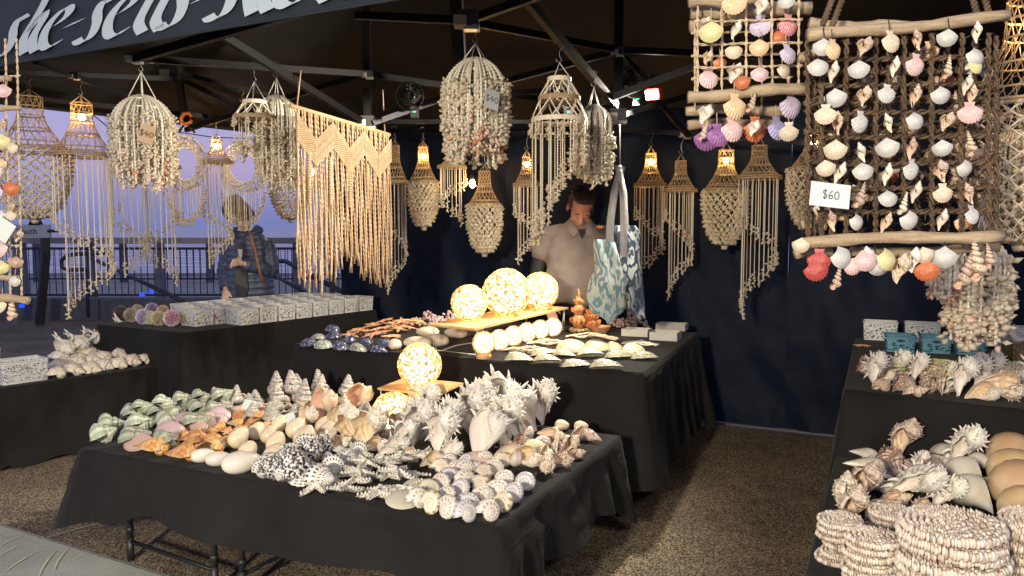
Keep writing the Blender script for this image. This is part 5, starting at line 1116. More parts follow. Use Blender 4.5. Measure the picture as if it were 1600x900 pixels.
# low right table
matstack(1480, 962, T6, .124, 9, .027, 'mat', 'widest stack of woven shell mats', 'woven shell mats on the low table', 5, jit=.006)
matstack(1358, 935, T6, .066, 8, .022, 'mat2', 'small stack in front at the table edge', 'woven shell mats on the low table', 6, jit=.006)
matstack(1313, 876, T6, .062, 6, .022, 'mat2', 'small leaning stack at the aisle edge', 'woven shell mats on the low table', 7)
matstack(1392, 850, T6, .075, 5, .022, 'mat2', 'small stack behind the widest one', 'woven shell mats on the low table', 8)
matstack(1628, 950, T6, .105, 9, .026, 'mat', 'stack cut off by the side of the view', 'woven shell mats on the low table', 9, jit=.006)
for (x, y, kd, s, r, l) in ((1328, 838, 'brownm', 0.126, (10, 0, 30), 'pinkish knobbly shell above the leaning stack'), (1318, 812, 'brownm', 0.120, (0, 10, 60), 'knobbly cream shell with a sharp ridge'), (1345, 800, 'brownm', 0.144, (10, 15, 20), 'tall ridged shell standing behind the leaning stack'), (1362, 768, 'whelkw', 0.144, (70, 50, 40), 'white whelk at the edge near the black backdrop cloth'), (1352, 742, 'whelkw', 0.144, (75, 60, 20), 'bluish white whelk with a dark-tipped beak'), (1350, 722, 'whelkw', 0.120, (80, 60, 10), 'farthest white whelk against the cloth'),
        (1410, 722, 'brownm', 0.150, (20, 0, 10), 'cream horned shell standing at the back of the low table'), (1385, 738, 'ogre', 0.114, (8, 75, 20), 'dark red-brown murex beside the cream horned shell'), (1405, 755, 'ogre', 0.126, (-2, 85, 60), 'rusty brown murex in the middle of the low table'), (1455, 742, 'melonwhite', 0.156, (10, 0, 150), 'pale smooth shell behind the rusty murex'), (1460, 760, 'ogre', 0.120, (8, 75, 90), 'rusty pink murex next to the branched white one'),
        (1498, 742, 'murex', 0.150, (30, 0, 10), 'branched white murex standing upright at the back'), (1418, 792, 'murex', 0.162, (50, 20, 20), 'silvery branched murex behind the small stack'), (1440, 772, 'whelkw', 0.144, (75, 60, 200), 'white whelk with a pointed beak in the middle'), (1510, 768, 'whelkw', 0.204, (80, 60, 160), 'large white whelk with its beak towards the aisle'), (1520, 800, 'whelkw', 0.204, (80, 60, 160), 'large white whelk directly behind the widest stack'),
        (1585, 738, 'bailer', 0.204, (20, 0, 30), 'farthest big tan bailer shell'), (1590, 768, 'bailer', 0.204, (15, 0, 20), 'cream bailer shell with a bright highlight'), (1600, 800, 'bailer', 0.228, (20, 0, 40), 'largest honey tan bailer shell'), (1612, 830, 'bailer', 0.192, (10, 0, 10), 'tan bailer shell behind the cut-off stack'), (1378, 820, 'drupa', 0.108, (50, 0, 30), 'small yellow knobbly shell between the stacks')):
    one(kd, x, y, T6, s, r, 'table_shell', l, 'shell', 'loose shells on the low table')

k_ = 0
for (x, y, kd, s, r, l) in ((1345, 770, 'drupa', .085, (60, 20, 10), 'small pink-brown whelk at the dark edge behind the ridged shell'), (1430, 752, 'murex', .085, (20, 10, 30), 'tiny branched murex between the rusty ones'), (1470, 720, 'helmet', .10, (80, 10, 10), 'pale banded tun shell at the very back'), (1535, 735, 'whelkw', .12, (75, 60, 180), 'white whelk between the branched murex and the bailer shells'), (1545, 775, 'melonwhite', .13, (10, 0, 60), 'pale egg-shaped shell touching the cream bailer'), (1475, 800, 'murex', .10, (20, 30, 0), 'branched murex lying just behind the widest stack'), (1395, 790, 'fox', .10, (20, 70, 20), 'knobbed whelk behind the small rear stack'), (1365, 845, 'drupa', .08, (50, 0, 60), 'yellowish knobbly shell wedged between the stacks'), (1435, 815, 'brownm', .10, (20, 75, 40), 'brown-flecked shell leaning on the widest stack'), (1330, 790, 'brownm', .09, (10, 60, 80), 'ridged cream shell at the aisle edge')):
    one(kd, x, y, T6, s, r, 'table_shell', l, 'shell', 'loose shells on the low table')
for (x, y, kd, s, r, l) in ((1380, 596, 'conchw', .10, (10, 70, 30), 'pale whelk between the corner murex and the rough one'), (1430, 600, 'murex', .10, (0, 20, 20), 'small frilly murex in the second row'), (1475, 618, 'brownm', .11, (10, 70, 60), 'flecked knobbly shell beside the large pale murex'), (1530, 614, 'murex', .12, (10, -20, -20), 'pale murex leaning on the big brown-flecked one'), (1378, 612, 'drupa', .085, (60, 0, 0), 'little pink whelk in front of the pale whelk'), (1430, 620, 'drupa', .08, (70, 0, 50), 'little brown whelk at the cloth edge'), (1535, 626, 'conchw', .11, (10, 70, 0), 'cream whelk at the cloth edge near the big brown-flecked one')):
    one(kd, x, y, T5, s, r, 'murex_shell', l, 'murex shell', 'frilled murex shells along the front of the table')
# ================================================================ hanging shell work
M_bead = mat('shell_beads', (.80, .70, .53), .45, (.86, .80, .66), 60, var=.06)
M_chip = mat('shell_chips', (.93, .88, .76), .35, (.90, .80, .64), 30, var=.05, transl=.6)
M_beadw = mat('white_shell_beads', (.82, .76, .62), .4, (.88, .84, .72), 60, var=.05, transl=.2)
M_chipo = mat('orange_chips', (.62, .24, .12), .35, (.68, .38, .22), 30, transl=.1)
M_chipp = mat('peach_chips', (.70, .46, .34), .35, (.74, .58, .48), 30, transl=.1)
M_jute = mat('jute', (.56, .42, .25), .7, (.68, .54, .35), 40, transl=.4)
M_string = mat('white_string', (.66, .64, .58), .6)
M_hook = mat('steel_hook', (.35, .34, .33), .3, metal=.8)
M_bulb = mat('warm_bulb', (1, .8, .5), .4, emit=(1, .56, .20), estr=270)
_st = {}
def strand_mesh(L, chips=.10, cm='w', r=.0046, dens=1.2, csz=.022):
    L = max(.04, round(L/.035)*.035); key = (round(L, 3), round(chips, 2), cm, r, dens, csz)
    if key not in _st:
        rnd = random.Random(hash(key) & 0xffff); mb = MB(); beads(mb, (0, 0, 0), (0, 0, -L), r, .013, 3)
        n = int(chips/.012*dens)
        for i in range(n):
            chip(mb, (rnd.uniform(-.004, .004), rnd.uniform(-.004, .004), -L+chips*i/max(1, n)), csz*rnd.uniform(.8, 1.25), 1)
        _st[key] = mb.mesh('strand', [M_beadw if key[0] == 'a' else M_bead, {'w': M_chip, 'o': M_chipo, 'p': M_chipp}[cm]])
    return _st[key]
def hook(o, zt, h, m=M_hook):
    """wire hook from the frame at zt+h down to zt"""
    mb = MB(); r = min(.022, h*.25)
    pts = [(-r*1.2, 0, zt+h-r*.4), (-r*.8, 0, zt+h), (0, 0, zt+h+r*.25), (r*.7, 0, zt+h-r*.2), (r*.6, 0, zt+h-r*1.2), (0, 0, zt+h*.55), (0, 0, zt+r*1.5), (r*.5, 0, zt+r*.6), (0, 0, zt), (-r*.7, 0, zt+r*.5), (-r*.7, 0, zt+r)]
    tube(mb, pts, .0022, 6); mb.build('hook', m, o)
def lattice(mb, prof, n, twist, r=.0022, mi=0, k=3):
    prof = np.array(prof)
    for sg in (1, -1):
        for i in range(n):
            a0 = 2*PI*i/n; ts = np.linspace(0, 1, len(prof)); an = a0+sg*twist*ts
            tube(mb, np.stack([prof[:, 0]*np.cos(an), prof[:, 0]*np.sin(an), prof[:, 1]], 1), [r*(1 if q % 2 else .7) for q in range(len(prof))], k, mi, caps=False)
def ring(mb, R_, zz, r=.004, n=40, mi=0, wob=.4):
    a = np.linspace(0, 2*PI, n+1); tube(mb, np.stack([R_*np.cos(a), R_*np.sin(a), np.full(n+1, zz)], 1), [r*(1+wob*(q % 2)) for q in range(n+1)], 4, mi, caps=False)
def hang_shade(x, ytop, yhem, w, ybot, Y, label, lit=False, kind='spiral', yhook=None, ymin=None, a0=0, n=22, cm='w', turns=1.0, crown=.30, wm=None, power=2.2, group='hanging shell lampshades'):
    k = Y/FPX; top = P(x, ytop, Y); hem = P(x, yhem, Y); bot = P(x, ybot, Y)
    o = empty('shell_lampshade', top, label, 'lampshade', group)
    R_ = w*k/2; hh = top.z-hem.z; hc = hh*crown*1.15
    prof = []
    r1 = R_*.33
    for t in np.linspace(0, 1, 5): prof.append((r1*(1+.06*t), -hc*t))
    profd = [(r1*1.06+(R_-r1*1.06)*(t**1.45), -hc-(hh-hc)*t) for t in np.linspace(0, 1, 9)]
    mb = MB(); lattice(mb, prof, 12, .55, .0026, wm or 0); lattice(mb, profd, 18, .75, .0026)
    mj = M_jute if lit or wm else M_bead
    for rr, zz in ((r1, 0), (r1*1.04, -hc*.5), (r1*1.08, -hc), (profd[3][0], profd[3][1]), (profd[6][0], profd[6][1])): ring(mb, rr, zz, .0036, 30)
    mb.build('woven_crown', M_jute, o)
    mb = MB(); ring(mb, R_*1.01, -hh, .0055, 44); ring(mb, R_*1.0, -hh+.014, .0045, 44); mb.build('hem_ring', M_jute, o)
    up = min(.05, hh*.25); mb = MB()
    for i in range(4): a = i*PI/2+.4; tube(mb, [(r1*math.cos(a), r1*math.sin(a), 0), (0, 0, up)], .0022, 4)
    mb.build('hanger_strings', M_jute, o)
    hk = (P(x, yhook, Y).z-top.z-up) if yhook is not None else .09
    hook(o, up, hk)
    if lit:
        mb = MB(); ball(mb, (0, 0, -hc*.75), (.016, .016, .022), 10, 8); mb.build('bulb', M_bulb, o)
    Lmax = hem.z-bot.z
    if kind == 'spiral':
        Lmin = hem.z-P(x, ymin if ymin else yhem+(ybot-yhem)*.35, Y).z
        for i in range(n):
            f = i/(n-1); a = math.radians(a0)+2*PI*f*turns; rr = R_*(.97-.32*f*(1 if turns >= 1 else .3))
            L = Lmin+(Lmax-Lmin)*f
            link('strand', strand_mesh(L, .075+.03*f, cm if (i % 5 == 0 and cm != 'w') or cm == 'w' else ('w' if i % 3 else cm)), o, (rr*math.cos(a), rr*math.sin(a), -hh), (0, 0, i*1.7))
        # inner ring of plain strands
    elif kind == 'bowl':
        mb = MB(); rows = max(6, int(Lmax/.028)); nn = 20
        prev = None
        for q in range(rows+1):
            t = q/rows; rr = R_*1.02*math.sqrt(max(0.0, 1-t**2.6)); zz = -hh-Lmax*t; cur = []
            for i in range(nn):
                a = 2*PI*(i+.5*(q % 2))/nn; cur.append((rr*math.cos(a), rr*math.sin(a), zz))
            if prev is not None:
                for i in range(nn):
                    for j in ((i, (i+1) % nn) if (q-1) % 2 else (i, (i-1) % nn)): tube(mb, [prev[i], cur[j]], .0034, 3, 0, caps=False)
            for c in cur: 
                for _ in range(3): chip(mb, c, .026, 1)
            prev = cur
        mb.build('shell_net', [M_bead, M_chip], o)
    return o
def arcstrand(R_, rise, L, cm='w', chips=.5, seedv=0, csz=.02, r=.0078):
    key = ('a', round(R_, 2), round(rise, 2), round(L/.03), cm, chips, seedv, csz)
    if key not in _st:
        rnd = random.Random(seedv+int(L*100)); mb = MB(); path = [(R_*.12+R_*.88*math.sin(t)**1.3, 0, -rise*(1-math.cos(t))) for t in np.linspace(0, PI/2, 9)]+[(R_*(1-.02*q), 0, -rise-(L-rise)*q/3) for q in (1, 2, 3)]
        beads(mb, None, None, r, .017, 5, path=path)
        n = int(L*chips/.0105)
        for i in range(n): chip(mb, (R_*(1 if L*(1-chips*i/max(1, n)) > rise else math.sin(math.acos(max(-1, min(1, 1-L*(1-chips*i/max(1, n))/rise))))**1.3)+rnd.uniform(-.010, .016), rnd.uniform(-.014, .014), -L+L*chips*i/max(1, n)), csz*rnd.uniform(.9, 1.5), 1)
        _st[key] = mb.mesh('strand', [M_beadw if key[0] == 'a' else M_bead, {'w': M_chip, 'o': M_chipo, 'p': M_chipp}[cm]])
    return _st[key]
def hang_bundle(x, yhook, ytop, ybot, w, Y, label, n=40, mat_mix=('w',)*6+('p', 'o'), chips=.55, lit=False, cardtxt=None, cardpos=None, cardcol=None, hookh=.06, csz=.022):
    k = Y/FPX; hk = P(x, yhook, Y); top = P(x, ytop, Y); bot = P(x, ybot, Y)
    o = empty('shell_chandelier', top, label, 'chandelier', 'hanging shell chandeliers'); R_ = w*k/2*.93; Lm = top.z-bot.z
    h3 = hk.z-top.z; mb = MB()
    for i in range(4): a = i*PI/2+.5; tube(mb, [(R_*.42*math.cos(a), R_*.42*math.sin(a), -.01), (0, 0, h3*.82)], .0024, 4)
    mb.build('hanger_strings', M_string, o); hook(o, h3*.82, h3*.25+hookh)
    mb = MB(); ring(mb, R_*.40, -.02, .006); ring(mb, R_*.62, -R_*.42, .005); mb.build('hoop', M_bead, o)
    n = int(n*1.7)
    for i in range(n):
        lay = (1.0, .78, .92, .60, .86, .70, .96, .5)[i % 8]; a = 2*PI*i/n*1.0+.35*random.random(); L = Lm*random.uniform(.72, 1.0)*(1 if lay < .9 else .93)
        L = L*(1.0-.2*abs(lay-.62)); cm = mat_mix[random.randrange(len(mat_mix))]
        cc = min(.82, chips*1.35) if cm == 'w' else .16
        link('strand', arcstrand(R_*lay, R_*1.05, L, cm, cc, i % 3, csz), o, (0, 0, 0), (0, 0, a))
    if cardtxt:
        c = P(*cardpos, Y)-top; s = empty('price_tag', top+c+Vector((0, -R_-.02, 0)), f'pale price tag reading {cardtxt} tucked in the {label.split(",")[0][:40]}', 'price tag', 'price cards')
        mb = MB(); box(mb, (0, 0, 0), (.072, .0015, .095)); mb.build('card', cardcol or mat('dull_tag', (.40, .42, .43), .6), s, smooth=False); scrawl(cardtxt[0:1]+cardtxt[1:], .030, -.032, -.0022, -.014, s, M_ink); s.rotation_euler = (math.radians(-14), math.radians(14), math.radians(28))
    return o
def pagoda(x, yhook, tiers, ybot, Y, label, n=20, ymin=None, a0=0, rx=0):
    """tiers: (pixel y, pixel width) from top to lowest, each a beaded band"""
    k = Y/FPX; hk = P(x, yhook, Y); top = P(x, tiers[0][0], Y); o = empty('shell_chandelier', top, label, 'chandelier', 'tiered shell chandeliers')
    ps = [(w*k/2, P(x, y, Y).z-top.z) for y, w in tiers]; h3 = hk.z-top.z; mb = MB()
    for i in range(3): a = i*2.09; tube(mb, [(ps[0][0]*math.cos(a), ps[0][0]*math.sin(a), 0), (0, 0, h3*.8)], .0024, 4)
    mb.build('hanger_strings', M_string, o); hook(o, h3*.8, h3*.2+.08)
    for j, (r_, zz) in enumerate(ps):
        mb = MB(); 
        for q in range(3): ring(mb, r_, zz-.007*q, .0045, 40, wob=.5)
        mb.build('beaded_band', M_jute if j % 2 else M_bead, o)
        if j: 
            mb = MB(); r0_, z0_ = ps[j-1]; lattice(mb, [(r0_+(r_-r0_)*t, z0_-.014+(zz-z0_+.014)*t) for t in np.linspace(0, 1, 5)], 9, .5, .0045, 0, 4); mb.build('beaded_net', M_bead, o)
    r_, zz = ps[-1]; zb = P(x, ybot, Y).z-top.z; zm = P(x, ymin or (tiers[-1][0]*.5+ybot*.5), Y).z-top.z
    for i in range(n):
        a = 2*PI*i/n; f = ((1-math.cos(a))/2)**1.3; L = zz-(zm+(zb-zm)*f); rr = r_*(1-.15*(i % 3)); link('strand', strand_mesh(L, .12, 'w', .005, 1.2, .024), o, (rr*math.cos(a), rr*math.sin(a), zz-.015))
    for i in range(n//2):
        a = 4*PI*i/n; link('strand', strand_mesh(abs(zz-zm)*.35, .06, 'w', .005, 1.2, .024), o, (r_*1.02*math.cos(a), r_*1.02*math.sin(a), zz-.015))
    return o
def wreath(x, y, w, h, Y, ybot, label, yhook):
    k = Y/FPX; c = P(x, y, Y); o = empty('shell_wreath', c, label, 'wreath', 'round shell wreaths'); a_, b_ = w*k/2, h*k/2; mb = MB()
    for i in range(70):
        a = 2*PI*i/70; rr = .24+.02*math.sin(i*2.1); i0 = np.array((a_*.60*math.cos(a), 0, b_*.60*math.sin(a))); i1 = np.array((a_*math.cos(a+.25), .0, b_*math.sin(a+.25)))
        tube(mb, [i0, (i0+i1)/2+np.array((0, -.02, 0)), i1, (i0+i1)/2+np.array((0, .02, 0)), i0], .0022, 3, caps=False)
    for f in (.58, .8, 1.0):
        a = np.linspace(0, 2*PI, 50); tube(mb, np.stack([a_*f*np.cos(a), np.zeros(50), b_*f*np.sin(a)], 1), [.004*(1+.4*(q % 2)) for q in range(50)], 4, caps=False)
    
    for i in range(150):
        a = random.uniform(0, 2*PI); f = random.uniform(.6, 1.02); chip(mb, (a_*f*math.cos(a), random.uniform(-.03, .03), b_*f*math.sin(a)), .024, 1)
    mb.build('woven_ring', [M_bead, M_chip], o)
    zb = P(x, ybot, Y).z-c.z
    for i in range(26):
        t = (i+.5)/26*2-1; xx = a_*t; z0_ = -b_*math.sqrt(1-t*t)*.9; L = abs(zb*math.sqrt(max(.03, 1-t*t*.8)))-abs(z0_)
        if L > .02: link('strand', strand_mesh(L, min(.07, L), 'w', .0034, 1.2), o, (xx, random.uniform(-.02, .02), z0_))
    hz = P(x, yhook, Y).z-c.z; mb = MB(); tube(mb, [(0, 0, b_), (0, 0, hz-.05)], .0018, 4); mb.build('hanger_string', M_string, o); hook(o, hz-.05, .06)
    return o
# ---- along the open side
hang_shade(46, 152, 236, 104, 345, 4.85, 'wide unlit shell lampshade with a net bowl beside the hanging at the entrance', kind='bowl', yhook=118)
hang_shade(127, 162, 244, 90, 495, 4.85, 'glowing shade with the longest spiral of shell strands, hung against the dusk sky', True, 'spiral', yhook=122, ymin=345, a0=200, n=26)
hang_bundle(222, 104, 150, 302, 98, 4.02, 'white shell chandelier with a brown price tag, on the big steel hook', n=54, cardtxt='$40', cardpos=(254, 216), cardcol=mat('kraft_tag', (.42, .30, .18), .7), hookh=.04, csz=.020)
hang_shade(200, 215, 262, 62, 432, 5.5, 'spiral shell lampshade hidden behind the tagged chandelier', False, 'spiral', yhook=170, ymin=330, a0=150, n=18)
hang_shade(247, 215, 262, 62, 446, 5.7, 'spiral shell lampshade between the tagged chandelier and the first wreath', True, 'spiral', yhook=180, ymin=340, a0=20, n=18, power=1.5)
wreath(289, 256, 66, 86, 5.8, 352, 'oval shell wreath with a dense fringe next to the tagged chandelier', 170)
hang_shade(338, 218, 255, 48, 418, 6.0, 'small glowing shade with shell spiral between the two wreaths', True, 'spiral', yhook=185, ymin=330, a0=190, n=20, power=1.5)
wreath(380, 262, 72, 78, 6.15, 358, 'round shell wreath hanging in front of the woman\'s face', 205)
pagoda(398, 120, ((158, 34), (182, 62)), 245, 4.6, 'tiered white shell chandelier crowding the macrame rod', n=16, ymin=215)
hang_bundle(432, 115, 150, 305, 68, 4.72, 'grey white shell chandelier touching the macrame hanging', n=42, mat_mix=('w',), chips=.4, csz=.018)
hang_shade(452, 232, 270, 60, 345, 6.4, 'glowing net-bowl shade half behind the macrame hanging', True, 'bowl', yhook=205, power=1.6)
hang_shade(488, 262, 290, 44, 420, 6.6, 'spiral lampshade glimpsed behind the macrame cords', True, 'spiral', yhook=214, ymin=330, n=16, power=1.4)
# ---- along the back wall
hang_shade(617, 228, 286, 40, 458, 6.3, 'unlit spiral lampshade, first beyond the macrame hanging', False, 'spiral', yhook=198, ymin=345, a0=190, n=18)
hang_shade(661, 230, 286, 46, 357, 6.2, 'glowing lampshade with a net bowl of white shells', True, 'bowl', yhook=200)
hang_shade(706, 236, 262, 44, 352, 6.1, 'low shell mobile behind the largest chandelier', False, 'spiral', yhook=205, ymin=290, a0=10, n=16)
hang_shade(757, 268, 322, 54, 398, 6.0, 'unlit lampshade with pointed net bowl hanging lowest on the back wall', False, 'bowl', yhook=212)
hang_shade(823, 245, 290, 42, 412, 5.88, 'glowing spiral lampshade beside the man\'s shoulder', True, 'spiral', yhook=205, ymin=330, a0=170, n=18)
hang_bundle(743, 62, 92, 262, 104, 3.68, 'largest white and orange shell chandelier with a white price tag', n=60, cardtxt='$40', cardpos=(770, 165), csz=.024)
pagoda(874, 92, ((122, 34), (152, 62), (186, 84)), 375, 3.8, 'three-tiered shell chandelier above the man\'s head', n=26, ymin=250)
hang_bundle(928, 130, 165, 296, 58, 4.1, 'tan shell chandelier of thin strands hanging over the man', n=40, mat_mix=('w',), chips=.42, csz=.020, hookh=.05)
hang_shade(1017, 240, 291, 50, 446, 5.6, 'glowing spiral lampshade next to the hanging bags', True, 'spiral', yhook=208, ymin=335, a0=180, n=20, cm='w')
hang_shade(1064, 252, 299, 50, 466, 5.5, 'unlit spiral lampshade tipped with peach shells', False, 'spiral', yhook=213, ymin=335, a0=160, n=20, cm='p')
hang_shade(1135, 235, 299, 68, 386, 5.3, 'glowing lampshade with a wide net bowl under the purple scallops', True, 'bowl', yhook=205)
hang_shade(1187, 228, 279, 68, 496, 5.0, 'large unlit lampshade with the long spiral reaching lowest on the back wall', False, 'spiral', yhook=195, ymin=345, a0=190, n=24)
hang_shade(1272, 208, 266, 74, 362, 4.8, 'glowing net-bowl lampshade peeping out beside the twig hanging', True, 'bowl', yhook=175)
# ---- huge shade at the right edge
hang_shade(1612, 0, 170, 190, 385, 2.7, 'huge glowing shade with a curtain of shells at the edge of the stall', True, 'bowl', yhook=-60, power=7)
ob = hang_bundle(1532, 330, 372, 545, 92, 2.6, 'tapering cluster of white petal shells ending above the blue baskets', n=34, chips=.7, mat_mix=('w', 'w', 'w', 'w', 'p'), csz=.026)
hang_bundle(1475, 380, 402, 470, 40, 2.5, 'small bunch of white and coral strands below the driftwood rod', n=16, chips=.6, mat_mix=('w', 'w', 'o', 'p'), csz=.022)
hang_bundle(1585, 150, 205, 385, 100, 2.9, 'peach and cream shell curtain behind the twig hanging', n=46, chips=.8, mat_mix=('w', 'w', 'p'), csz=.026)
# bare bulb on the back wall
p = P(738, 287, 6.1); o = empty('bare_bulb', p, 'bare glowing bulb between the shell mobiles on the back wall', 'bulb'); mb = MB(); ball(mb, (0, 0, 0), (.024, .024, .032), 10, 8); mb.build('glass', M_bulb, o); mb = MB(); tube(mb, [(0, 0, .03), (0, 0, .07)], .014, 8); tube(mb, [(0, 0, .07), (0, 0, .42)], .003, 5); mb.build('socket', M_blk, o)
# ---- macrame hanging
M_cord = mat('macrame_cord', (.64, .46, .28), .75, (.74, .57, .38), 14, transl=.3, bump=.4, bscale=120)
ra, rb = P(457, 166, 4.3), P(606, 210, 5.35); Lr = (rb-ra).length; mo = empty('macrame_hanging', (ra+rb)/2, 'cream macrame wall hanging with zigzag knots and long cords on a wooden rod', 'wall hanging')
c0 = (ra+rb)/2; du = (rb-ra).normalized(); nrm_ = Vector((du.y, -du.x, 0)).normalized()
mb = MB(); tube(mb, [ra-c0-du*.02, rb-c0+du*.02], .013, 10); mb.build('rod', mat('rod_wood', (.60, .42, .22), .5, (.5, .34, .18), 20), mo)
NC = 92; fk = {}
for i in range(NC):
    f = (i+.5)/NC; zig = abs(((f*3) % 1)-.5)*2
    top = .06+.16*(1-zig)      # knotted part ends here
    L = .86+.07*math.sin(f*9)+random.uniform(-.08, .06)+(.06 if i % 2 else 0)
    p0 = ra+du*Lr*f-c0; wv = random.uniform(-.012, .012)
    path = [p0+nrm_*.012+Vector((0, 0, -.01))+(du*(wv*math.sin(t*5+i)*t)+nrm_*(.012*math.sin(t*4+i*1.3)))*1+Vector((0, 0, -L*t)) for t in np.linspace(0, 1, 12)]
    mb = MB(); beads(mb, None, None, .0070, .03, 4, path=[tuple(q) for q in path])
    # frayed end
    for j in range(3): tube(mb, [path[-2], path[-1]+Vector((random.uniform(-.012, .012), random.uniform(-.01, .01), -.03))], .0028, 3)
    mb.build('cord', M_cord, mo)
for row in range(3):
    for i in range(3):
        for sg in (0, 1):
            mb = MB()
            for q in range(5):
                dz = .035+.048*row+.012*q
                a = (i+(0 if sg == 0 else .5))/3; b = (i+.5 if sg == 0 else i+1)/3
                za, zb = (-dz, -dz-.13) if sg == 0 else (-dz-.13, -dz)
                p0 = ra+du*Lr*a-c0+nrm_*.026+Vector((0, 0, za)); p1 = ra+du*Lr*b-c0+nrm_*.026+Vector((0, 0, zb))
                beads(mb, tuple(p0), tuple(p1), .0065, .016, 4)
            mb.build('knotted_band', M_cord, mo)
for f in (.1, .3, .5, .7, .9):
    mb = MB(); p0 = ra+du*Lr*f-c0+nrm_*.024; 
    for q in range(18): ball(mb, p0+Vector((0, 0, -.25-.016*q)), (.013, .013, .010), 6, 4)
    mb.build('knot_column', M_cord, mo)
for t, hx in ((.04, (470, 110)), (.96, (598, 140))):
    p0 = ra+du*Lr*t-c0; hp = P(hx[0], hx[1], 4.35 if t < .5 else 5.3)-c0; mb = MB(); tube(mb, [p0+Vector((0, 0, .012)), hp], .004, 5); mb.build('hanger_cord', M_cord, mo)

# ---- driftwood shell hangings
def dw(T, c, oc):
    m = T.n.new('ShaderNodeMapping'); m.inputs['Scale'].default_value = (6, 60, 60); T.l.new(oc, m.inputs[0])
    return T.mix(T.ramp(T.noise(m.outputs[0], 1.5, 4), [(.3, (0, 0, 0)), (.7, (1, 1, 1))]), (.28, .20, .12), (.50, .40, .27))
M_drift = mat('driftwood', (.45, .35, .22), .75, fn=dw, bump=.4, bscale=40)
M_twine = mat('twine', (.50, .38, .24), .8, (.62, .50, .34), 60); M_twig = mat('twisted_twig', (.075, .048, .028), .8, (.15, .095, .055), 40, bump=.5, bscale=60)
def smat(n, c, c2=None, **k): return mat(n, c, .4, spec=.5, bump=.15, bscale=60, fn=(spots(c2, 12, .4, .65) if c2 else None), **k)
HC = dict(white=smat('hang_white', (.60, .62, .61), (.50, .48, .43)), cream=smat('hang_cream', (.72, .66, .52), (.60, .48, .34)), pink=smat('hang_pink', (.66, .42, .42), (.72, .58, .58)), lilac=smat('hang_lilac', (.50, .42, .60), (.64, .58, .70)), violet=smat('hang_violet', (.22, .08, .26), (.34, .16, .36)), blue=smat('hang_blue', (.32, .32, .60), (.45, .42, .66)),
          peach=smat('hang_peach', (.72, .48, .26), (.75, .60, .42)), yellow=smat('hang_yellow', (.66, .62, .26), (.70, .66, .42)), rust=smat('hang_rust', (.50, .12, .05), (.58, .22, .10)), red=smat('hang_red', (.40, .05, .05), (.50, .12, .10)), brown=smat('hang_brown', (.36, .24, .15), (.58, .46, .34)), rose=smat('hang_rose', (.62, .20, .26), (.70, .40, .40)))
HX = {}
for k_, m_ in HC.items():
    HX['s', k_] = scallop('scallop_'+k_, m_)
    HX['c', k_] = scallop('cockle_'+k_, m_, .012, 9, .30, False, .25)
HX['w', 'white'] = gastropod('small_whelk', S['melonwhite'], W=4, g=1.8, T=1.6, r0=.42, R0=.34, asp=1.4, canal=.9, nth=16, nph=10)
HX['w', 'brown'] = gastropod('small_brown_whelk', S['drupa'], W=4, g=1.8, T=1.6, r0=.42, R0=.34, asp=1.4, canal=.9, spike=.3, spn=14, nth=18, nph=10)
HX['t', 'brown'] = gastropod('auger', S['drupa'], W=7, g=1.3, T=3.4, r0=.40, R0=.34, nth=12, nph=8, cord=.05)
HX['t', 'white'] = gastropod('auger_pale', S['melonwhite'], W=7, g=1.3, T=3.4, r0=.40, R0=.34, nth=12, nph=8)
HX['m', 'brown'] = gastropod('small_murex', S['brownm'], W=4, g=1.8, T=1.2, r0=.45, R0=.34, asp=1.2, frill=.3, spn=9, spike=.4, canal=.6, nth=24, nph=12)
HX['m', 'white'] = gastropod('small_white_murex', S['white'], W=4, g=1.8, T=1.2, r0=.45, R0=.34, asp=1.2, frill=.4, spn=8, spike=.4, canal=.6, nth=24, nph=12)
HX['k', 'white'] = egg('small_cowrie', S['melonwhite'], .5, .30, .28, .2)
for k_, me_ in HX.items():
    if k_[0] in 'wtmk':
        a_ = np.empty(len(me_.vertices)*3); me_.vertices.foreach_get('co', a_); a_ = a_.reshape(-1, 3); e_ = a_.max(0)-a_.min(0); a_ -= (a_.max(0)+a_.min(0))/2; a_ /= e_.max(); me_.vertices.foreach_set('co', a_.ravel()); me_.update()
PN = {'s': 'scallop_shell', 'c': 'cockle_shell', 'w': 'whelk_shell', 't': 'auger_shell', 'm': 'murex_shell', 'k': 'cowrie_shell'}
CN = dict(white='white', cream='cream', pink='pink', lilac='lilac', violet='purple', blue='violet blue', peach='peach orange', yellow='yellow', rust='rust orange', red='dark red', brown='brown', rose='rose')
def hshell(o, x, y, Y, size, kd, col, rz=0, ry=0, string=True):
    """shell hung with its top at the pixel; size in metres"""
    c = P(x, y, Y)-o.location; 
    if kd in 'sc': rot = (random.uniform(-.2, .15), math.radians(ry), random.uniform(-.5, .5)+rz); q = c+Vector((0, 0, size*.5)); sc_ = size
    elif kd == 'k': rot = (0, PI/2, rz); q = c; sc_ = size
    elif kd == 't': rot = (0, math.radians(ry), rz); q = c; sc_ = size*1.15
    else: rot = (0, math.radians(ry), rz); q = c; sc_ = size*1.0
    s = link(PN[kd], HX[kd, col], o, q, rot, sc_); s['label'] = f'{CN[col]} {PN[kd].replace("_", " ")}'
    if string:
        mb = MB(); tube(mb, [q+Vector((0, 0, size*.0)), q+Vector((0, .006, size*.45))], .0014, 4); mb.build('tie_string', M_blk if string == 2 else M_twine, o)
    return s
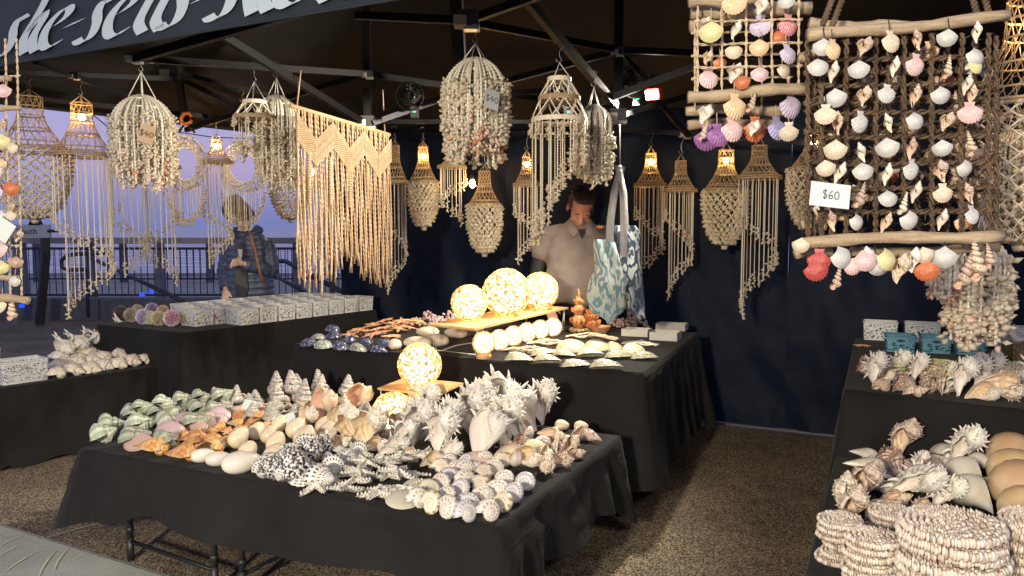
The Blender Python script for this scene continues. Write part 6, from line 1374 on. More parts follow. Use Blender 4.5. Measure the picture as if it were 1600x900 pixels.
def rod(o, x0, y0, x1, y1, Y, r=.016, m=None, seedv=0, Y1=None):
    a, b = P(x0, y0, Y)-o.location, P(x1, y1, Y1 or Y)-o.location; pts = [a.lerp(b, t)+Vector((0, 0, .004*math.sin(t*7+seedv))) for t in np.linspace(0, 1, 14)]
    mb = MB(); tube(mb, pts, [r*(1+.10*math.sin(i*1.3+seedv)+.05*math.sin(i*2.9)) for i in range(14)], 10); return mb.build('driftwood_rod', m or M_drift, o)
def net(o, xs, ys, Y, m, r, twig=False, step=.02, skew=0):
    Pq = lambda x, y: P(x, y, Y)-o.location
    def rope(a, b, name):
        mb = MB(); L = (b-a).length; n = max(6, int(L/.008)); d = (b-a).normalized(); e = Vector((-d.z, 0, d.x)); y_ = Vector((0, 1, 0))
        for s_ in (0, PI):
            pts = [a+(b-a)*t+(e*math.cos(t*L/(.009 if not twig else .008)+s_)+y_*math.sin(t*L/(.009 if not twig else .008)+s_))*r*.9+e*(.004 if twig else .002)*noise.noise(Vector((t*7, a.x*9, a.z*9))) for t in np.linspace(0, 1, n)]
            tube(mb, pts, r, 4)
        if twig:
            for q in range(int(L/.016)):
                c = a+d*(q*.016+random.random()*.01); v = Vector((random.uniform(-1, 1), random.uniform(-1, .3), random.uniform(-1, 1))).normalized(); tube(mb, [c, c+v*random.uniform(.012, .028)], [.0028, .0012], 3)
        mb.build(name, m, o)
    for x in xs: rope(Pq(x, ys[0]), Pq(x+skew, ys[-1]), 'upright_cord')
    for i, y in enumerate(ys[1:-1]):
        rope(Pq(xs[0]-6, y+2), Pq(xs[-1]+6, y-2), 'cross_cord')
        if not twig:
            for x in xs: mb = MB(); ball(mb, Pq(x, y), .007, 6, 4); mb.build('knot', m, o)
# hanging one: pastel scallops
Yh = 2.25
h1 = empty('shell_wall_hanging', P(1172, 0, Yh), 'pastel scallop wall hanging on twine and grey driftwood, purple and orange shells below', 'wall hanging', 'shell wall hangings')
rod(h1, 1076, 4, 1200, -4, Yh, .016, seedv=1); rod(h1, 1080, 20, 1266, 14, Yh+.06, .02, seedv=2); rod(h1, 1078, 40, 1180, 24, Yh+.12, .02, seedv=4); rod(h1, 1075, 152, 1258, 138, Yh-.01, .017, seedv=3); rod(h1, 1072, 172, 1230, 172, Yh+.10, .015, seedv=5); rod(h1, 1075, 195, 1215, 190, Yh+.16, .015, seedv=6)
net(h1, [1090, 1128, 1166, 1206, 1248], [-10, 32, 68, 104, 146], Yh, M_twine, .0024)
net(h1, [1086, 1112, 1190, 1232], [-10, 50, 86, 122, 170], Yh+.09, M_twine, .0022)
for (x, y, s, kd, c) in ((1147, 10, .075, 's', 'peach'), (1189, 10, .055, 'm', 'white'), (1229, 5, .05, 'c', 'white'), (1111, 52, .075, 'c', 'yellow'), (1101, 38, .05, 'm', 'white'), (1150, 46, .06, 'w', 'white'), (1188, 44, .07, 's', 'lilac'), (1231, 42, .07, 's', 'rose'), (1146, 82, .055, 'c', 'cream'), (1186, 76, .06, 'c', 'peach'), (1228, 88, .065, 's', 'lilac'), (1105, 90, .045, 'm', 'brown'),
        (1104, 126, .07, 's', 'pink'), (1147, 114, .065, 'm', 'white'), (1186, 118, .055, 'c', 'pink'), (1222, 113, .05, 'c', 'cream'), (1101, 178, .065, 'm', 'white'), (1147, 170, .082, 's', 'peach'), (1234, 168, .085, 's', 'lilac'), (1175, 160, .055, 't', 'brown'), (1100, 205, .05, 't', 'brown'), (1104, 219, .082, 's', 'violet'), (1120, 215, .075, 's', 'violet'), (1142, 206, .078, 's', 'pink'), (1179, 205, .082, 's', 'rust'), (1177, 200, .05, 'm', 'white'), (1212, 204, .078, 's', 'blue'), (1160, 130, .05, 'c', 'rust'), (1232, 208, .06, 's', 'cream'), (1215, 60, .05, 'c', 'rust'), (1125, 100, .05, 'c', 'rust')):
    hshell(h1, x, y, Yh-.03 if (x*y) % 3 else Yh+.02, s, kd, c, ry=(18 if kd in 'wtm' else 0))
# hanging two: dark twigs with white shells
Y2 = 2.05; KX = Y2/FPX
h2 = empty('shell_wall_hanging', P(1415, 20, Y2), 'large dark twig hanging set with white shells between two pale driftwood rods', 'wall hanging', 'shell wall hangings')
rod(h2, 1262, 57, 1575, 26, Y2, .0155, seedv=1); rod(h2, 1265, 38, 1420, 42, Y2+.10, .014, seedv=2); rod(h2, 1248, 90, 1280, 80, Y2+.08, .014, seedv=3); rod(h2, 1256, 377, 1565, 368, Y2-.01, .0165, seedv=5); rod(h2, 1242, 397, 1300, 395, Y2+.08, .014, seedv=6); rod(h2, 1252, 353, 1290, 356, Y2+.14, .013, seedv=7); rod(h2, 1330, 395, 1560, 388, Y2+.10, .013, seedv=8)
net(h2, [1262, 1300, 1343, 1388, 1432, 1478, 1522, 1556], [56, 112, 160, 205, 250, 300, 374], Y2+.05, M_twig, .0046, True)
net(h2, [1284, 1322, 1368, 1412, 1456, 1502, 1544], [52, 92, 132, 176, 214, 256, 294, 330, 374], Y2+.02, M_twig, .0046, True)
net(h2, [1272, 1302, 1345, 1390, 1434, 1480, 1524], [60, 110, 152, 196, 236, 276, 312, 374], Y2+.09, M_twig, .0042, True)
G2 = [(1287, 75, 'c', 'white'), (1300, 80, 's', 'peach'), (1349, 73, 'm', 'brown'), (1389, 68, 's', 'cream'), (1433, 62, 'w', 'brown'), (1482, 60, 'c', 'white'), (1526, 50, 'w', 'white'),
      (1276, 108, 'c', 'white'), (1302, 112, 'w', 'white'), (1342, 110, 'c', 'white'), (1398, 104, 'w', 'white'), (1431, 104, 's', 'pink'), (1481, 105, 't', 'brown'), (1520, 92, 'c', 'white'), (1520, 104, 's', 'yellow'),
      (1304, 154, 'c', 'white'), (1349, 150, 'm', 'brown'), (1386, 149, 's', 'white'), (1430, 150, 'w', 'brown'), (1468, 150, 'c', 'white'), (1511, 132, 'w', 'white'), (1519, 148, 'w', 'brown'),
      (1309, 192, 'w', 'brown'), (1344, 193, 's', 'white'), (1388, 192, 'w', 'white'), (1426, 191, 'c', 'white'), (1478, 190, 'm', 'brown'), (1514, 180, 's', 'pink'), (1290, 182, 's', 'cream'),
      (1306, 235, 'c', 'cream'), (1346, 238, 'w', 'white'), (1384, 232, 'c', 'white'), (1424, 232, 'w', 'brown'), (1471, 232, 'c', 'white'), (1516, 224, 't', 'brown'),
      (1288, 264, 'c', 'cream'), (1312, 270, 'w', 'white'), (1345, 270, 'c', 'white'), (1386, 272, 'w', 'white'), (1424, 267, 's', 'white'), (1470, 268, 'm', 'brown'), (1506, 264, 'c', 'white'),
      (1345, 305, 't', 'brown'), (1385, 312, 'c', 'white'), (1431, 300, 'w', 'white'), (1472, 304, 's', 'cream'), (1514, 302, 'w', 'brown'), (1412, 318, 't', 'white'),
      (1300, 345, 'w', 'brown'), (1336, 348, 'c', 'white'), (1384, 348, 'w', 'brown'), (1420, 345, 'c', 'white'), (1472, 343, 'w', 'white'), (1516, 338, 's', 'white')]
for (x, y, kd, c) in G2:
    s = {'c': .058, 's': .060, 'w': .060, 't': .060, 'm': .060}[kd]*random.uniform(.9, 1.1); hshell(h2, x, y, Y2-.025-.01*(y % 3), s, kd, c, ry=random.uniform(-25, 25) if kd in 'wtm' else random.uniform(-8, 8), string=2)
for i in range(46):      # second layer behind
    x, y = random.uniform(1285, 1545), random.uniform(80, 350); kd, c = random.choice([('c', 'cream'), ('s', 'rust'), ('m', 'brown'), ('c', 'brown'), ('t', 'brown'), ('s', 'peach')]); hshell(h2, x, y, Y2+.06, .055, kd, c, string=False)
for (x, y, s, kd, c) in ((1307, 400, .074, 'c', 'white'), (1280, 405, .066, 's', 'red'), (1270, 420, .07, 's', 'red'), (1253, 380, .05, 'c', 'cream'), (1345, 405, .07, 'c', 'pink'), (1353, 400, .065, 'm', 'white'), (1380, 403, .075, 'c', 'yellow'), (1367, 412, .07, 'c', 'white'), (1404, 415, .085, 'm', 'brown'), (1425, 402, .07, 'm', 'white'), (1446, 420, .07, 's', 'rust'), (1476, 399, .072, 'c', 'white'), (1525, 402, .10, 't', 'brown'), (1508, 420, .09, 't', 'brown'), (1308, 430, .06, 't', 'brown'), (1440, 396, .055, 'c', 'cream'), (1330, 415, .05, 's', 'pink'), (1545, 396, .06, 't', 'brown')):
    hshell(h2, x, y+4, Y2-.02, s, kd, c, ry=random.uniform(-20, 20), string=2)
# twisted ropes up to the frame
for (x0, y0, x1, y1) in ((1285, 40, 1330, -20), (1300, 42, 1345, -20), (1530, 35, 1500, -20), (1548, 34, 1520, -20)):
    a, b = P(x0, y0, Y2)-h2.location, P(x1, y1-60, Y2+.1)-h2.location; mb = MB()
    for s_ in (0, PI):
        tube(mb, [a.lerp(b, t)+Vector((math.cos(t*60+s_), math.sin(t*60+s_), 0))*.005 for t in np.linspace(0, 1, 60)], .0048, 5)
    mb.build('hanging_rope', M_twig, h2)
cardp = P(1297, 305, Y2-.06); o = empty('price_card', cardp, 'white price card reading $60 pinned on the dark twig hanging', 'price card', 'price cards')
o.rotation_euler = (math.radians(-4), math.radians(6), math.radians(6)); mb = MB(); box(mb, (0, 0, 0), (.108, .0015, .062)); mb.build('card', mat('card_white', (.66, .72, .74), .5), o, smooth=False); scrawl('$60', .022, -.022, -.0022, -.010, o, M_ink)
# hanging three: edge of the frame near the entrance
Y3 = 3.2
h3 = empty('shell_wall_hanging', P(12, 130, Y3), 'narrow twine and driftwood shell hanging at the entrance, partly out of view', 'wall hanging', 'shell wall hangings')
rod(h3, -60, 122, 16, 124, Y3, .012, seedv=1); rod(h3, -60, 172, 32, 170, Y3, .011, seedv=2); rod(h3, -60, 434, 28, 434, Y3, .013, seedv=4); rod(h3, -60, 462, 44, 469, Y3-.05, .016, seedv=3)
net(h3, [-20, 8, 26], [60, 120, 170, 230, 290, 330, 385, 410, 462], Y3, M_twine, .0026, skew=8)
for (x, y, s, kd, c) in ((6, 143, .07, 'c', 'pink'), (5, 195, .06, 'w', 'brown'), (4, 222, .08, 'c', 'yellow'), (22, 232, .06, 'c', 'cream'), (4, 256, .05, 'c', 'peach'), (18, 295, .075, 'c', 'rust'), (20, 322, .05, 'c', 'brown'), (3, 338, .06, 'c', 'white'), (18, 338, .055, 'c', 'cream'), (28, 368, .06, 'm', 'brown'), (6, 390, .09, 'c', 'pink'), (3, 418, .07, 'c', 'yellow'), (24, 440, .055, 'c', 'white'), (4, 478, .08, 'c', 'cream'), (18, 482, .09, 't', 'brown'), (-2, 300, .06, 's', 'lilac'), (0, 270, .05, 'w', 'white'), (26, 410, .06, 'c', 'brown')):
    hshell(h3, x, y, Y3-.02, s, kd, c, ry=random.uniform(-15, 15) if kd in 'wm' else 0)
o = empty('price_card', P(3, 358, Y3-.06), 'pale card tied to the narrow hanging at the entrance', 'price card', 'price cards'); o.rotation_euler = (0, math.radians(35), 0); mb = MB(); box(mb, (0, 0, 0), (.085, .0015, .085)); mb.build('card', M_card, o, smooth=False)
# ---- flood lamp, clamps, fans
fo = empty('flood_lamp', FLOOD, 'lit flood lamp with a red rim clamped to the tent frame', 'flood lamp')
M_flood = mat('flood_glass', (1, 1, 1), .3, emit=(1, .96, .9), estr=40); M_red = mat('red_plastic', (.45, .03, .02), .4)
rt = Vector((-.55, -.75, -.35)).to_track_quat('Z', 'Y').to_euler()
mb = MB(); box(mb, (0, 0, -.035), (.09, .07, .05), taper=1.0); q = mb.build('housing', M_red, fo, smooth=False); q.rotation_euler = rt
mb = MB(); box(mb, (0, 0, .0), (.072, .052, .012)); q = mb.build('lamp_glass', M_flood, fo, smooth=False); q.rotation_euler = rt
mb = MB(); tube(mb, [(0, .03, .02), (.0, .05, .1), (.02, .05, .13)], .01, 6); mb.build('clamp', M_blk, fo)
M_greenled = mat('green_led', (0, .3, .1), .4, emit=(.1, 1, .4), estr=1.5)
for (x, y, Y, l) in ((640, 150, 5.0, 'black clip-on work lamp hanging unlit near the macrame rod'), (988, 128, 4.6, 'black clip-on fan hanging beside the lit flood lamp'), (880, 150, 4.9, 'dark clip-on lamp behind the tiered chandelier')):
    p = P(x, y, Y); o = empty('clip_fan', p, l, 'clip lamp', 'dark clip-on devices on the tent frame'); mb = MB()
    a = np.linspace(0, 2*PI, 20)
    for r_ in (.09, .06, .03): tube(mb, np.stack([r_*np.cos(a), np.zeros(20)-.02*(.1-r_)*10, r_*np.sin(a)], 1), .004, 4, caps=False)
    for i in range(12): t = i*PI/6; tube(mb, [(0, -.03, 0), (.09*math.cos(t), 0, .09*math.sin(t))], .002, 3)
    mb.build('cage', M_frame, o); mb = MB(); tube(mb, [(0, -.01, 0), (0, .06, 0)], [.035, .045], 12); mb.build('motor', M_blk, o)
    for i in range(4): mb = MB(); t = i*PI/2; c, s_ = math.cos(t), math.sin(t); mb.add([(0, .01, 0), (.07*c-.03*s_, .0, .07*s_+.03*c), (.075*c, .012, .075*s_), (.06*c+.02*s_, .02, .06*s_-.02*c)], [(0, 1, 2, 3)]); mb.build('blade', M_blk, o, smooth=False)
    mb = MB(); box(mb, (.03, .02, -.10), (.05, .04, .07)); mb.build('clip', M_blk, o, smooth=False); mb = MB(); box(mb, (.03, -.005, -.10), (.02, .008, .006)); mb.build('indicator_light', M_greenled, o, smooth=False)
# orange clamp
p = P(292, 190, 5.6); o = empty('spring_clamp', p, 'orange and black spring clamp on the canopy edge', 'clamp'); M_or = mat('orange_plastic', (.70, .20, .03), .4)
mb = MB(); tube(mb, [(-.028, 0, -.02), (-.04, 0, .02), (-.02, 0, .055), (.015, 0, .06), (.035, 0, .035)], [.012, .014, .014, .013, .010], 6); tube(mb, [(-.028, 0, -.02), (.02, 0, -.01), (.035, 0, .01)], .012, 6); mb.build('jaws', M_or, o)
mb = MB(); tube(mb, [(-.02, 0, -.02), (-.06, 0, -.075)], .008, 6); tube(mb, [(.01, 0, -.02), (.055, 0, -.08)], .008, 6); mb.build('grips', M_blk, o)
# cable along the open side
mb = MB(); pts = [P(x, y, Y) for x, y, Y in ((60, 165, 5.2), (140, 175, 5.3), (185, 212, 5.5), (230, 220, 5.6), (275, 206, 5.8), (330, 214, 6.2), (390, 217, 6.6), (470, 215, 7.0))]; tube(mb, pts, .004, 5); tag(mb.build('power_cable', M_blk), 'thin black power cable drooping across the open side of the tent', 'cable')
# empty hooks
for (x, y, Y, l) in ((279, 200, 5.7, 'empty wire hook beside the orange clamp'), (378, 150, 5.2, 'empty wire hook above the round wreath')):
    o = empty('wire_hook', P(x, y, Y), l, 'hook', 'empty hooks'); hook(o, -.04, .08)

# ================================================================ tote bags
def marble(c1_, c2_, c3_, sc=7):
    def fn(T, c, oc):
        mpn = T.n.new('ShaderNodeMapping'); mpn.inputs['Scale'].default_value = (1, 1, .45); T.l.new(oc, mpn.inputs[0]); oc = mpn.outputs[0]
        n = T.noise(oc, sc, 3, .45); w = T.math('SINE', T.math('MULTIPLY', n, 34))
        f = T.ramp(w, [(.02, (0, 0, 0)), (.10, (1, 1, 1))]); f2 = T.ramp(T.noise(oc, sc*.45, 2), [(.42, (0, 0, 0)), (.55, (1, 1, 1))])
        return T.mix(f2, T.mix(f, c3_, c1_), T.mix(f, c3_, c2_))
    return fn
M_bag1 = mat('bag_print_pale', (.6, .6, .55), .8, fn=marble((.50, .52, .46), (.40, .47, .44), (.14, .24, .27), 17), bump=.2, bscale=25)
M_bag2 = mat('bag_print_blue', (.5, .55, .6), .8, fn=marble((.44, .46, .47), (.08, .12, .17), (.03, .045, .075), 17), bump=.2, bscale=25)
M_strap = mat('grey_strap', (.30, .29, .29), .85, (.36, .35, .34), 20, bump=.2, bscale=60)
def bag(name, pix, Y, straps, m, label, th=.07, seedv=0):
    p0 = P(*straps[0][0], Y); o = empty(name, p0, label, 'tote bag', 'printed tote bags hanging by grey straps')
    n = len(pix)     # pix: rows (y, xl, xr)
    mb = MB(); NU = 18
    V = []
    for r_, (y, xl, xr) in enumerate(pix):
        a, b = P(xl, y, Y)-p0, P(xr, y, Y)-p0; k = math.sin(PI*min(1, (r_+.25)/(n)))
        for side in range(NU):
            an = 2*PI*side/NU; c = math.cos(an); s = math.sin(an); q = a.lerp(b, .5-.5*c)
            w = noise.noise(Vector((q.x*14+seedv, q.z*5, seedv)))*.022
            V.append((q.x, q.y+s*th*(.35+.65*k)*.5+w+.012*math.sin(c*5+seedv+r_*.3), q.z))
    F = [(i*NU+j, (i+1)*NU+j, (i+1)*NU+(j+1) % NU, i*NU+(j+1) % NU) for i in range(n-1) for j in range(NU)]
    mb.add(V, F); mb.build('bag_body', m, o)
    for st in straps:
        mb = MB(); w = st[-1]; pts = [P(x, y, Y-.02)-p0 for x, y in st[:-1]]
        L_ = [q-Vector((w, 0, 0)) for q in pts]; R_ = [q+Vector((w, 0, 0)) for q in pts]; B_ = [q+Vector((0, .006, 0)) for q in pts]
        V = []
        for q in range(len(pts)): V += [L_[q], R_[q], R_[q]+Vector((0, .005, 0)), L_[q]+Vector((0, .005, 0))]
        nn = len(pts); F = [(4*i+j, 4*i+(j+1) % 4, 4*i+4+(j+1) % 4, 4*i+4+j) for i in range(nn-1) for j in range(4)]; mb.add([tuple(v) for v in V], F); mb.build('strap', M_strap, o)
    return o
def rows(pts, n=22):
    ys = np.linspace(pts[0][0], pts[-1][0], n); P_ = np.array(pts, float); return [(y, np.interp(y, P_[:, 0], P_[:, 1]), np.interp(y, P_[:, 0], P_[:, 2])) for y in ys]
bag('tote_bag', rows([(352, 962, 992), (362, 958, 1000), (400, 966, 1001), (450, 970, 1006), (485, 978, 1008), (498, 996, 1008)]), 4.66, [[(966, 262), (975, 300), (978, 360), .018]], M_bag2, 'dark blue and white sea-life print tote bag hanging behind the pale one', .10, 3)
bag('tote_bag', rows([(374, 928, 955), (380, 927, 962), (420, 930, 972), (440, 920, 976), (460, 916, 978), (487, 922, 976), (497, 944, 962), (507, 950, 954)]), 4.55, [[(972, 260), (960, 300), (954, 345), (952, 385), .022], [(966, 258), (974, 310), (975, 400), .020]], M_bag1, 'pale teal sea-life print tote bag in front, hanging by long grey straps', .10, 1)
mb = MB(); tube(mb, [P(969, 262, 4.6), P(968, 190, 4.5)], .003, 5); tag(mb.build('bag_hook', M_hook), 'thin wire holding the tote bag straps under the peak post', 'wire hook')
# ================================================================ people
def capsule(mb, pts, rs, k=14, ry=None):
    """closed tapered limb with rounded ends"""
    pts = [np.array(p, float) for p in pts]; rs = list(rs)
    d0 = pts[0]-pts[1]; d0 /= np.linalg.norm(d0); d1 = pts[-1]-pts[-2]; d1 /= np.linalg.norm(d1)
    P_ = [pts[0]+d0*rs[0]*.9, pts[0]+d0*rs[0]*.6]+pts+[pts[-1]+d1*rs[-1]*.6, pts[-1]+d1*rs[-1]*.9]
    R_ = [rs[0]*.35, rs[0]*.8]+rs+[rs[-1]*.8, rs[-1]*.35]
    tube(mb, P_, R_, k, ry=None if ry is None else [r*ry for r in R_])
def fuse(name, mb, m, parent, vox, smooth=6, disp=None):
    o = mb.build(name, m, parent); r = o.modifiers.new('fuse', 'REMESH'); r.mode = 'VOXEL'; r.voxel_size = vox; r.use_smooth_shade = True
    s = o.modifiers.new('smooth', 'SMOOTH'); s.factor = .5; s.iterations = smooth; return o
def loftE(mb, secs, k=28, caps=True):
    """secs: (centre, rx, ry) elliptical sections stacked along z, with squareness"""
    V = []
    for c, rx, ry in secs:
        for j in range(k):
            a = 2*PI*j/k; cx, sy = math.cos(a), math.sin(a); e = .86
            V.append((c[0]+rx*math.copysign(abs(cx)**e, cx), c[1]+ry*math.copysign(abs(sy)**e, sy), c[2]))
    n = len(secs); F = [(i*k+j, i*k+(j+1) % k, (i+1)*k+(j+1) % k, (i+1)*k+j) for i in range(n-1) for j in range(k)]
    if caps: F += [tuple(range(k))[::-1], tuple((n-1)*k+j for j in range(k))]
    mb.add(V, F)
def handshape(mb, wrist, dirv, side, palmn, s=1.0, curl=.5):
    """palm, four curled fingers of unequal length, thumb from the side of the palm"""
    w = np.array(wrist, float); d = np.array(dirv, float); d /= np.linalg.norm(d); sd = np.array(side, float); sd -= d*np.dot(sd, d); sd /= np.linalg.norm(sd); n = np.array(palmn, float)
    capsule(mb, [w-d*.03, w, w+d*.03], [.026*s, .025*s, .028*s], 10)
    for q in (-.024, -.008, .008, .024): capsule(mb, [w+d*.02+sd*q*s*.7, w+d*.085*s+sd*q*s], [.013*s, .0125*s], 8)
    for q, L in ((-.030, .058), (-.010, .072), (.010, .078), (.030, .070)):
        a = w+d*.085*s+sd*q*s; b = a+(d*math.cos(curl*.6)+n*math.sin(curl*.6))*L*.45*s; c = b+(d*math.cos(curl*1.5)+n*math.sin(curl*1.5))*L*.32*s; e = c+(d*math.cos(curl*2.3)+n*math.sin(curl*2.3))*L*.26*s
        capsule(mb, [a, b, c, e], [.0098*s, .0092*s, .0085*s, .0075*s], 8)
    a = w+d*.03*s+sd*.024*s; b = a+(d*.6+sd*.8)*.035*s+n*.008; c = b+(d*.85+sd*.35)*.03*s+n*.012; capsule(mb, [a, b, c], [.013*s, .0115*s, .009*s], 8)
def headshape(mb, c, R3, s=1.0):
    """skull, jaw, nose, brow, ears, lips; R3 turns it; face looks along local -y"""
    T_ = lambda p: np.array(c)+np.array(R3 @ Vector(p))*s
    def bl(p, r): ball(mb, T_(p), tuple(np.array(r)*s), 16, 12, rot=R3)
    bl((0, .012, .045), (.076, .096, .082)); bl((0, -.035, -.015), (.062, .062, .085)); bl((0, -.060, -.078), (.034, .030, .026)); bl((0, -.03, -.05), (.056, .055, .050))
    for q in (-1, 1):
        bl((q*.079, .010, -.005), (.010, .020, .032)); bl((q*.034, -.078, .022), (.026, .014, .009)); bl((q*.040, -.068, -.028), (.022, .018, .020)); bl((q*.031, -.083, .006), (.013, .011, .009))
    capsule(mb, [T_((0, -.088, .018)), T_((0, -.104, -.010)), T_((0, -.112, -.022))], [.009*s, .012*s, .015*s], 10)
    for q in (-1, 1): bl((q*.013, -.100, -.026), (.009, .010, .008))
    bl((0, -.092, -.050), (.026, .010, .006)); bl((0, -.090, -.061), (.022, .011, .007))
M_skin = mat('ruddy_skin', (.46, .22, .14), .5, fn=spots((.52, .26, .17), 14, .3, .7), bump=.1, bscale=150); M_skin2 = mat('fair_skin', (.56, .36, .28), .5, fn=spots((.60, .42, .34), 14, .3, .7))
M_hair = mat('dark_hair', (.025, .018, .014), .55, bump=.6, bscale=120); M_hair2 = mat('brown_hair', (.10, .06, .04), .5, (.16, .10, .07), 60, bump=.5, bscale=90)
M_polo = mat('grey_polo', (.235, .20, .175), .9, fn=weave, bump=.7, bscale=11, sheen=.2); M_polo2 = mat('polo_collar', (.27, .23, .205), .9, bump=.2, bscale=200)
M_under = mat('black_sleeve', (.015, .014, .015), .7); M_trous = mat('dark_trousers', (.02, .02, .025), .8)
# ---- the man behind the middle table
YM = 5.85; mx = P(906, 450, YM).x
man = empty('person', (mx, YM, 0), 'man in a grey polo shirt with black undersleeves looking down behind the lamps', 'person')
hp = P(905, 326, YM); hz = hp.z
Rh = Euler((math.radians(43), math.radians(4), math.radians(6))).to_matrix()
hc = (-.005, -.05, hz)
mb = MB(); headshape(mb, hc, Rh, 1.16)
capsule(mb, [(0, .045, hz-.30), (0, .03, hz-.18), (0, .0, hz-.07)], [.085, .068, .066], 16)
loftE(mb, [((0, .03, zz), rx, ry) for zz, rx, ry in ((.90, .19, .14), (1.0, .21, .17), (1.2, .21, .16), (1.38, .20, .13), (1.46, .13, .09))])
sh = hz-.205
armL = [(-.255, .03, sh), (-.325, .05, sh-.27), (-.25, -.05, sh-.50)]; armR = [(.255, .03, sh), (.325, .04, sh-.27), (.26, -.08, sh-.48)]
for am in (armL, armR): capsule(mb, am, [.058, .046, .030], 12)
for sg, am in ((-1, armL), (1, armR)):
    d = np.array(am[2])-np.array(am[1]); handshape(mb, np.array(am[2])+d/np.linalg.norm(d)*.02, d+np.array((0, -.1, 0)), (-sg, 0, 0), (-sg*.3, 0, -1), 1.05, .6)
for q in (-1, 1): capsule(mb, [(q*.10, .03, .92), (q*.12, .02, .50), (q*.12, .05, .09)], [.10, .065, .045], 14); capsule(mb, [(q*.12, .03, .05), (q*.13, -.12, .035)], [.045, .035], 10)
fuse('body', mb, M_skin, man, .0075, 3)
# eyes (lowered lids leave a dark lash line) and brows
mb = MB()
for q in (-1, 1):
    for (p, r) in (((q*.034, -.0935, .028), (.020, .005, .004)), ((q*.031, -.0935, .002), (.012, .003, .0016))):
        ball(mb, tuple(np.array(hc)+np.array(Rh @ Vector(p))*1.16), r, 8, 5, rot=Rh)
mb.build('eyebrows', M_hair, man)
mb = MB(); rnd = random.Random(4)
for (p, r) in (((0, .030, .075), (.080, .092, .062)), ((0, .06, .03), (.078, .062, .070)), ((-.07, .0, .045), (.014, .045, .035)), ((.07, .0, .045), (.014, .045, .035)), ((0, -.045, .108), (.060, .035, .022))):
    ball(mb, tuple(np.array(hc)+np.array(Rh @ Vector(p))*1.16), tuple(np.array(r)*1.16), 14, 10, rot=Rh)
for i in range(260):
    a = rnd.uniform(0, 2*PI); e_ = rnd.uniform(.15, 1.3); d = np.array((math.sin(e_)*math.cos(a), math.sin(e_)*math.sin(a), math.cos(e_)))
    if d[1] < -.55 and d[2] < .6: continue
    p = np.array((0, .025, .055))+d*np.array((.080, .092, .078)); v = d*.5+np.array((rnd.uniform(-.5, .5), rnd.uniform(-.8, .1), .3)); p2 = p+v*.022
    tube(mb, [np.array(hc)+np.array(Rh @ Vector(p))*1.16, np.array(hc)+np.array(Rh @ Vector(p2))*1.16], [.005, .001], 3)
mb.build('hair', M_hair, man)
# polo shirt
mb = MB(); secs = []
for zz, rx, ry, cy in ((.90, .225, .185, .0), (.95, .235, .20, -.005), (1.05, .238, .205, -.01), (1.18, .235, .185, 0), (1.30, .232, .160, .01), (sh-.02, .225, .135, .02), (sh+.05, .185, .110, .03), (sh+.085, .13, .09, .03), (sh+.12, .085, .078, .022), (sh+.14, .075, .070, .015)): secs.append(((0, cy, zz), rx*(1.10 if zz < sh+.03 else 1), ry*1.05))
loftE(mb, secs, 40)
for sg, am in ((-1, armL), (1, armR)):
    a, b = np.array(am[0]), np.array(am[1]); capsule(mb, [a*np.array((.55, 1, 1))+np.array((0, 0, .01)), a, a*.72+b*.28, a*.52+b*.48], [.085, .086, .084, .088], 18)
shirt = fuse('polo_shirt', mb, M_polo, man, .010, 4)
tx = bpy.data.textures.new('folds', 'CLOUDS'); tx.noise_scale = .16; tx.noise_depth = 1; dm = shirt.modifiers.new('folds', 'DISPLACE'); dm.texture = tx; dm.strength = .05; dm.mid_level = .5
mb = MB()      # collar wings and placket
for sg in (-1, 1):
    pts = [(sg*.078, .05, sh+.135), (sg*.082, -.01, sh+.128), (sg*.062, -.07, sh+.09), (sg*.022, -.11, sh+.035)]; low = [(sg*.10, .055, sh+.10), (sg*.115, -.02, sh+.085), (sg*.105, -.09, sh+.035), (sg*.055, -.135, sh-.005)]
    V = pts+low+[(p[0], p[1]+.008, p[2]-.004) for p in pts+low]; mb.add(V, [(0, 1, 5, 4), (1, 2, 6, 5), (2, 3, 7, 6), (8, 12, 13, 9), (9, 13, 14, 10), (10, 14, 15, 11), (4, 5, 13, 12), (5, 6, 14, 13), (6, 7, 15, 14), (3, 11, 15, 7)])
mb.build('collar', M_polo2, man)
mb = MB(); mb.add([(-.030, -.125, sh+.05), (.030, -.125, sh+.05), (0, -.152, sh-.03), (0, -.11, sh+.02)], [(0, 2, 1), (0, 1, 3), (0, 3, 2), (1, 2, 3)]); mb.build('undershirt', M_under, man, smooth=False)
# chest emblem: orange sun over a dark wave
lc = P(938, 356, YM-.175)-man.location; mb = MB()
for q in (-.011, .011): ball(mb, lc+Vector((q, 0, .006)), (.012, .004, .010), 10, 6)
for w in range(2): tube(mb, [lc+Vector((t, -.001, -.012-.009*w+.003*math.sin(t*160))) for t in np.linspace(-.034, .034, 12)], .003, 4, 1)
mb.build('shirt_emblem', [mat('emblem_orange', (.70, .28, .04), .6), mat('emblem_navy', (.03, .05, .10), .6)], man)
for am in (armL, armR):
    mb = MB(); a, b, c = map(np.array, am); capsule(mb, [a*.62+b*.38, b, b*.3+c*.7, b*.04+c*.96], [.062, .060, .048, .038], 16); mb.build('undersleeve', M_under, man)
mb = MB(); loftE(mb, [((0, .01, zz), rx, ry) for zz, rx, ry in ((.78, .19, .15), (.86, .205, .165), (.97, .215, .175))])
for q in (-1, 1): capsule(mb, [(q*.10, .02, .84), (q*.12, .02, .50), (q*.12, .05, .12)], [.115, .085, .07], 14)
mb.build('trousers', M_trous, man)
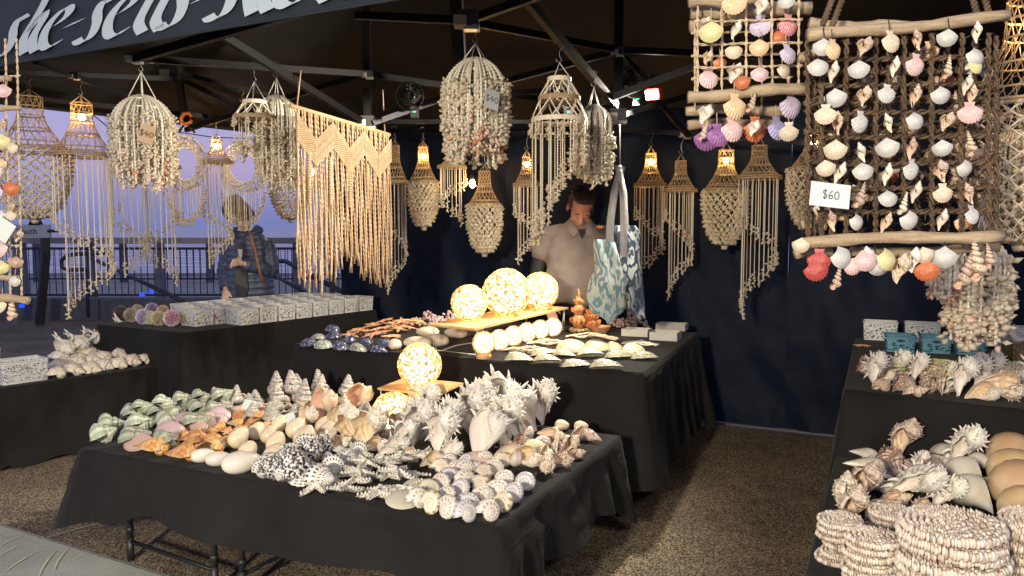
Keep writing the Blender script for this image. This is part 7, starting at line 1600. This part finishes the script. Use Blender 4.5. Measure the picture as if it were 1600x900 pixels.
# ---- the woman on the promenade
YW = 7.0; wx = P(388, 400, YW).x
wo_ = empty('person', (wx, YW, 0), 'woman in navy puffer jacket with brown bag strap, face hidden by the round wreath', 'person')
hw = P(372, 330, YW); zw = hw.z; hxx = hw.x-wx
Rw = Euler((math.radians(44), math.radians(-6), math.radians(-28))).to_matrix(); hcw = (hxx, -.04, zw)
mb = MB(); headshape(mb, hcw, Rw, .97); shw = zw-.24
capsule(mb, [(0, .04, shw+.02), (hxx*.5, .02, zw-.13), (hxx, .0, zw-.06)], [.06, .052, .052], 14)
loftE(mb, [((0, .03, zz), rx, ry) for zz, rx, ry in ((.85, .17, .12), (1.0, .16, .12), (1.2, .16, .12), (shw-.03, .15, .10), (shw+.02, .08, .06))])
wr = P(374, 412, YW-.26)-wo_.location; el_ = (.20, -.06, shw-.36)
aR = [(.145, .03, shw-.04), (.205, .0, shw-.30), tuple(wr+Vector((.03, .0, 0)))]; aL = [(-.145, .03, shw-.05), (-.215, .0, shw-.30), (-.17, -.12, shw-.46)]
for am in (aR, aL): capsule(mb, am, [.045, .036, .025], 12)
d = np.array(aR[2])-np.array(aR[1]); handshape(mb, aR[2], d+np.array((-.02, -.02, -.015)), (0, -.3, .8), (0, .3, -.9), .95, .55)
handshape(mb, aL[2], (.1, -.4, -.6), (1, 0, 0), (0, 0, -1), .9, .5)
for q in (-1, 1): capsule(mb, [(q*.09, .03, .86), (q*.10, .02, .48), (q*.10, .05, .08)], [.09, .055, .04], 14); capsule(mb, [(q*.10, .03, .04), (q*.11, -.11, .03)], [.04, .03], 10)
fuse('body', mb, M_skin2, wo_, .0075, 3)
mb = MB()
for (p, r) in (((0, .025, .065), (.088, .100, .075)), ((0, .06, -.02), (.090, .060, .10)), ((-.080, .01, -.03), (.022, .050, .10)), ((.080, .01, -.03), (.022, .050, .10)), ((0, -.045, .10), (.074, .05, .035)), ((-.055, -.055, .03), (.025, .04, .07)), ((.055, -.055, .03), (.025, .04, .07))): ball(mb, tuple(np.array(hcw)+np.array(Rw @ Vector(p))), r, 16, 10, rot=Rw)
rnd = random.Random(9)
for i in range(170):
    a = rnd.uniform(-.6, PI+.6); p = np.array((.086*math.cos(a), .03+.075*math.sin(a), .07)); q = p+np.array((rnd.uniform(-.01, .01), rnd.uniform(-.01, .01), -rnd.uniform(.14, .22)))
    tube(mb, [np.array(hcw)+np.array(Rw @ Vector(p)), np.array(hcw)+np.array(Rw @ Vector((p+q)/2*np.array((1.08, 1.08, 1)))), np.array(hcw)+np.array(Rw @ Vector(q))], [.006, .007, .002], 3)
mb.build('hair', M_hair2, wo_)
M_puff = mat('navy_puffer', (.05, .065, .12), .42, (.07, .09, .15), 30, bump=.25, bscale=30, spec=.5)
mb = MB(); secs = []; zz = .80
while zz < shw+.06:
    t = (zz-.80)/(shw+.06-.80); pf = abs(math.sin(PI*(zz-.80)/.058))**.5; rx = np.interp(t, [0, .25, .55, .8, .93, 1], [.205, .205, .185, .175, .13, .08])+.014*pf; ry = np.interp(t, [0, .25, .55, .8, .93, 1], [.16, .165, .155, .14, .11, .075])+.017*pf
    secs.append(((0, .01, zz), rx, ry)); zz += .0097
loftE(mb, secs, 44)
for am in (aR, aL):
    a, b, c = map(np.array, am); n = 46; pts = [a+(b-a)*t*2 if t < .5 else b+(c-b)*(t-.5)*1.86 for t in np.linspace(0, 1, n)]
    for _ in range(3): pts = [pts[0]]+[(pts[i-1]+pts[i]*2+pts[i+1])/4 for i in range(1, n-1)]+[pts[-1]]
    tube(mb, pts, [np.interp(i/n, [0, .15, .5, 1], [.070, .078, .066, .044])+.010*abs(math.sin(PI*i/5.2))**.5 for i in range(n)], 18)
mb.build('puffer_jacket', M_puff, wo_)
mb = MB(); q = [Vector((-.09, -.09, shw+.03)), Vector((-.12, -.115, shw-.03)), Vector((-.05, -.14, shw-.02)), Vector((.05, -.13, shw-.0))]
tube(mb, [(-.09, .06, shw+.06), (-.11, -.04, shw+.06), (-.04, -.10, shw+.02), (.05, -.08, shw+.03), (.10, .02, shw+.07), (.06, .08, shw+.08)], .038, 12); mb.build('jacket_collar', M_puff, wo_)
mb = MB(); mb.add([(-.030, -.178, shw-.10), (.012, -.178, shw-.10), (.004, -.184, shw-.20), (-.018, -.184, shw-.20), (0, -.155, shw-.15)], [(0, 3, 2, 1), (0, 1, 4), (1, 2, 4), (2, 3, 4), (3, 0, 4)]); mb.build('scarf', mat('grey_scarf', (.40, .40, .42), .8), wo_, smooth=False)
mb = MB(); q = [(-.045, -.150, shw-.04), (.030, -.150, shw-.04), (.055, -.192, shw-.45), (.030, -.19, .82), (-.050, -.19, .82), (-.055, -.196, shw-.40)]
mb.add(q+[(a, b+.03, c) for a, b, c in q], [(5, 4, 3, 2), (0, 5, 2, 1), (0, 1, 7, 6), (1, 2, 8, 7), (2, 3, 9, 8), (4, 5, 11, 10), (5, 0, 6, 11)]); mb.build('dark_top', M_blk, wo_, smooth=False)
M_lea = mat('tan_leather', (.30, .13, .06), .5)
def flatstrap(name, pts, w, m, parent, th=.005):
    mb = MB(); V = []
    for p in pts: V += [(p[0]-w, p[1], p[2]), (p[0]+w, p[1], p[2]), (p[0]+w, p[1]+th, p[2]), (p[0]-w, p[1]+th, p[2])]
    n = len(pts); mb.add(V, [(4*i+j, 4*i+(j+1) % 4, 4*i+4+(j+1) % 4, 4*i+4+j) for i in range(n-1) for j in range(4)]+[(3, 2, 1, 0), (4*n-4, 4*n-3, 4*n-2, 4*n-1)]); return mb.build(name, m, parent)
q = [P(x, y, YW-yy)-wo_.location for x, y, yy in ((388, 345, .13), (390, 362, .185), (394, 378, .205), (399, 398, .21), (404, 420, .205), (409, 440, .20))]; flatstrap('bag_strap', q, .012, M_lea, wo_)
M_jean = mat('blue_jeans', (.06, .13, .26), .8, fn=weave); mb = MB()
loftE(mb, [((0, .01, zz), rx, ry) for zz, rx, ry in ((.74, .16, .12), (.80, .19, .14), (.86, .19, .14))])
for q in (-1, 1): capsule(mb, [(q*.09, .02, .80), (q*.10, .02, .48), (q*.10, .05, .10)], [.10, .075, .06], 14)
mb.build('jeans', M_jean, wo_)
mb = MB()
for q in (-1, 1): capsule(mb, [(q*.10, .05, .055), (q*.11, -.12, .040)], [.055, .042], 12)
mb.build('shoes', M_blk, wo_)
